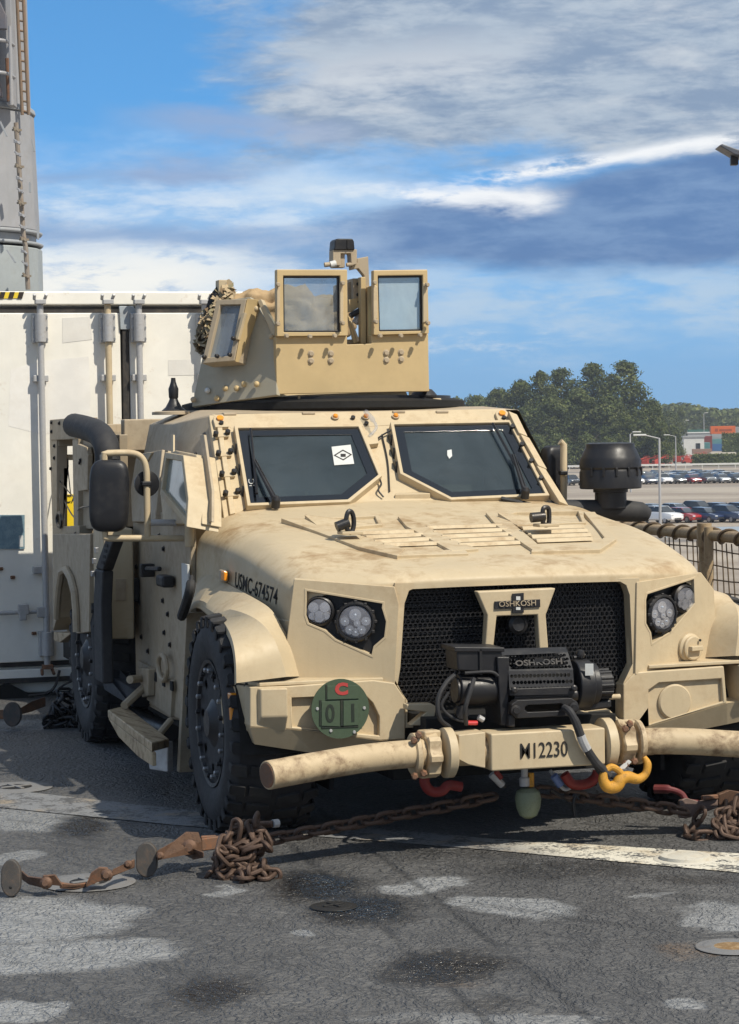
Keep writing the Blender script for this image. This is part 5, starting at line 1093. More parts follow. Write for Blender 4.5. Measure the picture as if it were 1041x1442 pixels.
for p, mt in (((-0.743,2.212,2.006), M_decal), ((-0.667,2.114,2.015), M_tan2), ((-0.619,2.050,2.013), M_tan2), ((-0.587,2.016,2.035), M_tan2), ((-0.534,1.944,2.033), M_tan2), ((-0.707,2.148,1.962), M_tan2), ((-0.507,2.040,2.440), M_tan), ((-0.455,1.914,2.286), M_tan), ((-0.810,2.268,1.958), M_side)):
    MB().lathe([(.016, 0), (.016, .008), (.011, .016), (.001, .02)], p, nT, 12).done('armour_bolt', mt, fk)
# right flank, mostly hidden
MB().prism([(0.407,1.870,1.984), (0.408,1.870,2.296), (.50, 2.3, 2.35), (.58, 2.75, 2.35), (.60, 2.75, 1.96)], (-.03, 0, 0)).done('flank_armour', M_tan2, tu, .004)
MB().prism([(-.5, 3.2, 1.97), (.6, 3.2, 1.97), (.5, 3.25, 2.15), (-.4, 3.25, 2.15)], (0, .04, 0)).done('rear_armour', M_tan2, tu, .004)
MB().prism([(-0.319,1.900,1.973), (0.287,1.900,1.986), (0.306,1.900,1.939), (0.157,1.900,1.952), (-0.320,1.900,1.950)], (0, .35, 0)).done('turret_skirt', M_tan, tu, .003)
# gun mount posts in the gap and the sight on top
gm = empty('weapon_mount', parent=tu)
def gp_(name, pts, vec, mat=M_side, bev=.004): return MB().prism([Vector(p) for p in pts], vec).done(name, mat, gm, bev)
gp_('mount_arm', [(-0.057,1.950,2.657), (-0.033,1.950,2.657), (-0.031,1.950,2.752), (-0.063,1.950,2.748), (-0.099,1.950,2.740), (-0.100,1.950,2.656)], (0, .05, 0))
gp_('mount_arm', [(0.036,1.950,2.707), (0.100,1.950,2.719), (0.105,1.950,2.531), (0.081,1.950,2.531), (0.075,1.950,2.615), (0.043,1.950,2.653), (0.003,1.950,2.645), (-0.000,1.950,2.676), (0.036,1.950,2.684)], (0, .05, 0))
gp_('sight_cradle', [(-0.104,1.930,2.750), (0.031,1.930,2.755), (0.030,1.930,2.675), (-0.002,1.930,2.667), (-0.005,1.930,2.732), (-0.061,1.930,2.731), (-0.062,1.930,2.667), (-0.106,1.930,2.666)], (0, .08, 0), M_side)
gp_('sight', [(-0.099,1.920,2.749), (-0.094,1.920,2.799), (-0.082,1.920,2.811), (0.005,1.920,2.811), (0.013,1.920,2.796), (0.016,1.920,2.750)], (0, .11, 0), M_blk, .006)
gp_('sight_rib', [(-0.028,1.915,2.807), (-0.020,1.915,2.807), (-0.021,1.915,2.757), (-0.029,1.915,2.757)], (0, .01, 0), M_gun, .001)
MB().tube([(-0.156,1.920,2.669), (-0.089,1.920,2.677)], .013, 12).done('cradle_pin', M_side, gm); MB().tube([(-0.124,1.920,2.669), (-0.093,1.920,2.677)], .019, 12).done('cradle_knob', M_decal, gm)
MB().tube([(-0.027,1.940,2.671), (0.009,1.940,2.675)], .011, 10).done('cradle_pin', M_side, gm)
gp_('mount_post', [(0.049,1.930,2.606), (0.077,1.930,2.606), (0.075,1.930,2.246), (0.047,1.930,2.246)], (0, .06, 0), M_tan2)
gp_('mount_post', [(0.085,1.920,2.552), (0.109,1.920,2.559), (0.104,1.920,2.261), (0.080,1.920,2.245)], (0, .06, 0), M_tan2)
gp_('rail', [(0.025,2.000,2.603), (0.057,2.000,2.603), (0.059,2.000,2.495), (0.027,2.000,2.487)], (0, .12, 0), M_side)
gp_('receiver', [(0.011,2.050,2.583), (0.051,2.050,2.598), (0.061,2.050,2.459), (0.008,2.050,2.436)], (0, .3, 0), M_side)
gp_('receiver_cover', [(-0.001,2.000,2.487), (0.059,2.000,2.503), (0.063,2.000,2.449), (0.010,2.000,2.418)], (0, .1, 0), M_tan2)
MB().tube([(-0.000,1.980,2.398), (0.060,1.980,2.429)], .016, 10).done('feed_chute', M_gun, gm); MB().tube([(0.033,2.000,2.360), (0.058,2.000,2.395)], .02, 10).done('feed_chute', M_grey, gm)
gp_('strut', [(-0.018,1.960,2.397), (-0.002,1.960,2.389), (0.040,1.960,2.255), (0.015,1.960,2.247)], (0, .03, 0), M_tan2)
gp_('strut', [(-0.009,1.950,2.373), (0.003,1.950,2.370), (0.045,1.950,2.262), (0.033,1.950,2.254)], (0, .02, 0), M_tan)
for p in ((0.050,1.990,2.571), (0.049,1.990,2.514), (0.056,1.990,2.475)): MB().lathe([(.010, 0), (.010, .01)], p, (0, -1, 0), 8).done('rail_bolt', M_gun, gm)
gp_('mount_base', [(-0.013,2.000,2.272), (0.124,2.000,2.275), (0.123,2.000,2.225), (-0.013,2.000,2.222)], (0, .2, 0), M_side)
gp_('rear_post', [(-0.561,2.700,2.638), (-0.512,2.700,2.638), (-0.512,2.700,2.618), (-0.520,2.700,2.618), (-0.522,2.700,2.534), (-0.563,2.700,2.534)], (0, .08, 0), M_tan)
# things stowed on the turret
def crumple(name, mat, size, seed, loc, rot, nu=90, nv=40, amp=.06, label=None, cat=None, flat=.75):
    b = MB(); rings = []
    f = lambda t, e: math.copysign(abs(t)**e, t)
    for i in range(1, nv):
        ph = -math.pi/2+math.pi*i/nv; r_ = f(math.cos(ph), .7); z = f(math.sin(ph), .7); rg = []
        for k in range(nu):
            t = 2*math.pi*k/nu; d = Vector((r_*f(math.cos(t), flat), r_*f(math.sin(t), flat), z))
            p = Vector((d.x*size[0], d.y*size[1], d.z*size[2]))
            q = p*6+Vector((seed, seed*2, 0)); h = abs(noise.noise(q))*1.4+abs(noise.noise(q*2.3))*.7+abs(noise.noise(q*5.1))*.25-.75
            # long sagging folds across the cloth
            h += .5*abs(math.sin(p.x*9+noise.noise(q*.7)*5+p.z*16))-.25
            rg.append(b.bm.verts.new(p+d.normalized()*h*amp))
        rings.append(rg)
    for i in range(len(rings)-1):
        for k in range(nu): b.bm.faces.new([rings[i][k], rings[i][(k+1) % nu], rings[i+1][(k+1) % nu], rings[i+1][k]])
    b.bm.faces.new(rings[0][::-1]); b.bm.faces.new(rings[-1])
    o = b.done(name, mat, None, 0, angle=70); o.location = loc; o.rotation_euler = rot; return tag(o, label, cat)
M_cloth = painted('tan_cloth', (.42, .30, .17), .85, .5, (.20, .13, .07), 0, 2.5, .6, spec=.2)
c = Vector((-0.171,2.750,2.432))
crumple('rolled_tarpaulin', M_cloth, (.40, .16, .15), 3, c, (0, R(3), R(6)), amp=.06, label='crumpled tan tarpaulin bundled inside the gunner turret behind its left window', cat='tarpaulin')
# camouflage net: many small leaf-like cloth scraps over a bundle
random.seed(4)
b = MB(); cn = Vector((-0.574,2.750,2.425))
for k in range(900):
    t = random.random()*2*math.pi; zz = random.uniform(-1, 1); rr = math.sqrt(1-zz*zz)
    d = Vector((rr*math.cos(t)*.06, rr*math.sin(t)*.14, zz*.18))
    p = cn+d*random.uniform(.75, 1.12)+Vector((zz*.075, 0, 0)); a = random.random()*6.28; s_ = random.uniform(.015, .04)
    u = Vector((math.cos(a), math.sin(a), random.uniform(-1, 1))).normalized()*s_; v = u.orthogonal().normalized()*s_*.6
    b.mi = random.choice((0, 0, 1, 2)); b.face([p-u-v, p+u-v*.4, p+u*.6+v, p-u*.4+v*1.1]).normal_update()
cm = b.done('camouflage_net', [painted('net_tan', (.40, .31, .19), .9, .3), painted('net_brown', (.17, .12, .07), .9, .3), painted('net_olive', (.22, .19, .11), .9, .3)], None, 0, smooth=False, fixn=False)
tag(cm, 'bundle of brown and tan camouflage netting hung behind the flank window of the turret', 'camouflage net')
cb = MB(); cb.lathe([(.03, -.2), (.06, -.15), (.07, 0), (.06, .12), (.03, .18)], cn, (.25, 0, 1), 10); core = cb.done('net_core', M_dark, cm)
# ================================================================== SHIPPING CONTAINER
YC = 5.6
ctn = empty('shipping_container', (-.9, YC, 0), 0, 'white refrigerated shipping container with grey lock rods, standing behind the tan truck', 'shipping container')
K = ctn
def cobj(o):   # parts keep world coordinates; the container's origin is at its own base
    o.parent = K; o.matrix_parent_inverse = Matrix.Translation((.9, -YC, 0)); return o
def cp(name, pts, th=.02, mat=None, bev=.004, par=None, out=0.0):
    o = MB().prism([Vector(p)-Vector((0, out, 0)) for p in pts], (0, th, 0)).done(name, mat or M_white, None, bev)
    return cobj(o) if par is None else sub(o, par)
def sub(o, par):
    o.parent = par; o.matrix_parent_inverse = Matrix.Identity(4); return o
xl = Vector((-1.826,5.600,1.844)).x; xr = Vector((0.746,5.600,1.806)).x; zt_ = Vector((-0.681,5.600,2.741)).z
b = MB(); b.bb((xl, YC+.03, .02), (xr, YC+12, zt_)); cobj(b.done('body', M_white, None, .02))
b = MB(); b.bb((xl, YC-.03, Vector((-0.682,5.600,2.650)).z), (xr, YC+.05, zt_+.002)); cobj(b.done('header_beam', M_white, None, .012))
b = MB(); b.bb((xl, YC-.005, Vector((-1.218,5.600,0.207)).z), (xr, YC+.05, Vector((-0.683,5.600,2.640)).z)); cobj(b.done('gasket', M_gask, None, .004))
zd0 = Vector((-1.217,5.600,0.241)).z; zd1 = Vector((-0.684,5.600,2.597)).z; xm = Vector((-0.566,5.600,1.826)).x
b = MB(); b.bb((xl+.03, YC-.03, zd0), (xm-.03, YC+.02, zd1)); dL = cobj(b.done('door', M_white, None, .008))
b = MB(); b.bb((xm+.03, YC-.03, zd0), (xr-.03, YC+.02, zd1)); dR = cobj(b.done('door', M_white, None, .008))
b = MB(); b.bb((xl, YC-.04, .12), (xr, YC+.05, Vector((-1.218,5.600,0.192)).z)); cobj(b.done('door_sill', M_white, None, .008))
b = MB(); b.bb((xl, YC-.05, .10), (xr, YC+.03, .135)); cobj(b.done('sill_edge', M_gask, None, .004))
b = MB(); b.prism([(-1.613,5.540,0.005), (-1.507,5.540,0.081), (-1.411,5.540,0.106), (-1.278,5.540,0.032), (-1.221,5.540,-0.014)], (0, .02, 0)); cobj(b.done('fork_pocket', M_dark, None, 0))
YR = YC-.10
for i, (px, t0, lim) in enumerate(((60, 0, 0), (155, 1, 0), (199, 0, 0), (294, 0, 0))):
    x0 = Vector((-1.151,5.500,1.834)).x+(px-60)*(Vector((-0.668,5.500,1.827)).x-Vector((-1.151,5.500,1.834)).x)/100
    b = MB(); b.tube([(x0, YR, .22), (x0, YR, zd1+.07)], .022, 14); rod = cobj(b.done('lock_rod', M_tan if i == 1 else M_grey, None))
    def rp_(name, zz, w_, h_, d_=.03, mat=M_grey, dx=0):
        o = MB().box((x0+dx, YR+.035, zz), (w_, d_, h_)).done(name, mat, None, .006); sub(o, rod); return o
    zt1 = Vector((-1.137,5.500,2.492)).z
    rp_('rod_bracket', zt1, .105, .20, .05)
    b = MB(); b.tube([(x0, YR-.005, zt1-.095), (x0, YR-.005, zt1+.095)], .036, 14); sub(b.done('bracket_sleeve', M_grey, None, .004), rod)
    for sx_ in (-1, 1):
        for zz in (-.075, 0, .075):
            b = MB(); b.lathe([(.010, 0), (.010, .01)], (x0+sx_*.042, YR+.012, zt1+zz), (0, -1, 0), 8); sub(b.done('rivet', M_steel, None), rod)
    rp_('rod_guide', Vector((-1.144,5.500,2.154)).z, .10, .045, .05)
    rp_('rod_guide', Vector((-1.171,5.500,0.863)).z, .10, .05, .05, dx=-.03)
    zt2 = Vector((-1.181,5.500,0.364)).z
    rp_('rod_bracket', zt2, .10, .17, .05)
    b = MB(); b.tube([(x0, YR-.005, zt2-.08), (x0, YR-.005, zt2+.08)], .036, 14); sub(b.done('bracket_sleeve', M_grey, None, .004), rod)
    for zz, sg in ((zd1+.07, 1), (.21, -1)):
        b = MB(); b.box((x0, YR-.01, zz), (.07, .07, .03)); b.tube([(x0-.035, YR+.02, zz+.02*sg), (x0-.04, YR-.03, zz+.05*sg)], .012, 8); b.tube([(x0+.035, YR+.02, zz+.02*sg), (x0+.04, YR-.03, zz+.05*sg)], .012, 8)
        sub(b.done('cam_lock', M_rust if sg < 0 else M_grey, None, .004), rod)
# vertical gasket between the doors with its plate
cp('door_gasket', [(-0.583,5.560,2.590), (-0.539,5.560,2.590), (-0.549,5.560,1.340), (-0.593,5.560,1.341)], .03, M_gask)
cp('blue_grey_plate', [(-0.604,5.550,2.642), (-0.506,5.550,2.642), (-0.477,5.550,2.599), (-0.475,5.550,2.483), (-0.597,5.550,2.483)], .02, painted('plate_grey', (.33, .37, .40), .4, .3))
# handle across the left door
b = MB(); b.tube([(-1.744,5.520,0.581), (-1.183,5.520,0.583)], .014, 10); hd_ = cobj(b.done('door_handle', M_grey, None))
for px, py, w_, h_ in ((33, 858, .07, .07), (60, 863, .08, .07), (32, 868, .05, .05)):
    o = MB().box(Vector((-1.374,5.520,4.676)) if False else (Vector((-1.305,5.500,0.604))+Vector(((px-33)/205, 0, -(py-858)/205))), (w_, .04, h_)).done('handle_catch', M_grey, None, .006); sub(o, hd_)
for p in ((-1.444,5.560,0.878), (-1.364,5.560,0.818), (-1.228,5.560,0.433)): cobj(MB().box(p, (.03, .02, .022), R(20)).done('rust_chip', M_rust, None, .004))
M_patch = painted('repaint_patch', (.68, .66, .61), .5, .3, (.5, .45, .38), 0, .8)
M_patch2 = painted('repaint_patch_pale', (.755, .735, .69), .5, .3, (.55, .5, .42), 0, .8)
for q in ([(-0.991,5.568,2.562), (-0.802,5.568,2.571), (-0.790,5.568,2.417), (-0.994,5.568,2.394)], [(-0.268,5.568,2.274), (-0.074,5.568,2.277), (-0.071,5.568,2.170), (-0.270,5.568,2.167)]): cp('paint_patch', q, .001, M_patch, 0)
for q in ([(-1.348,5.569,2.219), (-1.131,5.569,2.275), (-0.817,5.569,2.302), (-0.808,5.569,2.022), (-0.827,5.569,1.805), (-1.142,5.569,1.777), (-1.370,5.569,1.838)],): cp('paint_patch', q, .001, M_patch2, 0)
M_plate = painted('notice_blue', (.16, .25, .30), .3, .6, (.28, .36, .38), 0, 6)
np_ = cp('notice_plate', [(-1.584,5.560,1.245), (-1.274,5.560,1.237), (-1.279,5.560,1.007), (-1.589,5.560,1.016)], .006, M_plate, .001)
sub(MB().prism([(-1.316,5.558,1.099), (-1.287,5.558,1.099), (-1.288,5.558,1.022), (-1.317,5.558,1.023)], (0, .002, 0)).done('notice_label', M_decal, None, 0), np_)
M_hy = painted('hazard_yellow', (.75, .55, .03), .5, .2); 
hz_ = cp('hazard_stripe', [(-1.551,5.565,2.741), (-1.261,5.565,2.736), (-1.272,5.565,2.696), (-1.552,5.565,2.691)], .004, M_hy, 0)
for k in range(5):
    x = -28+k*13
    a = Vector((-1.409,5.563,2.738)); s1 = (Vector((-0.930,5.563,2.739)).x-a.x)/100
    P = [(a.x+s1*(x+d), 5.563, a.z-.0-dz) for d, dz in ((3, 0), (10, 0), (7, .045), (0, .045))]
    sub(MB().prism(P, (0, .001, 0)).done('black_stripe', M_stencil, None, 0), hz_)
M_cy = painted('placard_yellow', (.80, .58, .02), .5, .2)
pl_ = cp('yellow_placard', [(-1.011,5.560,1.370), (-0.915,5.560,1.368), (-0.919,5.560,1.146), (-1.016,5.560,1.149)], .006, M_cy, .001)
sub(text('placard_letters', 'CA', .075, (-0.960,5.555,1.336), (1, 0, 0), (0, 0, 1), M_stencil, None, .0006), pl_)
b = MB(); b.tube(smooth_path([(-1.069,5.500,0.181), (-1.103,5.480,0.083), (-1.162,5.480,0.033), (-1.284,5.500,0.018)]), .010, 8); cobj(b.done('reefer_cable', M_gask, None))
b = MB(); b.tube(smooth_path([(-1.134,5.480,0.022), (-1.021,5.480,0.094), (-0.851,5.480,0.144)]), .007, 8); cobj(b.done('reefer_cable', M_gask, None))

# ================================================================== CRANE PEDESTAL
CAM = Vector((-3.5292, -10.2565, 0)); RH = Vector((math.cos(YAW), -math.sin(YAW), 0)); FH = Vector((math.sin(YAW), math.cos(YAW), 0))
def BG(px, D, z=0.0):
    """point at depth D along the view axis, px the column it shows in, z metres above the deck"""
    return CAM+RH*((px-520.5)/3300*D)+FH*D+Vector((0, 0, z))
cb_ = BG(-66, 30, 0)
cr = empty('crane_pedestal', tuple(cb_), 0, 'tall grey ship crane pedestal with rusty ladder rising behind the container', 'crane')
Zp = lambda py: 1.8+(607-py)*30/3300
def tier(name, r0, r1, z0, z1, mat, n=24): return MB().lathe([(r0, z0), (r1, z1)], (0, 0, 0), (0, 0, 1), n, start=(math.cos(-.2), math.sin(-.2), 0)).done(name, mat, cr, .02, angle=14)
pxr = 30/3300
tier('lower_tier', 133*pxr, 132*pxr, 0, Zp(352), painted('sea_grey', (.31, .34, .35), .5, .3, (.2, .2, .18), 0, .7, streak=.4))
tier('flange', 134*pxr, 134*pxr, Zp(349), Zp(344), M_wgrey); tier('flange_neck', 124*pxr, 124*pxr, Zp(344), Zp(333), M_wgrey)
tier('flange', 133*pxr, 133*pxr, Zp(333), Zp(328), M_wgrey)
M_pg_shade = painted('shaded_pale_grey', (.30, .305, .32), .5, .3, (.22, .19, .16), 0, .6, streak=.5)  # pale grey darkened so the colour itself carries the crane's shade
tier('middle_tier', 129*pxr, 124*pxr, Zp(328), Zp(165), M_pg_shade)
tier('flange', 127*pxr, 125*pxr, Zp(165), Zp(156), M_wgrey)
tier('upper_tier', 120*pxr, 116*pxr, Zp(156), Zp(-120), M_pg_shade)
def cpt(px, py, d=0.0):   # a point on the visible front of the crane, d metres nearer than its axis
    D = 30-d; return CAM+RH*((px-520.5)/3300*D)+FH*D+Vector((0, 0, 1.8+(607-py)*D/3300))-cb_
def ctube(name, a, b_, r, mat): return MB().tube([a, b_], r, 8).done(name, mat, cr)
M_ladder = painted('weathered_ladder', (.20, .15, .11), .6, .6, (.2, .1, .05), 0, 3)
for x in (40, 49):
    lt = ctube('ladder_rail', cpt(x-3, -80, .6), cpt(x+3, 164, .6), .022, M_ladder)
for k in range(12): ctube('ladder_rung', cpt(38+k*.3, 4+k*14, .6), cpt(47+k*.3, 6+k*14, .6), .014, M_ladder)
for y0 in (58, 103):
    MB().tube(smooth_path([cpt(-60, y0-6, 1.3), cpt(0, y0, 1.3), cpt(22, y0+3, 1.2), cpt(33, y0+9, .9)]), .022, 8).done('handrail', M_pg_shade, cr)
for x in (0, 28): ctube('handrail_post', cpt(x, 40, 1.25), cpt(x, 150, 1.25), .02, M_pg_shade)
ctube('handrail_post', cpt(24, 85, 1.0), cpt(25, 145, 1.0), .03, M_rust)
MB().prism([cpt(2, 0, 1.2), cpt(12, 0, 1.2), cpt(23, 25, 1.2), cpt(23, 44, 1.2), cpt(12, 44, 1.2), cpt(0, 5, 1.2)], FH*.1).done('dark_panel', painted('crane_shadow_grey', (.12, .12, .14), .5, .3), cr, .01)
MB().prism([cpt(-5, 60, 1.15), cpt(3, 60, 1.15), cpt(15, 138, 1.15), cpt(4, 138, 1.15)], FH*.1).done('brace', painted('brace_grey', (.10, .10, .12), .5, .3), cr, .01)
MB().prism([cpt(22, -60, 1.0), cpt(30, -60, 1.0), cpt(31, 150, 1.0), cpt(22, 150, 1.0)], FH*.3).done('side_post', M_pg_shade, cr, .01)
M_rail2 = painted('stained_clamp', (.2, .17, .13), .6, .5)
cab_ = MB().tube([cpt(34, 175, 1.12), cpt(41, 330, 1.25), cpt(44, 350, 1.3), cpt(46, 408, 1.3)], .03, 8).done('cable_run', painted('old_conduit', (.22, .19, .16), .6, .5), cr)
for k in range(13):
    py = 185+k*17; x = 34.5+(py-175)*.045
    b = MB(); b.box(cpt(x, py, 1.3), (.11, .05, .025), .4+.5*(k % 3)); b.tube([cpt(x-5, py-4, 1.3), cpt(x+3, py+3, 1.35)], .012, 6); b.done('cable_clamp', M_rail2 if k % 3 == 0 else M_pg_shade, cab_)
for a, c in (((10, 172), (19, 193)), ((16, 352), (27, 370)), ((54, 198), (57, 215)), ((50, 258), (50, 272)), ((60, 318), (60, 338))):
    MB().prism([cpt(a[0], a[1], 1.25), cpt(a[0]+2.4, a[1], 1.25), cpt(c[0]+2.4, c[1], 1.25), cpt(c[0], c[1], 1.25)], FH*.05).done('access_bracket', M_wgrey, cr)

# ================================================================== GUARD RAIL WITH NET
M_ropeb = painted('brown_rope', (.13, .095, .06), .8, .5)
rl = empty('guard_rail', (2.5, 2.5, 0), 0, 'rusty tan pipe guard rail wrapped in rope with netting at the edge of the deck', 'guard rail')
M_rail = painted('rail_tan', (.36, .27, .16), .5, .7, (.12, .06, .03), .2, 6, .4, .4, (.2, .1, .05))
def rt_(name, pts, r, mat=M_rail, seg=12, par=None):
    o = MB().tube([Vector(p)-Vector((2.5, 2.5, 0)) for p in pts], r, seg).done(name, mat, par or rl); return o
ZR = 1.105
rt_('top_rail', [(2.5, -3, ZR), (2.5, 9, ZR)], .036)
rt_('middle_rail', [(2.5, -3, .6), (2.5, 9, .6)], .02)
for y in (-1.2, .9, 2.90, 5.0, 7.0):
    po = rt_('post', [(2.5, y, .0), (2.5, y, ZR-.03)], .036)
    rt_('post_collar', [(2.5, y, ZR-.075), (2.5, y, ZR+.07)], .046, par=None); rt_('brace_post', [(2.46, y-.11, .0), (2.48, y-.11, ZR+.05)], .030)
    rt_('post_sleeve', [(2.47, y-.10, ZR-.28), (2.47, y-.10, ZR-.16)], .042)
b = MB(); pts = []
for k in range(700):
    t = k*.32; pts.append(Vector((math.cos(t)*.043, .0+k*.0115-2.5+.006*math.sin(k*.37), ZR+math.sin(t)*.043)))
b.tube(pts, .009, 5); b.done('wrapped_rope', M_ropeb, rl)
b = MB(); dy = .085
for i in range(60):
    y = -2.0-2.0+i*dy; sag = .01*math.sin(i*1.3)
    b.tube([(0+sag, y, ZR-.04), (.02, y+.01*math.sin(i), .6), (0, y, .06)], .0045, 5)
for k in range(12):
    z = .08+k*dy; b.tube([(.01*math.sin(j+k), -4+j*.5, z+.012*math.sin(j*1.7+k)) for j in range(12)], .0045, 5)
tag(b.done('safety_net', M_ropeb, rl), None, None, kind='stuff')

# ================================================================== QUAY, CARS, TREES
ZQ = -7.2
def quay_material():
    m, n = base('quay_concrete'); p = geo_pos(n)
    q = n.mapping(p, rot=(0, 0, YAW))
    a = n.noise(n.mapping(q, sc=(.4, 1.6, 1)), .06, 6, .6); f_ = n.noise(q, 2.5, 5, .6)
    c = n.mix(n.step(a, .38, .62), (.24, .195, .15), (.36, .31, .245))
    c = n.mix(n.math('MULTIPLY', n.step(n.noise(n.mapping(q, sc=(.12, 1, 1)), .045, 4, .5), .56, .64), .75), c, (.10, .095, .09))
    c = n.mix(n.math('MULTIPLY', n.step(f_, .4, .7), .3), c, (.14, .12, .1))
    finish(n, n.node('ShaderNodeBsdfPrincipled', {'Base Color': c, 'Roughness': .75})); return m
b = MB(); c0 = BG(520, 1500, ZQ); b.prism([c0+Vector(v) for v in ((-3500, -3500, 0), (3500, -3500, 0), (3500, 3500, 0), (-3500, 3500, 0))], (0, 0, -.5)); tag(b.done('quay', quay_material(), smooth=False), None, None, kind='structure')
# cars
def car_mesh(kind, col):
    """body built as a loft of cross-sections along the length, nose at -y"""
    S = {'hatchback': [(-2.05, .45, .62, .62), (-1.98, .30, .80, .74), (-1.6, .22, .88, .86), (-1.0, .2, .90, .95), (-.3, .2, .91, .98), (.9, .2, .91, 1.0), (1.7, .22, .89, 1.0), (1.98, .30, .85, .94), (2.03, .42, .80, .80)],
         'suv': [(-2.2, .5, .66, .72), (-2.12, .36, .84, .90), (-1.7, .3, .92, 1.02), (-1.0, .28, .94, 1.08), (-.3, .28, .95, 1.12), (1.0, .28, .95, 1.12), (1.9, .3, .92, 1.12), (2.15, .36, .88, 1.0), (2.2, .5, .84, .8)]}[kind]
    b = MB(); rings = []
    for y, z0, w_, z1 in S:
        rings.append([b.bm.verts.new(p) for p in ((-w_*.86, y, z0), (-w_, y, z0+.12), (-w_, y, z0+(z1-z0)*.6), (-w_*.93, y, z1-.03), (-w_*.6, y, z1), (w_*.6, y, z1), (w_*.93, y, z1-.03), (w_, y, z0+(z1-z0)*.6), (w_, y, z0+.12), (w_*.86, y, z0))])
    for i in range(len(rings)-1):
        for k in range(10): b.bm.faces.new((rings[i][k], rings[i][(k+1) % 10], rings[i+1][(k+1) % 10], rings[i+1][k]))
    b.bm.faces.new(rings[0]); b.bm.faces.new(rings[-1][::-1])
    zr = 1.46 if kind == 'hatchback' else 1.66; zb_ = .98 if kind == 'hatchback' else 1.11
    rf = [(-.62, -.25, zr-.02), (.62, -.25, zr-.02), (.60, 1.25, zr), (-.60, 1.25, zr)]
    b.prism(rf, (0, 0, -.05))
    for s in (-1, 1):      # pillars
        for y0, y1 in ((-.98, -.25), (.35, .33), (1.85, 1.28)):
            b.prism([(s*.78, y0-.05, zb_-.05), (s*.78, y0+.05, zb_-.05), (s*.62, y1+.05, zr-.03), (s*.62, y1-.05, zr-.03)], (-s*.05, 0, 0))
    return b, (zr, zb_)
M_cglass = simple('car_glass', (.02, .025, .03), .05, coat=.5)
M_tyre = simple('tyre_black', (.015, .015, .015), .8)
M_hub = simple('hub_silver', (.4, .4, .42), .35, .8)
car_cols = {'red': (.35, .02, .02), 'white': (.78, .79, .8), 'dark blue': (.02, .035, .09), 'black': (.012, .013, .015), 'silver': (.42, .44, .46), 'grey': (.12, .13, .14)}
protos = {}
def car_proto(kind, cn):
    if (kind, cn) in protos: return protos[(kind, cn)], True
    mt = simple('car_paint_'+cn.replace(' ', '_'), car_cols[cn], .25, .0, coat=1.0) if not any(k[1] == cn for k in protos) else bpy.data.materials['car_paint_'+cn.replace(' ', '_')]
    e = empty('parked_car')
    b, (zr, zb_) = car_mesh(kind, cn); b.done('body', mt, e, .03, 1, angle=50)
    g = MB(); g.poly([(-.80, -1.0, zb_), (.80, -1.0, zb_), (.84, .4, zb_), (.80, 1.92, zb_), (-.80, 1.92, zb_), (-.84, .4, zb_), (-.60, -.25, zr-.04), (.60, -.25, zr-.04), (.58, 1.25, zr-.02), (-.58, 1.25, zr-.02)], [(0, 1, 7, 6), (1, 2, 8, 7), (2, 3, 8), (3, 4, 9, 8), (4, 5, 9), (5, 0, 6, 9), (6, 7, 8, 9)])
    g.done('windows', M_cglass, e, 0)
    for x in (-.84, .84):
        for y in (-1.3, 1.3):
            o = MB().lathe([(.30, -.1), (.325, -.07), (.325, .07), (.30, .1)], (x*.98, y, .325), (1, 0, 0), 18).done('wheel', M_tyre, e)
            MB().lathe([(.2, 0), (.2, .015)], (x*.98+math.copysign(.1, x), y, .325), (math.copysign(1, x), 0, 0), 14).done('hub_cap', M_hub, o)
    for s in (-1, 1):
        MB().box((s*.62, -2.0 if kind == 'hatchback' else -2.14, .66 if kind == 'hatchback' else .8), (.3, .12, .12)).done('headlight', M_led, e, .03)
    MB().box((0, -2.04 if kind == 'hatchback' else -2.18, .45), (.9, .04, .14)).done('grille', M_tyre, e)
    protos[(kind, cn)] = e
    return e, False
ordn = ['first', 'second', 'third', 'fourth', 'fifth', 'sixth', 'seventh', 'eighth', 'ninth', 'tenth', 'eleventh', 'twelfth', 'thirteenth', 'fourteenth']
def put_car(kind, cn, pos, rz, label, group):
    e, used = car_proto(kind, cn)
    if used: e = copy_tree(e)
    e.location = pos; e.rotation_euler = (0, 0, rz); e.scale = (.92, .92, .92); tag(e, label, 'car', group)
random.seed(11)
seq = ['white', 'red', 'dark blue', 'dark blue', 'silver', 'black', 'dark blue', 'grey', 'red']
for row, (D, px0) in enumerate(((208, 932), (219, 922))):
    for i in range(6 if row == 0 else 7):
        cn = (['white', 'red', 'dark blue', 'dark blue', 'black', 'silver'] if row == 0 else ['grey', 'silver', 'black', 'dark blue', 'dark blue', 'black', 'white'])[i]
        kd = 'hatchback' if (i+row) % 3 else 'suv'
        put_car(kd, cn, BG(px0+i*31, D+random.uniform(-.6, .6), ZQ), -YAW+R(38+random.uniform(-2, 2)), '%s %s, %s from the left in the %s row of the nearer parked cars' % (cn, kd, ordn[i], ('front', 'rear')[row]), 'cars parked in the nearer rows on the quay')
fcols = ['black', 'dark blue', 'white', 'black', 'red', 'dark blue', 'silver', 'black', 'grey', 'white', 'dark blue']
fi_ = 0
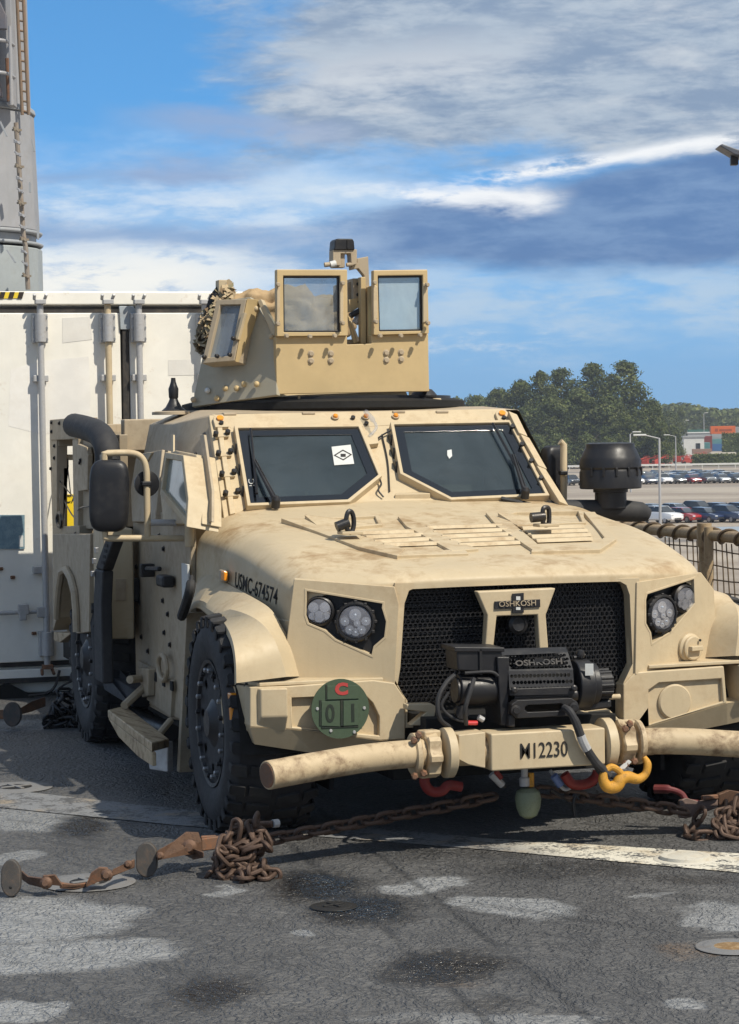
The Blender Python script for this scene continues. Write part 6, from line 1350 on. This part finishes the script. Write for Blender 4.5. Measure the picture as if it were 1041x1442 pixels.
for i, px in enumerate((806, 829, 852, 874, 896, 914, 935, 955, 976, 996, 1017, 1037, 1057)):
    if 812 < px < 895: continue
    for dpt in range(5):
        cn = ['black', 'dark blue', 'silver', 'dark blue', 'white', 'dark blue', 'white', 'black', 'red', 'grey', 'silver', 'black', 'white'][i] if dpt == 0 else random.choice(['black', 'dark blue', 'white', 'silver', 'grey', 'black'])
        D = 362+dpt*6.4
        p = BG(px, 338, ZQ)+FH*(dpt*6.2)-RH*(dpt*.5)
        kd = 'suv' if (i+dpt) % 3 == 0 else 'hatchback'
        put_car(kd, cn, p, -YAW+R(14), '%s %s, %s in the %s file from the left of the far cars' % (cn, kd, ordn[dpt], ordn[fi_]), 'cars parked in files at the far end of the quay')
    fi_ += 1
# trees
M_leaf = []
for i, c in enumerate(((.105, .128, .048), (.155, .172, .070), (.068, .086, .036))):
    m, n = base('foliage_%s' % ('mid', 'light', 'dark')[i]); p = geo_pos(n)
    k = n.noise(p, .35, 4, .6)
    cl = n.mix(n.step(k, .35, .65), tuple(x*.75 for x in c), tuple(x*1.25 for x in c))
    d_ = n.node('ShaderNodeBsdfDiffuse', {'Color': cl}); t_ = n.node('ShaderNodeBsdfTranslucent', {'Color': cl})
    finish(n, n.node('ShaderNodeMixShader', {0: .25, 1: d_.outputs[0], 2: t_.outputs[0]})); M_leaf.append(m)
M_bark = painted('bark', (.09, .07, .05), .9, .4, (.03, .025, .02), 0, 2, .5)
def tree_mesh(seed, h, w_, n_clump, per, style):
    rnd = random.Random(seed); b = MB(); cl = []
    for k in range(n_clump):
        t = rnd.random()**.8; z = h*(.10+.88*t)
        prof = {'poplar': math.sin(math.pi*min(1, .12+.88*t))**.55, 'round': math.sin(math.pi*min(1, .15+.83*t))**.6, 'bush': (1-t*.75)}[style]
        a = rnd.random()*6.283; rr = w_*.5*prof*rnd.random()**.4*.86
        cl.append((Vector((math.cos(a)*rr, math.sin(a)*rr, z)), w_*rnd.uniform(.11, .19)*(.65+.5*prof)))
    for c, r_ in cl:
        b.mi = rnd.choice((0, 0, 1, 2))
        for k in range(per):
            d = Vector((rnd.gauss(0, 1), rnd.gauss(0, 1), rnd.gauss(0, 1)+.15)).normalized()
            p = c+Vector((d.x, d.y, d.z*.85))*r_*rnd.uniform(.55, 1.15); s_ = rnd.uniform(.18, .38)*(w_/11)
            nrm = (d+Vector((rnd.gauss(0, .5), rnd.gauss(0, .5), rnd.gauss(0, .5)))).normalized(); u = nrm.orthogonal().normalized(); v = nrm.cross(u); a = rnd.random()*6.28
            u, v = u*math.cos(a)+v*math.sin(a), v*math.cos(a)-u*math.sin(a)
            b.face([p-u*s_, p+v*s_*.7, p+u*s_, p-v*s_*.7])
    return b
def trunk_mesh(seed, h, w_):
    rnd = random.Random(seed); b = MB(); b.tube([(0, 0, -.3), (.1, 0, h*.3), (0, .1, h*.6), (.05, 0, h*.88)], [.42, .32, .2, .06], 8)
    for k in range(9):
        z = h*(.2+.07*k); a = rnd.random()*6.28; l = w_*rnd.uniform(.25, .42)
        b.tube([(0, 0, z), (math.cos(a)*l*.5, math.sin(a)*l*.5, z+l*.3), (math.cos(a)*l, math.sin(a)*l, z+l*.8)], [.13, .08, .03], 5)
    return b
tproto = []
for i, (h, w_, st_) in enumerate(((22, 10, 'poplar'), (20, 11, 'round'), (22, 9, 'poplar'), (18, 12, 'round'), (9, 10, 'bush'))):
    e = empty('broadleaf_tree'); tree_mesh(50+i, h, w_, 130, 72, st_).done('crown', M_leaf, e, smooth=False, fixn=False); trunk_mesh(i, h, w_).done('trunk', M_bark, e)
    tproto.append([e, False, h, w_])
def put_tree(k, px, top, D, wpx, label, group, name=None):
    e, used, h, w_ = tproto[k]
    if used: e = copy_tree(e)
    tproto[k][1] = True
    hh = (1.8-ZQ)+(597-(px-520)*.0155-top)*D/3300*1.0; e.location = BG(px, D, ZQ); e.rotation_euler = (0, 0, random.random()*6.28)
    sw = wpx*D/3300/w_; e.scale = (sw, sw, hh/h); tag(e, label, 'tree', group)
TR = [(0, 882, 508, 490, 82), (2, 838, 510, 495, 66), (0, 793, 518, 500, 74), (2, 764, 521, 492, 56), (1, 736, 536, 498, 70), (3, 704, 548, 505, 66), (1, 672, 556, 510, 60), (3, 645, 560, 515, 52), (1, 622, 562, 520, 46),
      (3, 918, 562, 480, 50), (1, 815, 548, 480, 70), (3, 858, 556, 478, 70), (1, 778, 560, 478, 66), (3, 745, 572, 480, 64), (1, 712, 580, 482, 60), (3, 905, 590, 470, 46), (1, 884, 585, 470, 54), (4, 932, 596, 466, 40), (4, 860, 616, 462, 60), (4, 826, 612, 462, 60), (4, 790, 612, 462, 60), (4, 755, 612, 462, 60), (4, 722, 606, 464, 60), (1, 690, 590, 484, 60), (4, 950, 600, 520, 36),
      (3, 946, 578, 640, 34), (1, 960, 572, 700, 18), (1, 600, 566, 525, 46)]
NUM = ordn+['fifteenth', 'sixteenth', 'seventeenth', 'eighteenth', 'nineteenth', 'twentieth']+['twenty '+x for x in ordn[:9]]
for i, (k, px, top, D, wp_) in enumerate(TR):
    side_ = 'far left' if px < 690 else 'left' if px < 760 else 'middle' if px < 830 else 'right' if px < 900 else 'far right'
    rank = sorted(t[1] for t in TR).index(px)
    kind_ = {0: 'tall poplar tree', 1: 'round bushy tree', 2: 'narrow tall tree', 3: 'broad green tree', 4: 'low wide tree'}[k]
    put_tree(k, px, top, D, wp_, '%s, %s from the left of the stand behind the car park' % (kind_, NUM[rank]), 'trees standing behind the car park')
# distant wood along the horizon
rnd = random.Random(9); b = MB()
for k in range(520):
    px = rnd.uniform(560, 1120); D = rnd.uniform(850, 1000); top = 578-6*math.exp(-((px-985)/45)**2)+5*math.sin(px*.045)+rnd.uniform(-2, 3) if px > 930 else 580+rnd.uniform(-3, 4)
    c = BG(px, D, 0); z1 = 1.8+(595-top)*D/3300; 
    for j in range(46):
        b.mi = rnd.choice((0, 0, 1, 2))
        d = Vector((rnd.gauss(0, 1), rnd.gauss(0, 1), rnd.gauss(0, 1))).normalized(); rr = rnd.uniform(2.2, 3.8); t = rnd.choice((0, 0, 0, 1))
        p = c+Vector((0, 0, (z1-rr) if t == 0 else rnd.uniform(ZQ, z1-rr)))+d*rr; u = d.orthogonal().normalized(); v = d.cross(u); s_ = rnd.uniform(.5, 1.0)
        b.face([p-u*s_, p+v*s_, p+u*s_, p-v*s_])
tag(b.done('distant_wood', M_leaf, None, smooth=False, fixn=False), 'long dark green wood along the horizon beyond the harbour', 'wood', kind='stuff')
b = MB(); q = [BG(540, 1010, ZQ), BG(1300, 1010, ZQ)]; pr = [q[0]]+[BG(540+k*20, 1010, 1.8+(595-583-3*math.exp(-((540+k*20-985)/60)**2)*2)*1010/3300) for k in range(39)]+[q[1]]
b.prism(pr, FH*60); tag(b.done('distant_hill', M_leaf[2], None), None, None, kind='structure')
# boxes: containers, sheds, hedge, barrier
def bgbox(name, px0, px1, py0, py1, D, dep, mat, label, cat, rot=0.0, detail=None):
    """box at depth D whose near face spans the given columns; stands on the quay when py1 is None"""
    hz_y = 597-((px0+px1)/2-520)*.0155
    z1 = 1.8+(hz_y-py0)*D/3300; z0 = ZQ if py1 is None else 1.8+(hz_y-py1)*D/3300
    w_ = (px1-px0)*D/3300; c = BG((px0+px1)/2, D+dep/2, z0)
    e = empty(name, tuple(c), -YAW+rot, label, cat)
    bd = MB(); bd.bb((-w_/2, -dep/2, 0), (w_/2, dep/2, z1-z0)); bd = bd.done('body', mat, e, .03, 1)
    return e, w_, z1-z0, dep, bd
P_ = lambda nm, c: painted(nm, c, .5, .3, tuple(x*.4 for x in c), 0, .3)
M_or = P_('orange_steel', (.62, .13, .02)); M_tq = P_('turquoise_steel', (.10, .25, .25)); M_bl = P_('blue_steel', (.04, .13, .30)); M_br = P_('brown_steel', (.22, .04, .03)); M_wh = P_('shed_white', (.6, .6, .57)); M_dg = P_('dark_green_steel', (.03, .12, .08)); M_gy = P_('shed_grey', (.32, .33, .33)); M_cr = P_('pale_block', (.5, .46, .38))
def ribs(e, w_, h_, dep, mat, n=14):
    b = MB()
    for k in range(n): b.bb((-w_/2+w_*(k+.25)/n, -dep/2-.06, .15), (-w_/2+w_*(k+.7)/n, -dep/2+.01, h_-.15))
    b.done('side_ribs', mat, e)
def freight(px0, px1, py0, py1, D, mat, label):
    e, w_, h_, d_, bd = bgbox('freight_container', px0, px1, py0, py1, D, 2.4, mat, label, 'freight container'); ribs(e, w_, h_, d_, mat)
    for x in (-w_/2, w_/2):
        MB().box((x, -d_/2, h_/2), (.15, .15, h_)).done('corner_post', mat, e)
    return e, w_, h_, d_
e, w_, h_, d_ = freight(1002, 1036, 597, 608, 640, M_or, 'orange freight container on top of the stack at the far right')
M_om = P_('dark_orange_mark', (.30, .06, .01)); MB().bb((-w_*.34, -d_/2-.09, h_*.32), (-w_*.22, -d_/2-.05, h_*.7)).done('painted_mark', M_om, e, 0); MB().bb((-w_*.16, -d_/2-.09, h_*.36), (w_*.36, -d_/2-.05, h_*.62)).done('painted_mark', M_om, e, 0)
freight(1003, 1034, 608, 615, 640, M_gy, 'grey freight container just under the orange one'); freight(1003, 1034, 615, 622, 639, M_tq, 'turquoise freight container in the middle of the far stack')
freight(1003, 1034, 622, 632, 638, M_bl, 'blue freight container at the bottom of the far stack'); freight(1036, 1062, 598, 632, 645, M_gy, 'tall grey freight container stack at the right edge')
freight(990, 1003, 611, 632, 636, M_br, 'brown freight container left of the far stack'); freight(986, 1000, 620, 632, 600, M_tq, 'turquoise small freight container before the brown one')
freight(970, 999, 602, 610, 760, M_dg, 'dark green freight container with white marks behind the white shed')
e, w_, h_, d_, bd = bgbox('white_shed', 961, 990, 613, None, 580, 8, M_wh, 'white port shed with a dark window and grey flat roof', 'shed')
MB().box((1.0, -d_/2-.02, h_-2.2), (1.1, .1, 1.5)).done('window', M_cglass, e); MB().bb((-w_/2-.2, -d_/2-.2, h_), (w_/2+.2, d_/2+.2, h_+.35)).done('roof', M_gy, e)
e, w_, h_, d_, bd = bgbox('grey_shed', 966, 1003, 607, None, 700, 12, M_gy, 'long pale grey shed behind the white shed', 'shed'); MB().bb((-w_/2-.2, -d_/2-.2, h_), (w_/2+.2, d_/2+.2, h_+.3)).done('roof', M_wh, e)
e, w_, h_, d_, bd = bgbox('white_cabin', 944, 962, 624, None, 560, 4, M_wh, 'small white site cabin left of the white shed', 'cabin'); MB().box((-.5, -d_/2-.02, h_-1.6), (.9, .1, .8)).done('window', M_cglass, e)
e, w_, h_, d_, bd = bgbox('concrete_blocks', 1001, 1037, 634, 642, 540, 2, M_cr, 'pale concrete block pile in front of the container stack', 'concrete blocks')
for k in range(5): MB().bb((-w_/2+w_*k/5+.05, -d_/2-.08, .1), (-w_/2+w_*(k+1)/5-.05, -d_/2+.02, h_-.1)).done('block', M_cr, e, .03, 1)
bgbox('low_wall', 976, 1003, 629, 636, 560, 1, P_('low_wall_brown', (.25, .16, .12)), 'low brownish wall beside the white shed', 'wall')
# hedge and bushes
def hedge(px0, px1, py0, D, label, seed):
    e = empty('hedge', tuple(BG((px0+px1)/2, D, ZQ)), -YAW, label, 'hedge'); rnd = random.Random(seed); b = MB(); w_ = (px1-px0)*D/3300; h_ = 1.8-ZQ+(595-py0)*D/3300
    b.mi = 2; b.bb((-w_/2+.2, -.5, 0), (w_/2-.2, .5, h_-.25))
    for k in range(int(w_*170)):
        p = Vector((rnd.uniform(-w_/2, w_/2), rnd.uniform(-.75, .5), rnd.uniform(0, h_)+.12*math.sin(k))); b.mi = rnd.choice((0, 1, 2)); d = Vector((rnd.gauss(0, .5), -1, rnd.gauss(.3, .6))).normalized(); u = d.orthogonal().normalized()*rnd.uniform(.1, .25); v = d.cross(u); b.face([p-u, p+v, p+u, p-v])
    b.done('foliage', M_leaf, e, smooth=False, fixn=False)
hedge(976, 1052, 642, 470, 'clipped dark green hedge behind the far parked cars', 3)
hedge(1018, 1062, 612, 560, 'tall dark bush at the right edge before the container stack', 5)
# pale rail barriers
def barrier(px0, px1, D, z, hgt, label, mat, n=10):
    e = empty('barrier', tuple(BG(px0, D, ZQ)), -YAW, label, 'barrier'); w_ = (px1-px0)*D/3300
    b = MB(); b.bb((0, -.06, z), (w_, .06, z+hgt)); b.done('rail', mat, e)
    for k in range(n+1): MB().bb((w_*k/n-.05, -.05, 0), (w_*k/n+.05, .05, z)).done('post', mat, e)
barrier(780, 1060, 440, .7, .35, 'long white traffic barrier right behind the far parked cars', M_wh, 12)
barrier(850, 1160, 182, .25, .50, 'pale blue grey quay edge barrier below the nearer parked cars', P_('barrier_blue', (.42, .50, .58)), 14)
# red machines: scissor and boom lifts
def lift(px, py, D, label, seed):
    rnd = random.Random(seed); e = empty('boom_lift', tuple(BG(px, D, ZQ)), -YAW+rnd.uniform(-.5, .5), label, 'boom lift')
    b = MB(); b.bb((-2.2, -1.1, .5), (2.2, 1.1, 1.3)); b.done('chassis', M_red2, e, .08)
    for x in (-1.5, 1.5):
        for y in (-1.1, 1.1): MB().lathe([(.5, -.2), (.5, .2)], (x, y, .5), (0, 1, 0), 16).done('wheel', M_tyre, e)
    MB().bb((-1.6, -.9, 1.3), (.6, .9, 2.4)).done('turntable', M_red2, e, .1)
    e.scale = (.6, .6, .6); hgt = rnd.uniform(.2, 1.2); MB().prism([(-1.4, -.25, 2.2), (-1.0, -.25, 2.6), (3.0, -.25, 2.6+hgt), (3.1, -.25, 2.2+hgt)], (0, .5, 0)).done('boom', M_red2, e, .03)
    b = MB()
    for x in (2.6, 3.8):
        for y in (-.8, .8): b.tube([(x, y, 1.7+hgt), (x, y, 2.9+hgt)], .05, 6)
    for z in (1.75, 2.3, 2.9): b.tube([(2.6, -.8, z+hgt), (3.8, -.8, z+hgt), (3.8, .8, z+hgt), (2.6, .8, z+hgt)], .05, 6, closed=True)
    b.done('basket', M_red2, e)
M_red2 = painted('machine_red', (.42, .05, .03), .45, .2)
for i, (px, D) in enumerate(((899, 455), (912, 462), (927, 458), (938, 468), (958, 500), (970, 492), (981, 505))):
    lift(px, 0, D, 'red boom lift, %s from the left among the machines under the trees' % ordn[i], i)
# lamp posts
def lamp(px, ptop, D, arm, label):
    z1 = 1.8-ZQ+(590-ptop)*D/3300; e = empty('street_lamp', tuple(BG(px, D, ZQ)), -YAW, label, 'street lamp')
    MB().tube([(0, 0, 0), (0, 0, z1-.1), (0, 0, z1)], [.13, .09, .07], 10).done('pole', M_grey, e)
    MB().tube([(0, 0, z1-.05), (arm, 0, z1+.25)], .05, 8).done('arm', M_grey, e)
    MB().box((arm+math.copysign(.45, arm), 0, z1+.27), (1.1, .35, .16)).done('lamp_head', M_wh, e, .05)
lamp(930, 613, 197, -1.2, 'tall grey street lamp in front of the nearer parked cars'); lamp(889, 607, 300, .4, 'grey street lamp before the trees beside the black air intake'); lamp(953, 611, 430, -1.2, 'distant grey street lamp near the red lifts')
lamp(993, 580, 720, .3, 'thin distant lamp mast above the grey shed'); lamp(966, 590, 700, .3, 'thin distant lamp mast left of the white shed')
# floodlight at the upper right
fe = empty('floodlight_mast', tuple(BG(1090, 22, ZQ)), -YAW, 'dark floodlight head reaching into view at the upper right', 'floodlight')
zf = -ZQ+1.8+(592-222)*22/3300
MB().tube([(0, 0, 0), (0, 0, zf+.3)], .07, 12).done('pole', M_gun, fe)
MB().tube([(0, 0, zf-.05), (-.28, 0, zf-.02)], .03, 8).done('arm', M_gun, fe)
MB().prism([(-.50, -.15, zf+.085), (-.47, -.15, zf+.10), (-.2, -.15, zf-.0), (-.2, -.15, zf-.04), (-.36, -.15, zf+.0)], (0, .3, 0)).done('lamp_head', painted('lamp_dark', (.09, .10, .12), .4, .3), fe, .01)
MB().box((-.34, 0, zf-.04), (.07, .08, .09)).done('bracket', M_gun, fe, .01)

# ------------------------------------------------------------------ light harbour haze
hm, hn = base('harbour_air'); hv = hn.node('ShaderNodeVolumePrincipled', {'Color': (.80, .88, 1.0, 1), 'Density': .00024, 'Anisotropy': .2})
hn.l.new(hv.outputs[0], hn.node('ShaderNodeOutputMaterial').inputs['Volume'])
q_ = [BG(520, -60, 0)+RH*a for a in (-300, 500)]+[BG(520, 1100, 0)+RH*a for a in (500, -300)]
b = MB(); b.prism([(v.x, v.y, ZQ-1) for v in q_], (0, 0, 34)); tag(b.done('haze', hm, None, smooth=False), 'thin pale harbour air between the deck and the far trees', 'haze', kind='stuff')
# ================================================================== TIE-DOWN CHAINS AND DECK FITTINGS
def link_proto():
    b = MB(); pts = []
    for i in range(16):
        t = i*2*math.pi/16; pts.append(Vector((math.cos(t)*.018+ (.018 if math.cos(t) > 1e-6 else -.018 if math.cos(t) < -1e-6 else 0), math.sin(t)*.0185, 0)))
    b.tube(pts, .0075, 8, closed=True)
    o = b.done('link', M_chain); o.data.transform(Matrix.Scale(1.28, 4)); return o
LINK = link_proto(); link_used = [False]
SHADELINK = LINK.data.copy(); SHADELINK.materials.clear(); SHADELINK.materials.append(M_gun)  # darker link copy, shade by the rear wheel put into its colour
def add_link(par, pos, d, roll):
    global LINK
    o = LINK if not link_used[0] else inst(LINK)
    link_used[0] = True; o.parent = par
    X = Vector(d).normalized(); Y = X.orthogonal().normalized(); Z = X.cross(Y)
    Y2 = Y*math.cos(roll)+Z*math.sin(roll); Z2 = X.cross(Y2)
    M = Matrix((X, Y2, Z2)).transposed().to_4x4(); M.translation = Vector(pos)-Vector(par.location); o.matrix_local = M
    return o
def chain(par, pts, pitch=.066, roll0=.4):
    P = smooth_path(pts, 14); acc = 0; k = 0
    L_ = [0]
    for i in range(1, len(P)): L_.append(L_[-1]+(P[i]-P[i-1]).length)
    s_ = 0; j = 0
    while s_ < L_[-1]:
        while L_[j+1] < s_: j += 1
        t = (s_-L_[j])/max(L_[j+1]-L_[j], 1e-6); p = P[j].lerp(P[j+1], t)
        d = (P[j+1]-P[j]); 
        X = d.normalized(); Y0 = X.orthogonal().normalized(); Z0 = X.cross(Y0); up_ = Vector((0, 0, 1)); base_ = math.atan2(up_.dot(Z0), up_.dot(Y0))
        add_link(par, p, d, base_+(math.pi/2 if k % 2 else 0)+roll0); s_ += pitch; k += 1
def bunch(par, cen, ax, n, seed, turns=7):
    rnd = random.Random(seed); c = Vector(cen); pts = []
    for i in range(n):
        a = i*2*math.pi/turns; k = i/n
        pts.append(c+Vector((math.cos(a)*ax[0]*rnd.uniform(.5, 1.1), math.sin(a)*ax[1]*rnd.uniform(.5, 1.1), ax[2]*(math.sin(i*.9)+rnd.uniform(-.5, .5)))))
    pts = [p+Vector((rnd.gauss(0, .02), rnd.gauss(0, .012), rnd.gauss(0, .022))) for p in pts]
    for p in pts: p.z = max(p.z, .014)
    chain(par, pts, .058, rnd.random())
def disc(name, c, rx, ry, th, n, par, mat, waist=0.0):
    """flat rounded plate standing up, facing n"""
    n = Vector(n).normalized(); u = n.cross(Vector((0, 0, 1))).normalized(); z = u.cross(n); c = Vector(c)-Vector(par.location)
    pts = []
    for i in range(28):
        t = i*2*math.pi/28; w_ = 1-waist*math.exp(-(math.sin(t)/.35)**2); pts.append(c+u*math.cos(t)*rx*w_+z*math.sin(t)*ry)
    return MB().prism(pts, -n*th).done(name, mat, par, .006)
def bar(name, pts, wz, th, par, mat, n=(-.2, -1, .1)):
    """flat forged bar following pts"""
    P = [Vector(p)-Vector(par.location) for p in pts]; up_ = Vector((0, 0, 1)); q = []
    for i, p in enumerate(P):
        w_ = wz[i] if isinstance(wz, (list, tuple)) else wz; q.append(p+up_*w_)
    for i in range(len(P)-1, -1, -1):
        w_ = wz[i] if isinstance(wz, (list, tuple)) else wz; q.append(P[i]-up_*w_)
    return MB().prism(q, -Vector(n).normalized()*th).done(name, mat, par, .005)
def knob(name, p, r, h, par, mat, n=(-.28, -.95, .15)): return MB().lathe([(r, 0), (r, h*.6), (r*.8, h*.7), (r*.5, h)], Vector(p)-Vector(par.location), n, 14).done(name, mat, par)
M_pad = painted('pad_brown', (.06, .055, .05), .6, .6, (.14, .09, .06), 0, 6, .4)
M_cop = painted('coppery_rust', (.155, .088, .055), .5, .95, (.055, .035, .028), 0, 9, .5, .3, (.3, .15, .08), metal=.3)
lc = empty('lashing_chain', (-1.343,-1.003,-0.000), 0, 'rusty lashing chain with its loose end bunched beside the left front wheel', 'chain')
chain(lc, [(-1.305,-0.937,0.100), (-1.212,-0.903,0.100), (-0.918,-0.832,0.120), (-0.613,-0.755,0.140), (-0.357,-0.754,0.170), (-0.166,-0.765,0.200)])
for k in range(4): bunch(lc, Vector((-1.383,-1.114,0.080))+Vector((.015*k-.02, 0, .045*(k-1.4))), (.075-.008*abs(k-1), .06, .03), 16, k+1)
bunch(lc, (-1.379,-1.213,0.020), (.07, .06, .008), 16, 12)
tn = empty('chain_tensioner', (-1.702,-1.104,0.000), 0, 'coppery rusted chain tensioner with lever, lying left of the bunched chain', 'chain tensioner')
NF = (-.28, -.95, .1)
bar('lever_arm', [(-1.722,-1.097,0.100), (-1.625,-0.950,0.100), (-1.556,-0.863,0.110), (-1.507,-0.882,0.110), (-1.512,-0.960,0.100)], [.020, .026, .036, .034, .02], .03, tn, M_cop)
bar('lower_jaw', [(-1.574,-0.886,0.080), (-1.559,-1.011,0.080), (-1.522,-1.043,0.080)], [.022, .022, .012], .03, tn, M_cop)
knob('pivot_bolt', (-1.712,-1.102,0.100), .016, .03, tn, M_cop); knob('pivot_bolt', (-1.562,-0.958,0.100), .032, .05, tn, M_cop)
bar('square_bar', [(-1.505,-0.928,0.100), (-1.409,-0.896,0.100)], [.026, .026], .05, tn, M_rust); bar('square_bar', [(-1.500,-0.892,0.120), (-1.436,-0.900,0.120)], [.010, .010], .04, tn, M_rust)
MB().tube([Vector(p)-tn.location for p in smooth_path([(-1.346,-0.986,0.140), (-1.327,-0.973,0.160), (-1.295,-1.001,0.180), (-1.233,-1.052,0.190)])], .014, 10).done('release_lever', M_cop, tn)
MB().tube([Vector(p)-tn.location for p in ((-1.236,-1.051,0.190), (-1.210,-1.043,0.190))], .017, 10).done('lever_cap', M_grey, tn)
disc('foot_pad', (-1.762,-1.065,0.080), .048, .070, .045, NF, tn, M_pad, .12)
sh = empty('deck_hook', (-2.043,-1.097,0.000), 0, 'rusty double claw hook locked into the deck socket left of the tensioner', 'hook')
disc('foot_pad', (-2.326,-1.229,0.075), .042, .072, .04, NF, sh, M_pad, .10)
for p in ((-2.313,-1.117,0.090), (-2.341,-1.336,0.060)): knob('pad_hole', p, .006, .006, sh, M_dark)
bar('claw_link', [(-2.266,-1.093,0.060), (-2.249,-1.167,0.050), (-2.200,-1.247,0.050)], [.018, .016, .020], .03, sh, M_cop); knob('pivot_bolt', (-2.188,-1.237,0.050), .024, .045, sh, M_cop)
bar('claw', [(-2.204,-1.239,0.060), (-2.153,-1.229,0.060), (-2.134,-1.278,0.040)], [.02, .018, .006], .03, sh, M_cop)
bar('claw', [(-2.134,-1.209,0.030), (-2.075,-1.207,0.020), (-2.024,-1.182,0.020)], [.012, .010, .008], .03, sh, M_rust)
bar('claw', [(-2.037,-1.261,0.030), (-2.009,-1.199,0.050), (-1.978,-1.213,0.070), (-1.949,-1.240,0.070), (-1.943,-1.255,0.050)], [.008, .018, .022, .022, .010], .035, sh, M_rust)
knob('pivot_bolt', (-1.947,-1.216,0.060), .024, .045, sh, M_cop)
bar('claw_link', [(-1.933,-1.246,0.070), (-1.867,-1.146,0.070), (-1.820,-1.124,0.080)], [.014, .014, .018], .03, sh, M_cop); knob('pivot_bolt', (-1.846,-1.130,0.080), .016, .035, sh, M_cop)
# right-hand chain
rc = empty('lashing_chain', (0.687,-1.010,0.000), 0, 'rusty lashing chain hanging from the tensioner beside the right front wheel', 'chain')
chain(rc, [(0.067,-0.754,0.200), (0.242,-0.812,0.170), (0.446,-0.880,0.140), (0.651,-0.884,0.100)])
chain(rc, [(0.704,-0.937,0.080), (0.684,-0.907,0.030), (0.636,-0.961,0.020), (0.648,-1.060,0.020), (0.727,-1.054,0.020), (0.762,-1.029,0.060), (0.832,-0.916,0.100), (0.845,-0.875,0.140)])
for k in range(3): bunch(rc, Vector((0.816,-1.051,0.060))+Vector((0, 0, .03*(k-1))), (.07, .05, .03), 14, k+21)
rtn = empty('chain_tensioner', (0.789,-0.860,-0.000), 0, 'brown chain tensioner with a dark red handle beside the right front wheel', 'chain tensioner')
bar('tensioner_body', [(0.655,-0.845,0.100), (0.694,-0.819,0.100), (0.748,-0.841,0.100), (0.831,-0.861,0.120)], [.038, .046, .030, .018], .05, rtn, painted('tensioner_brown', (.17, .12, .10), .5, .5, (.3, .2, .15), 0, 6, .3))
MB().tube([Vector(p)-rtn.location for p in smooth_path([(0.580,-0.740,0.180), (0.638,-0.786,0.180), (0.684,-0.796,0.160), (0.703,-0.814,0.130), (0.753,-0.830,0.120)])], [.020]*6+[.014]*19, 10).done('handle', painted('dark_red', (.13, .025, .025), .45, .4), rtn)
bar('jaw', [(0.829,-0.865,0.130), (0.892,-0.848,0.130), (0.937,-0.883,0.120)], [.03, .042, .045], .05, rtn, M_cop); knob('pivot_bolt', (0.879,-0.918,0.110), .03, .05, rtn, M_cop)
bar('square_bar', [(0.747,-0.882,0.150), (0.827,-0.872,0.150)], [.010, .010], .04, rtn, M_rust)
# rear tie-down in the shade
rr_ = empty('chain_tensioner', (-1.471,3.917,0.000), 0, 'dark tensioner with a round foot pad in the shade behind the rear wheel', 'chain tensioner')
disc('foot_pad', (-1.612,3.911,0.090), .055, .075, .05, NF, rr_, M_pad)
bar('lever_arm', [(-1.558,3.952,0.100), (-1.464,4.094,0.110), (-1.372,4.151,0.130)], [.02, .03, .03], .04, rr_, M_rust)
bar('claw_link', [(-1.751,4.060,0.080), (-1.649,4.015,0.080)], [.02, .03], .04, rr_, M_rust)
r2 = empty('lashing_chain', (-1.329,3.856,0.000), 0, 'dark coil of lashing chain in the shade beside the rear wheel', 'chain')
for k in range(3): bunch(r2, Vector((-1.319,3.882,0.070))+Vector((.02*k, 0, .05*(k-1))), (.09, .08, .035), 12, k+31)
for o in [x for x in bpy.data.objects if x.parent == r2]:
    o.data = SHADELINK
# sockets in the deck
M_sock = painted('socket_steel', (.08, .08, .08), .5, .6, (.03, .025, .02), 0, 4, .4); M_sockl = painted('socket_worn', (.17, .17, .17), .6, .6, (.12, .1, .08), 0, 3, .3); M_sockw = painted('socket_painted', (.55, .52, .44), .6, .5, (.25, .18, .1), 0, 4, .4)
def socket(p, r, label, rim=M_sock, pan=M_dark, cross=True, sect=None, raised=.008, inner=.62):
    e = empty('deck_socket', (p[0], p[1], 0), .3, label, 'deck socket', 'tie-down sockets sunk into the deck')
    MB().lathe([(r*1.25, .0045), (r*1.22, .0065), (r, .007), (r*.98, raised), (r*.9, raised+.002), (r*inner, raised), (r*inner*.97, .0055)], (0, 0, 0), (0, 0, 1), 40).done('rim', rim, e)
    MB().lathe([(r*inner, .0056), (r*inner, raised-.001), (r*inner*.98, raised-.0005)] if pan is not M_dark else [(r*inner*1.01, raised+.0005), (r*inner*.99, raised+.0012)], (0, 0, 0), (0, 0, 1), 36).done('recess', pan, e)
    if cross:
        MB().bb((-r*inner, -r*.07, raised), (r*inner, r*.07, raised+.006)).done('cross_bar', sect or rim, e, .002)
        MB().bb((-r*.07, -r*inner, raised), (r*.07, r*inner, raised+.0065)).done('cross_bar', sect or rim, e, .002)
    return e
socket((-1.206,-1.853,0.000), .072, 'dark round deck socket with a cross bar in the oily patch below the truck', painted('socket_dark', (.014, .013, .012), .5, .5, (.01, .009, .008)))
socket((-1.994,-1.054,0.000), .15, 'worn light grey deck socket under the claw hook at lower left', M_sockl, inner=.5)
socket((-1.921,1.550,0.000), .15, 'grey ringed deck socket at the left edge on the worn paint', M_sockl, inner=.55)
socket((0.406,-1.450,0.000), .105, 'white painted round deck socket set in the white line at right', M_sockw, M_sockw, False, raised=.02, inner=.7)
e = socket((-0.111,-2.987,0.000), .10, 'rusty deck socket at the lower right edge of the deck', M_sockl, painted('rusty_pan', (.22, .13, .05), .6, .6, (.4, .3, .18), 0, 6, .3), False)
# small litter and marks
for i, (px, py) in enumerate(((412,1290), (652,1277))): pass
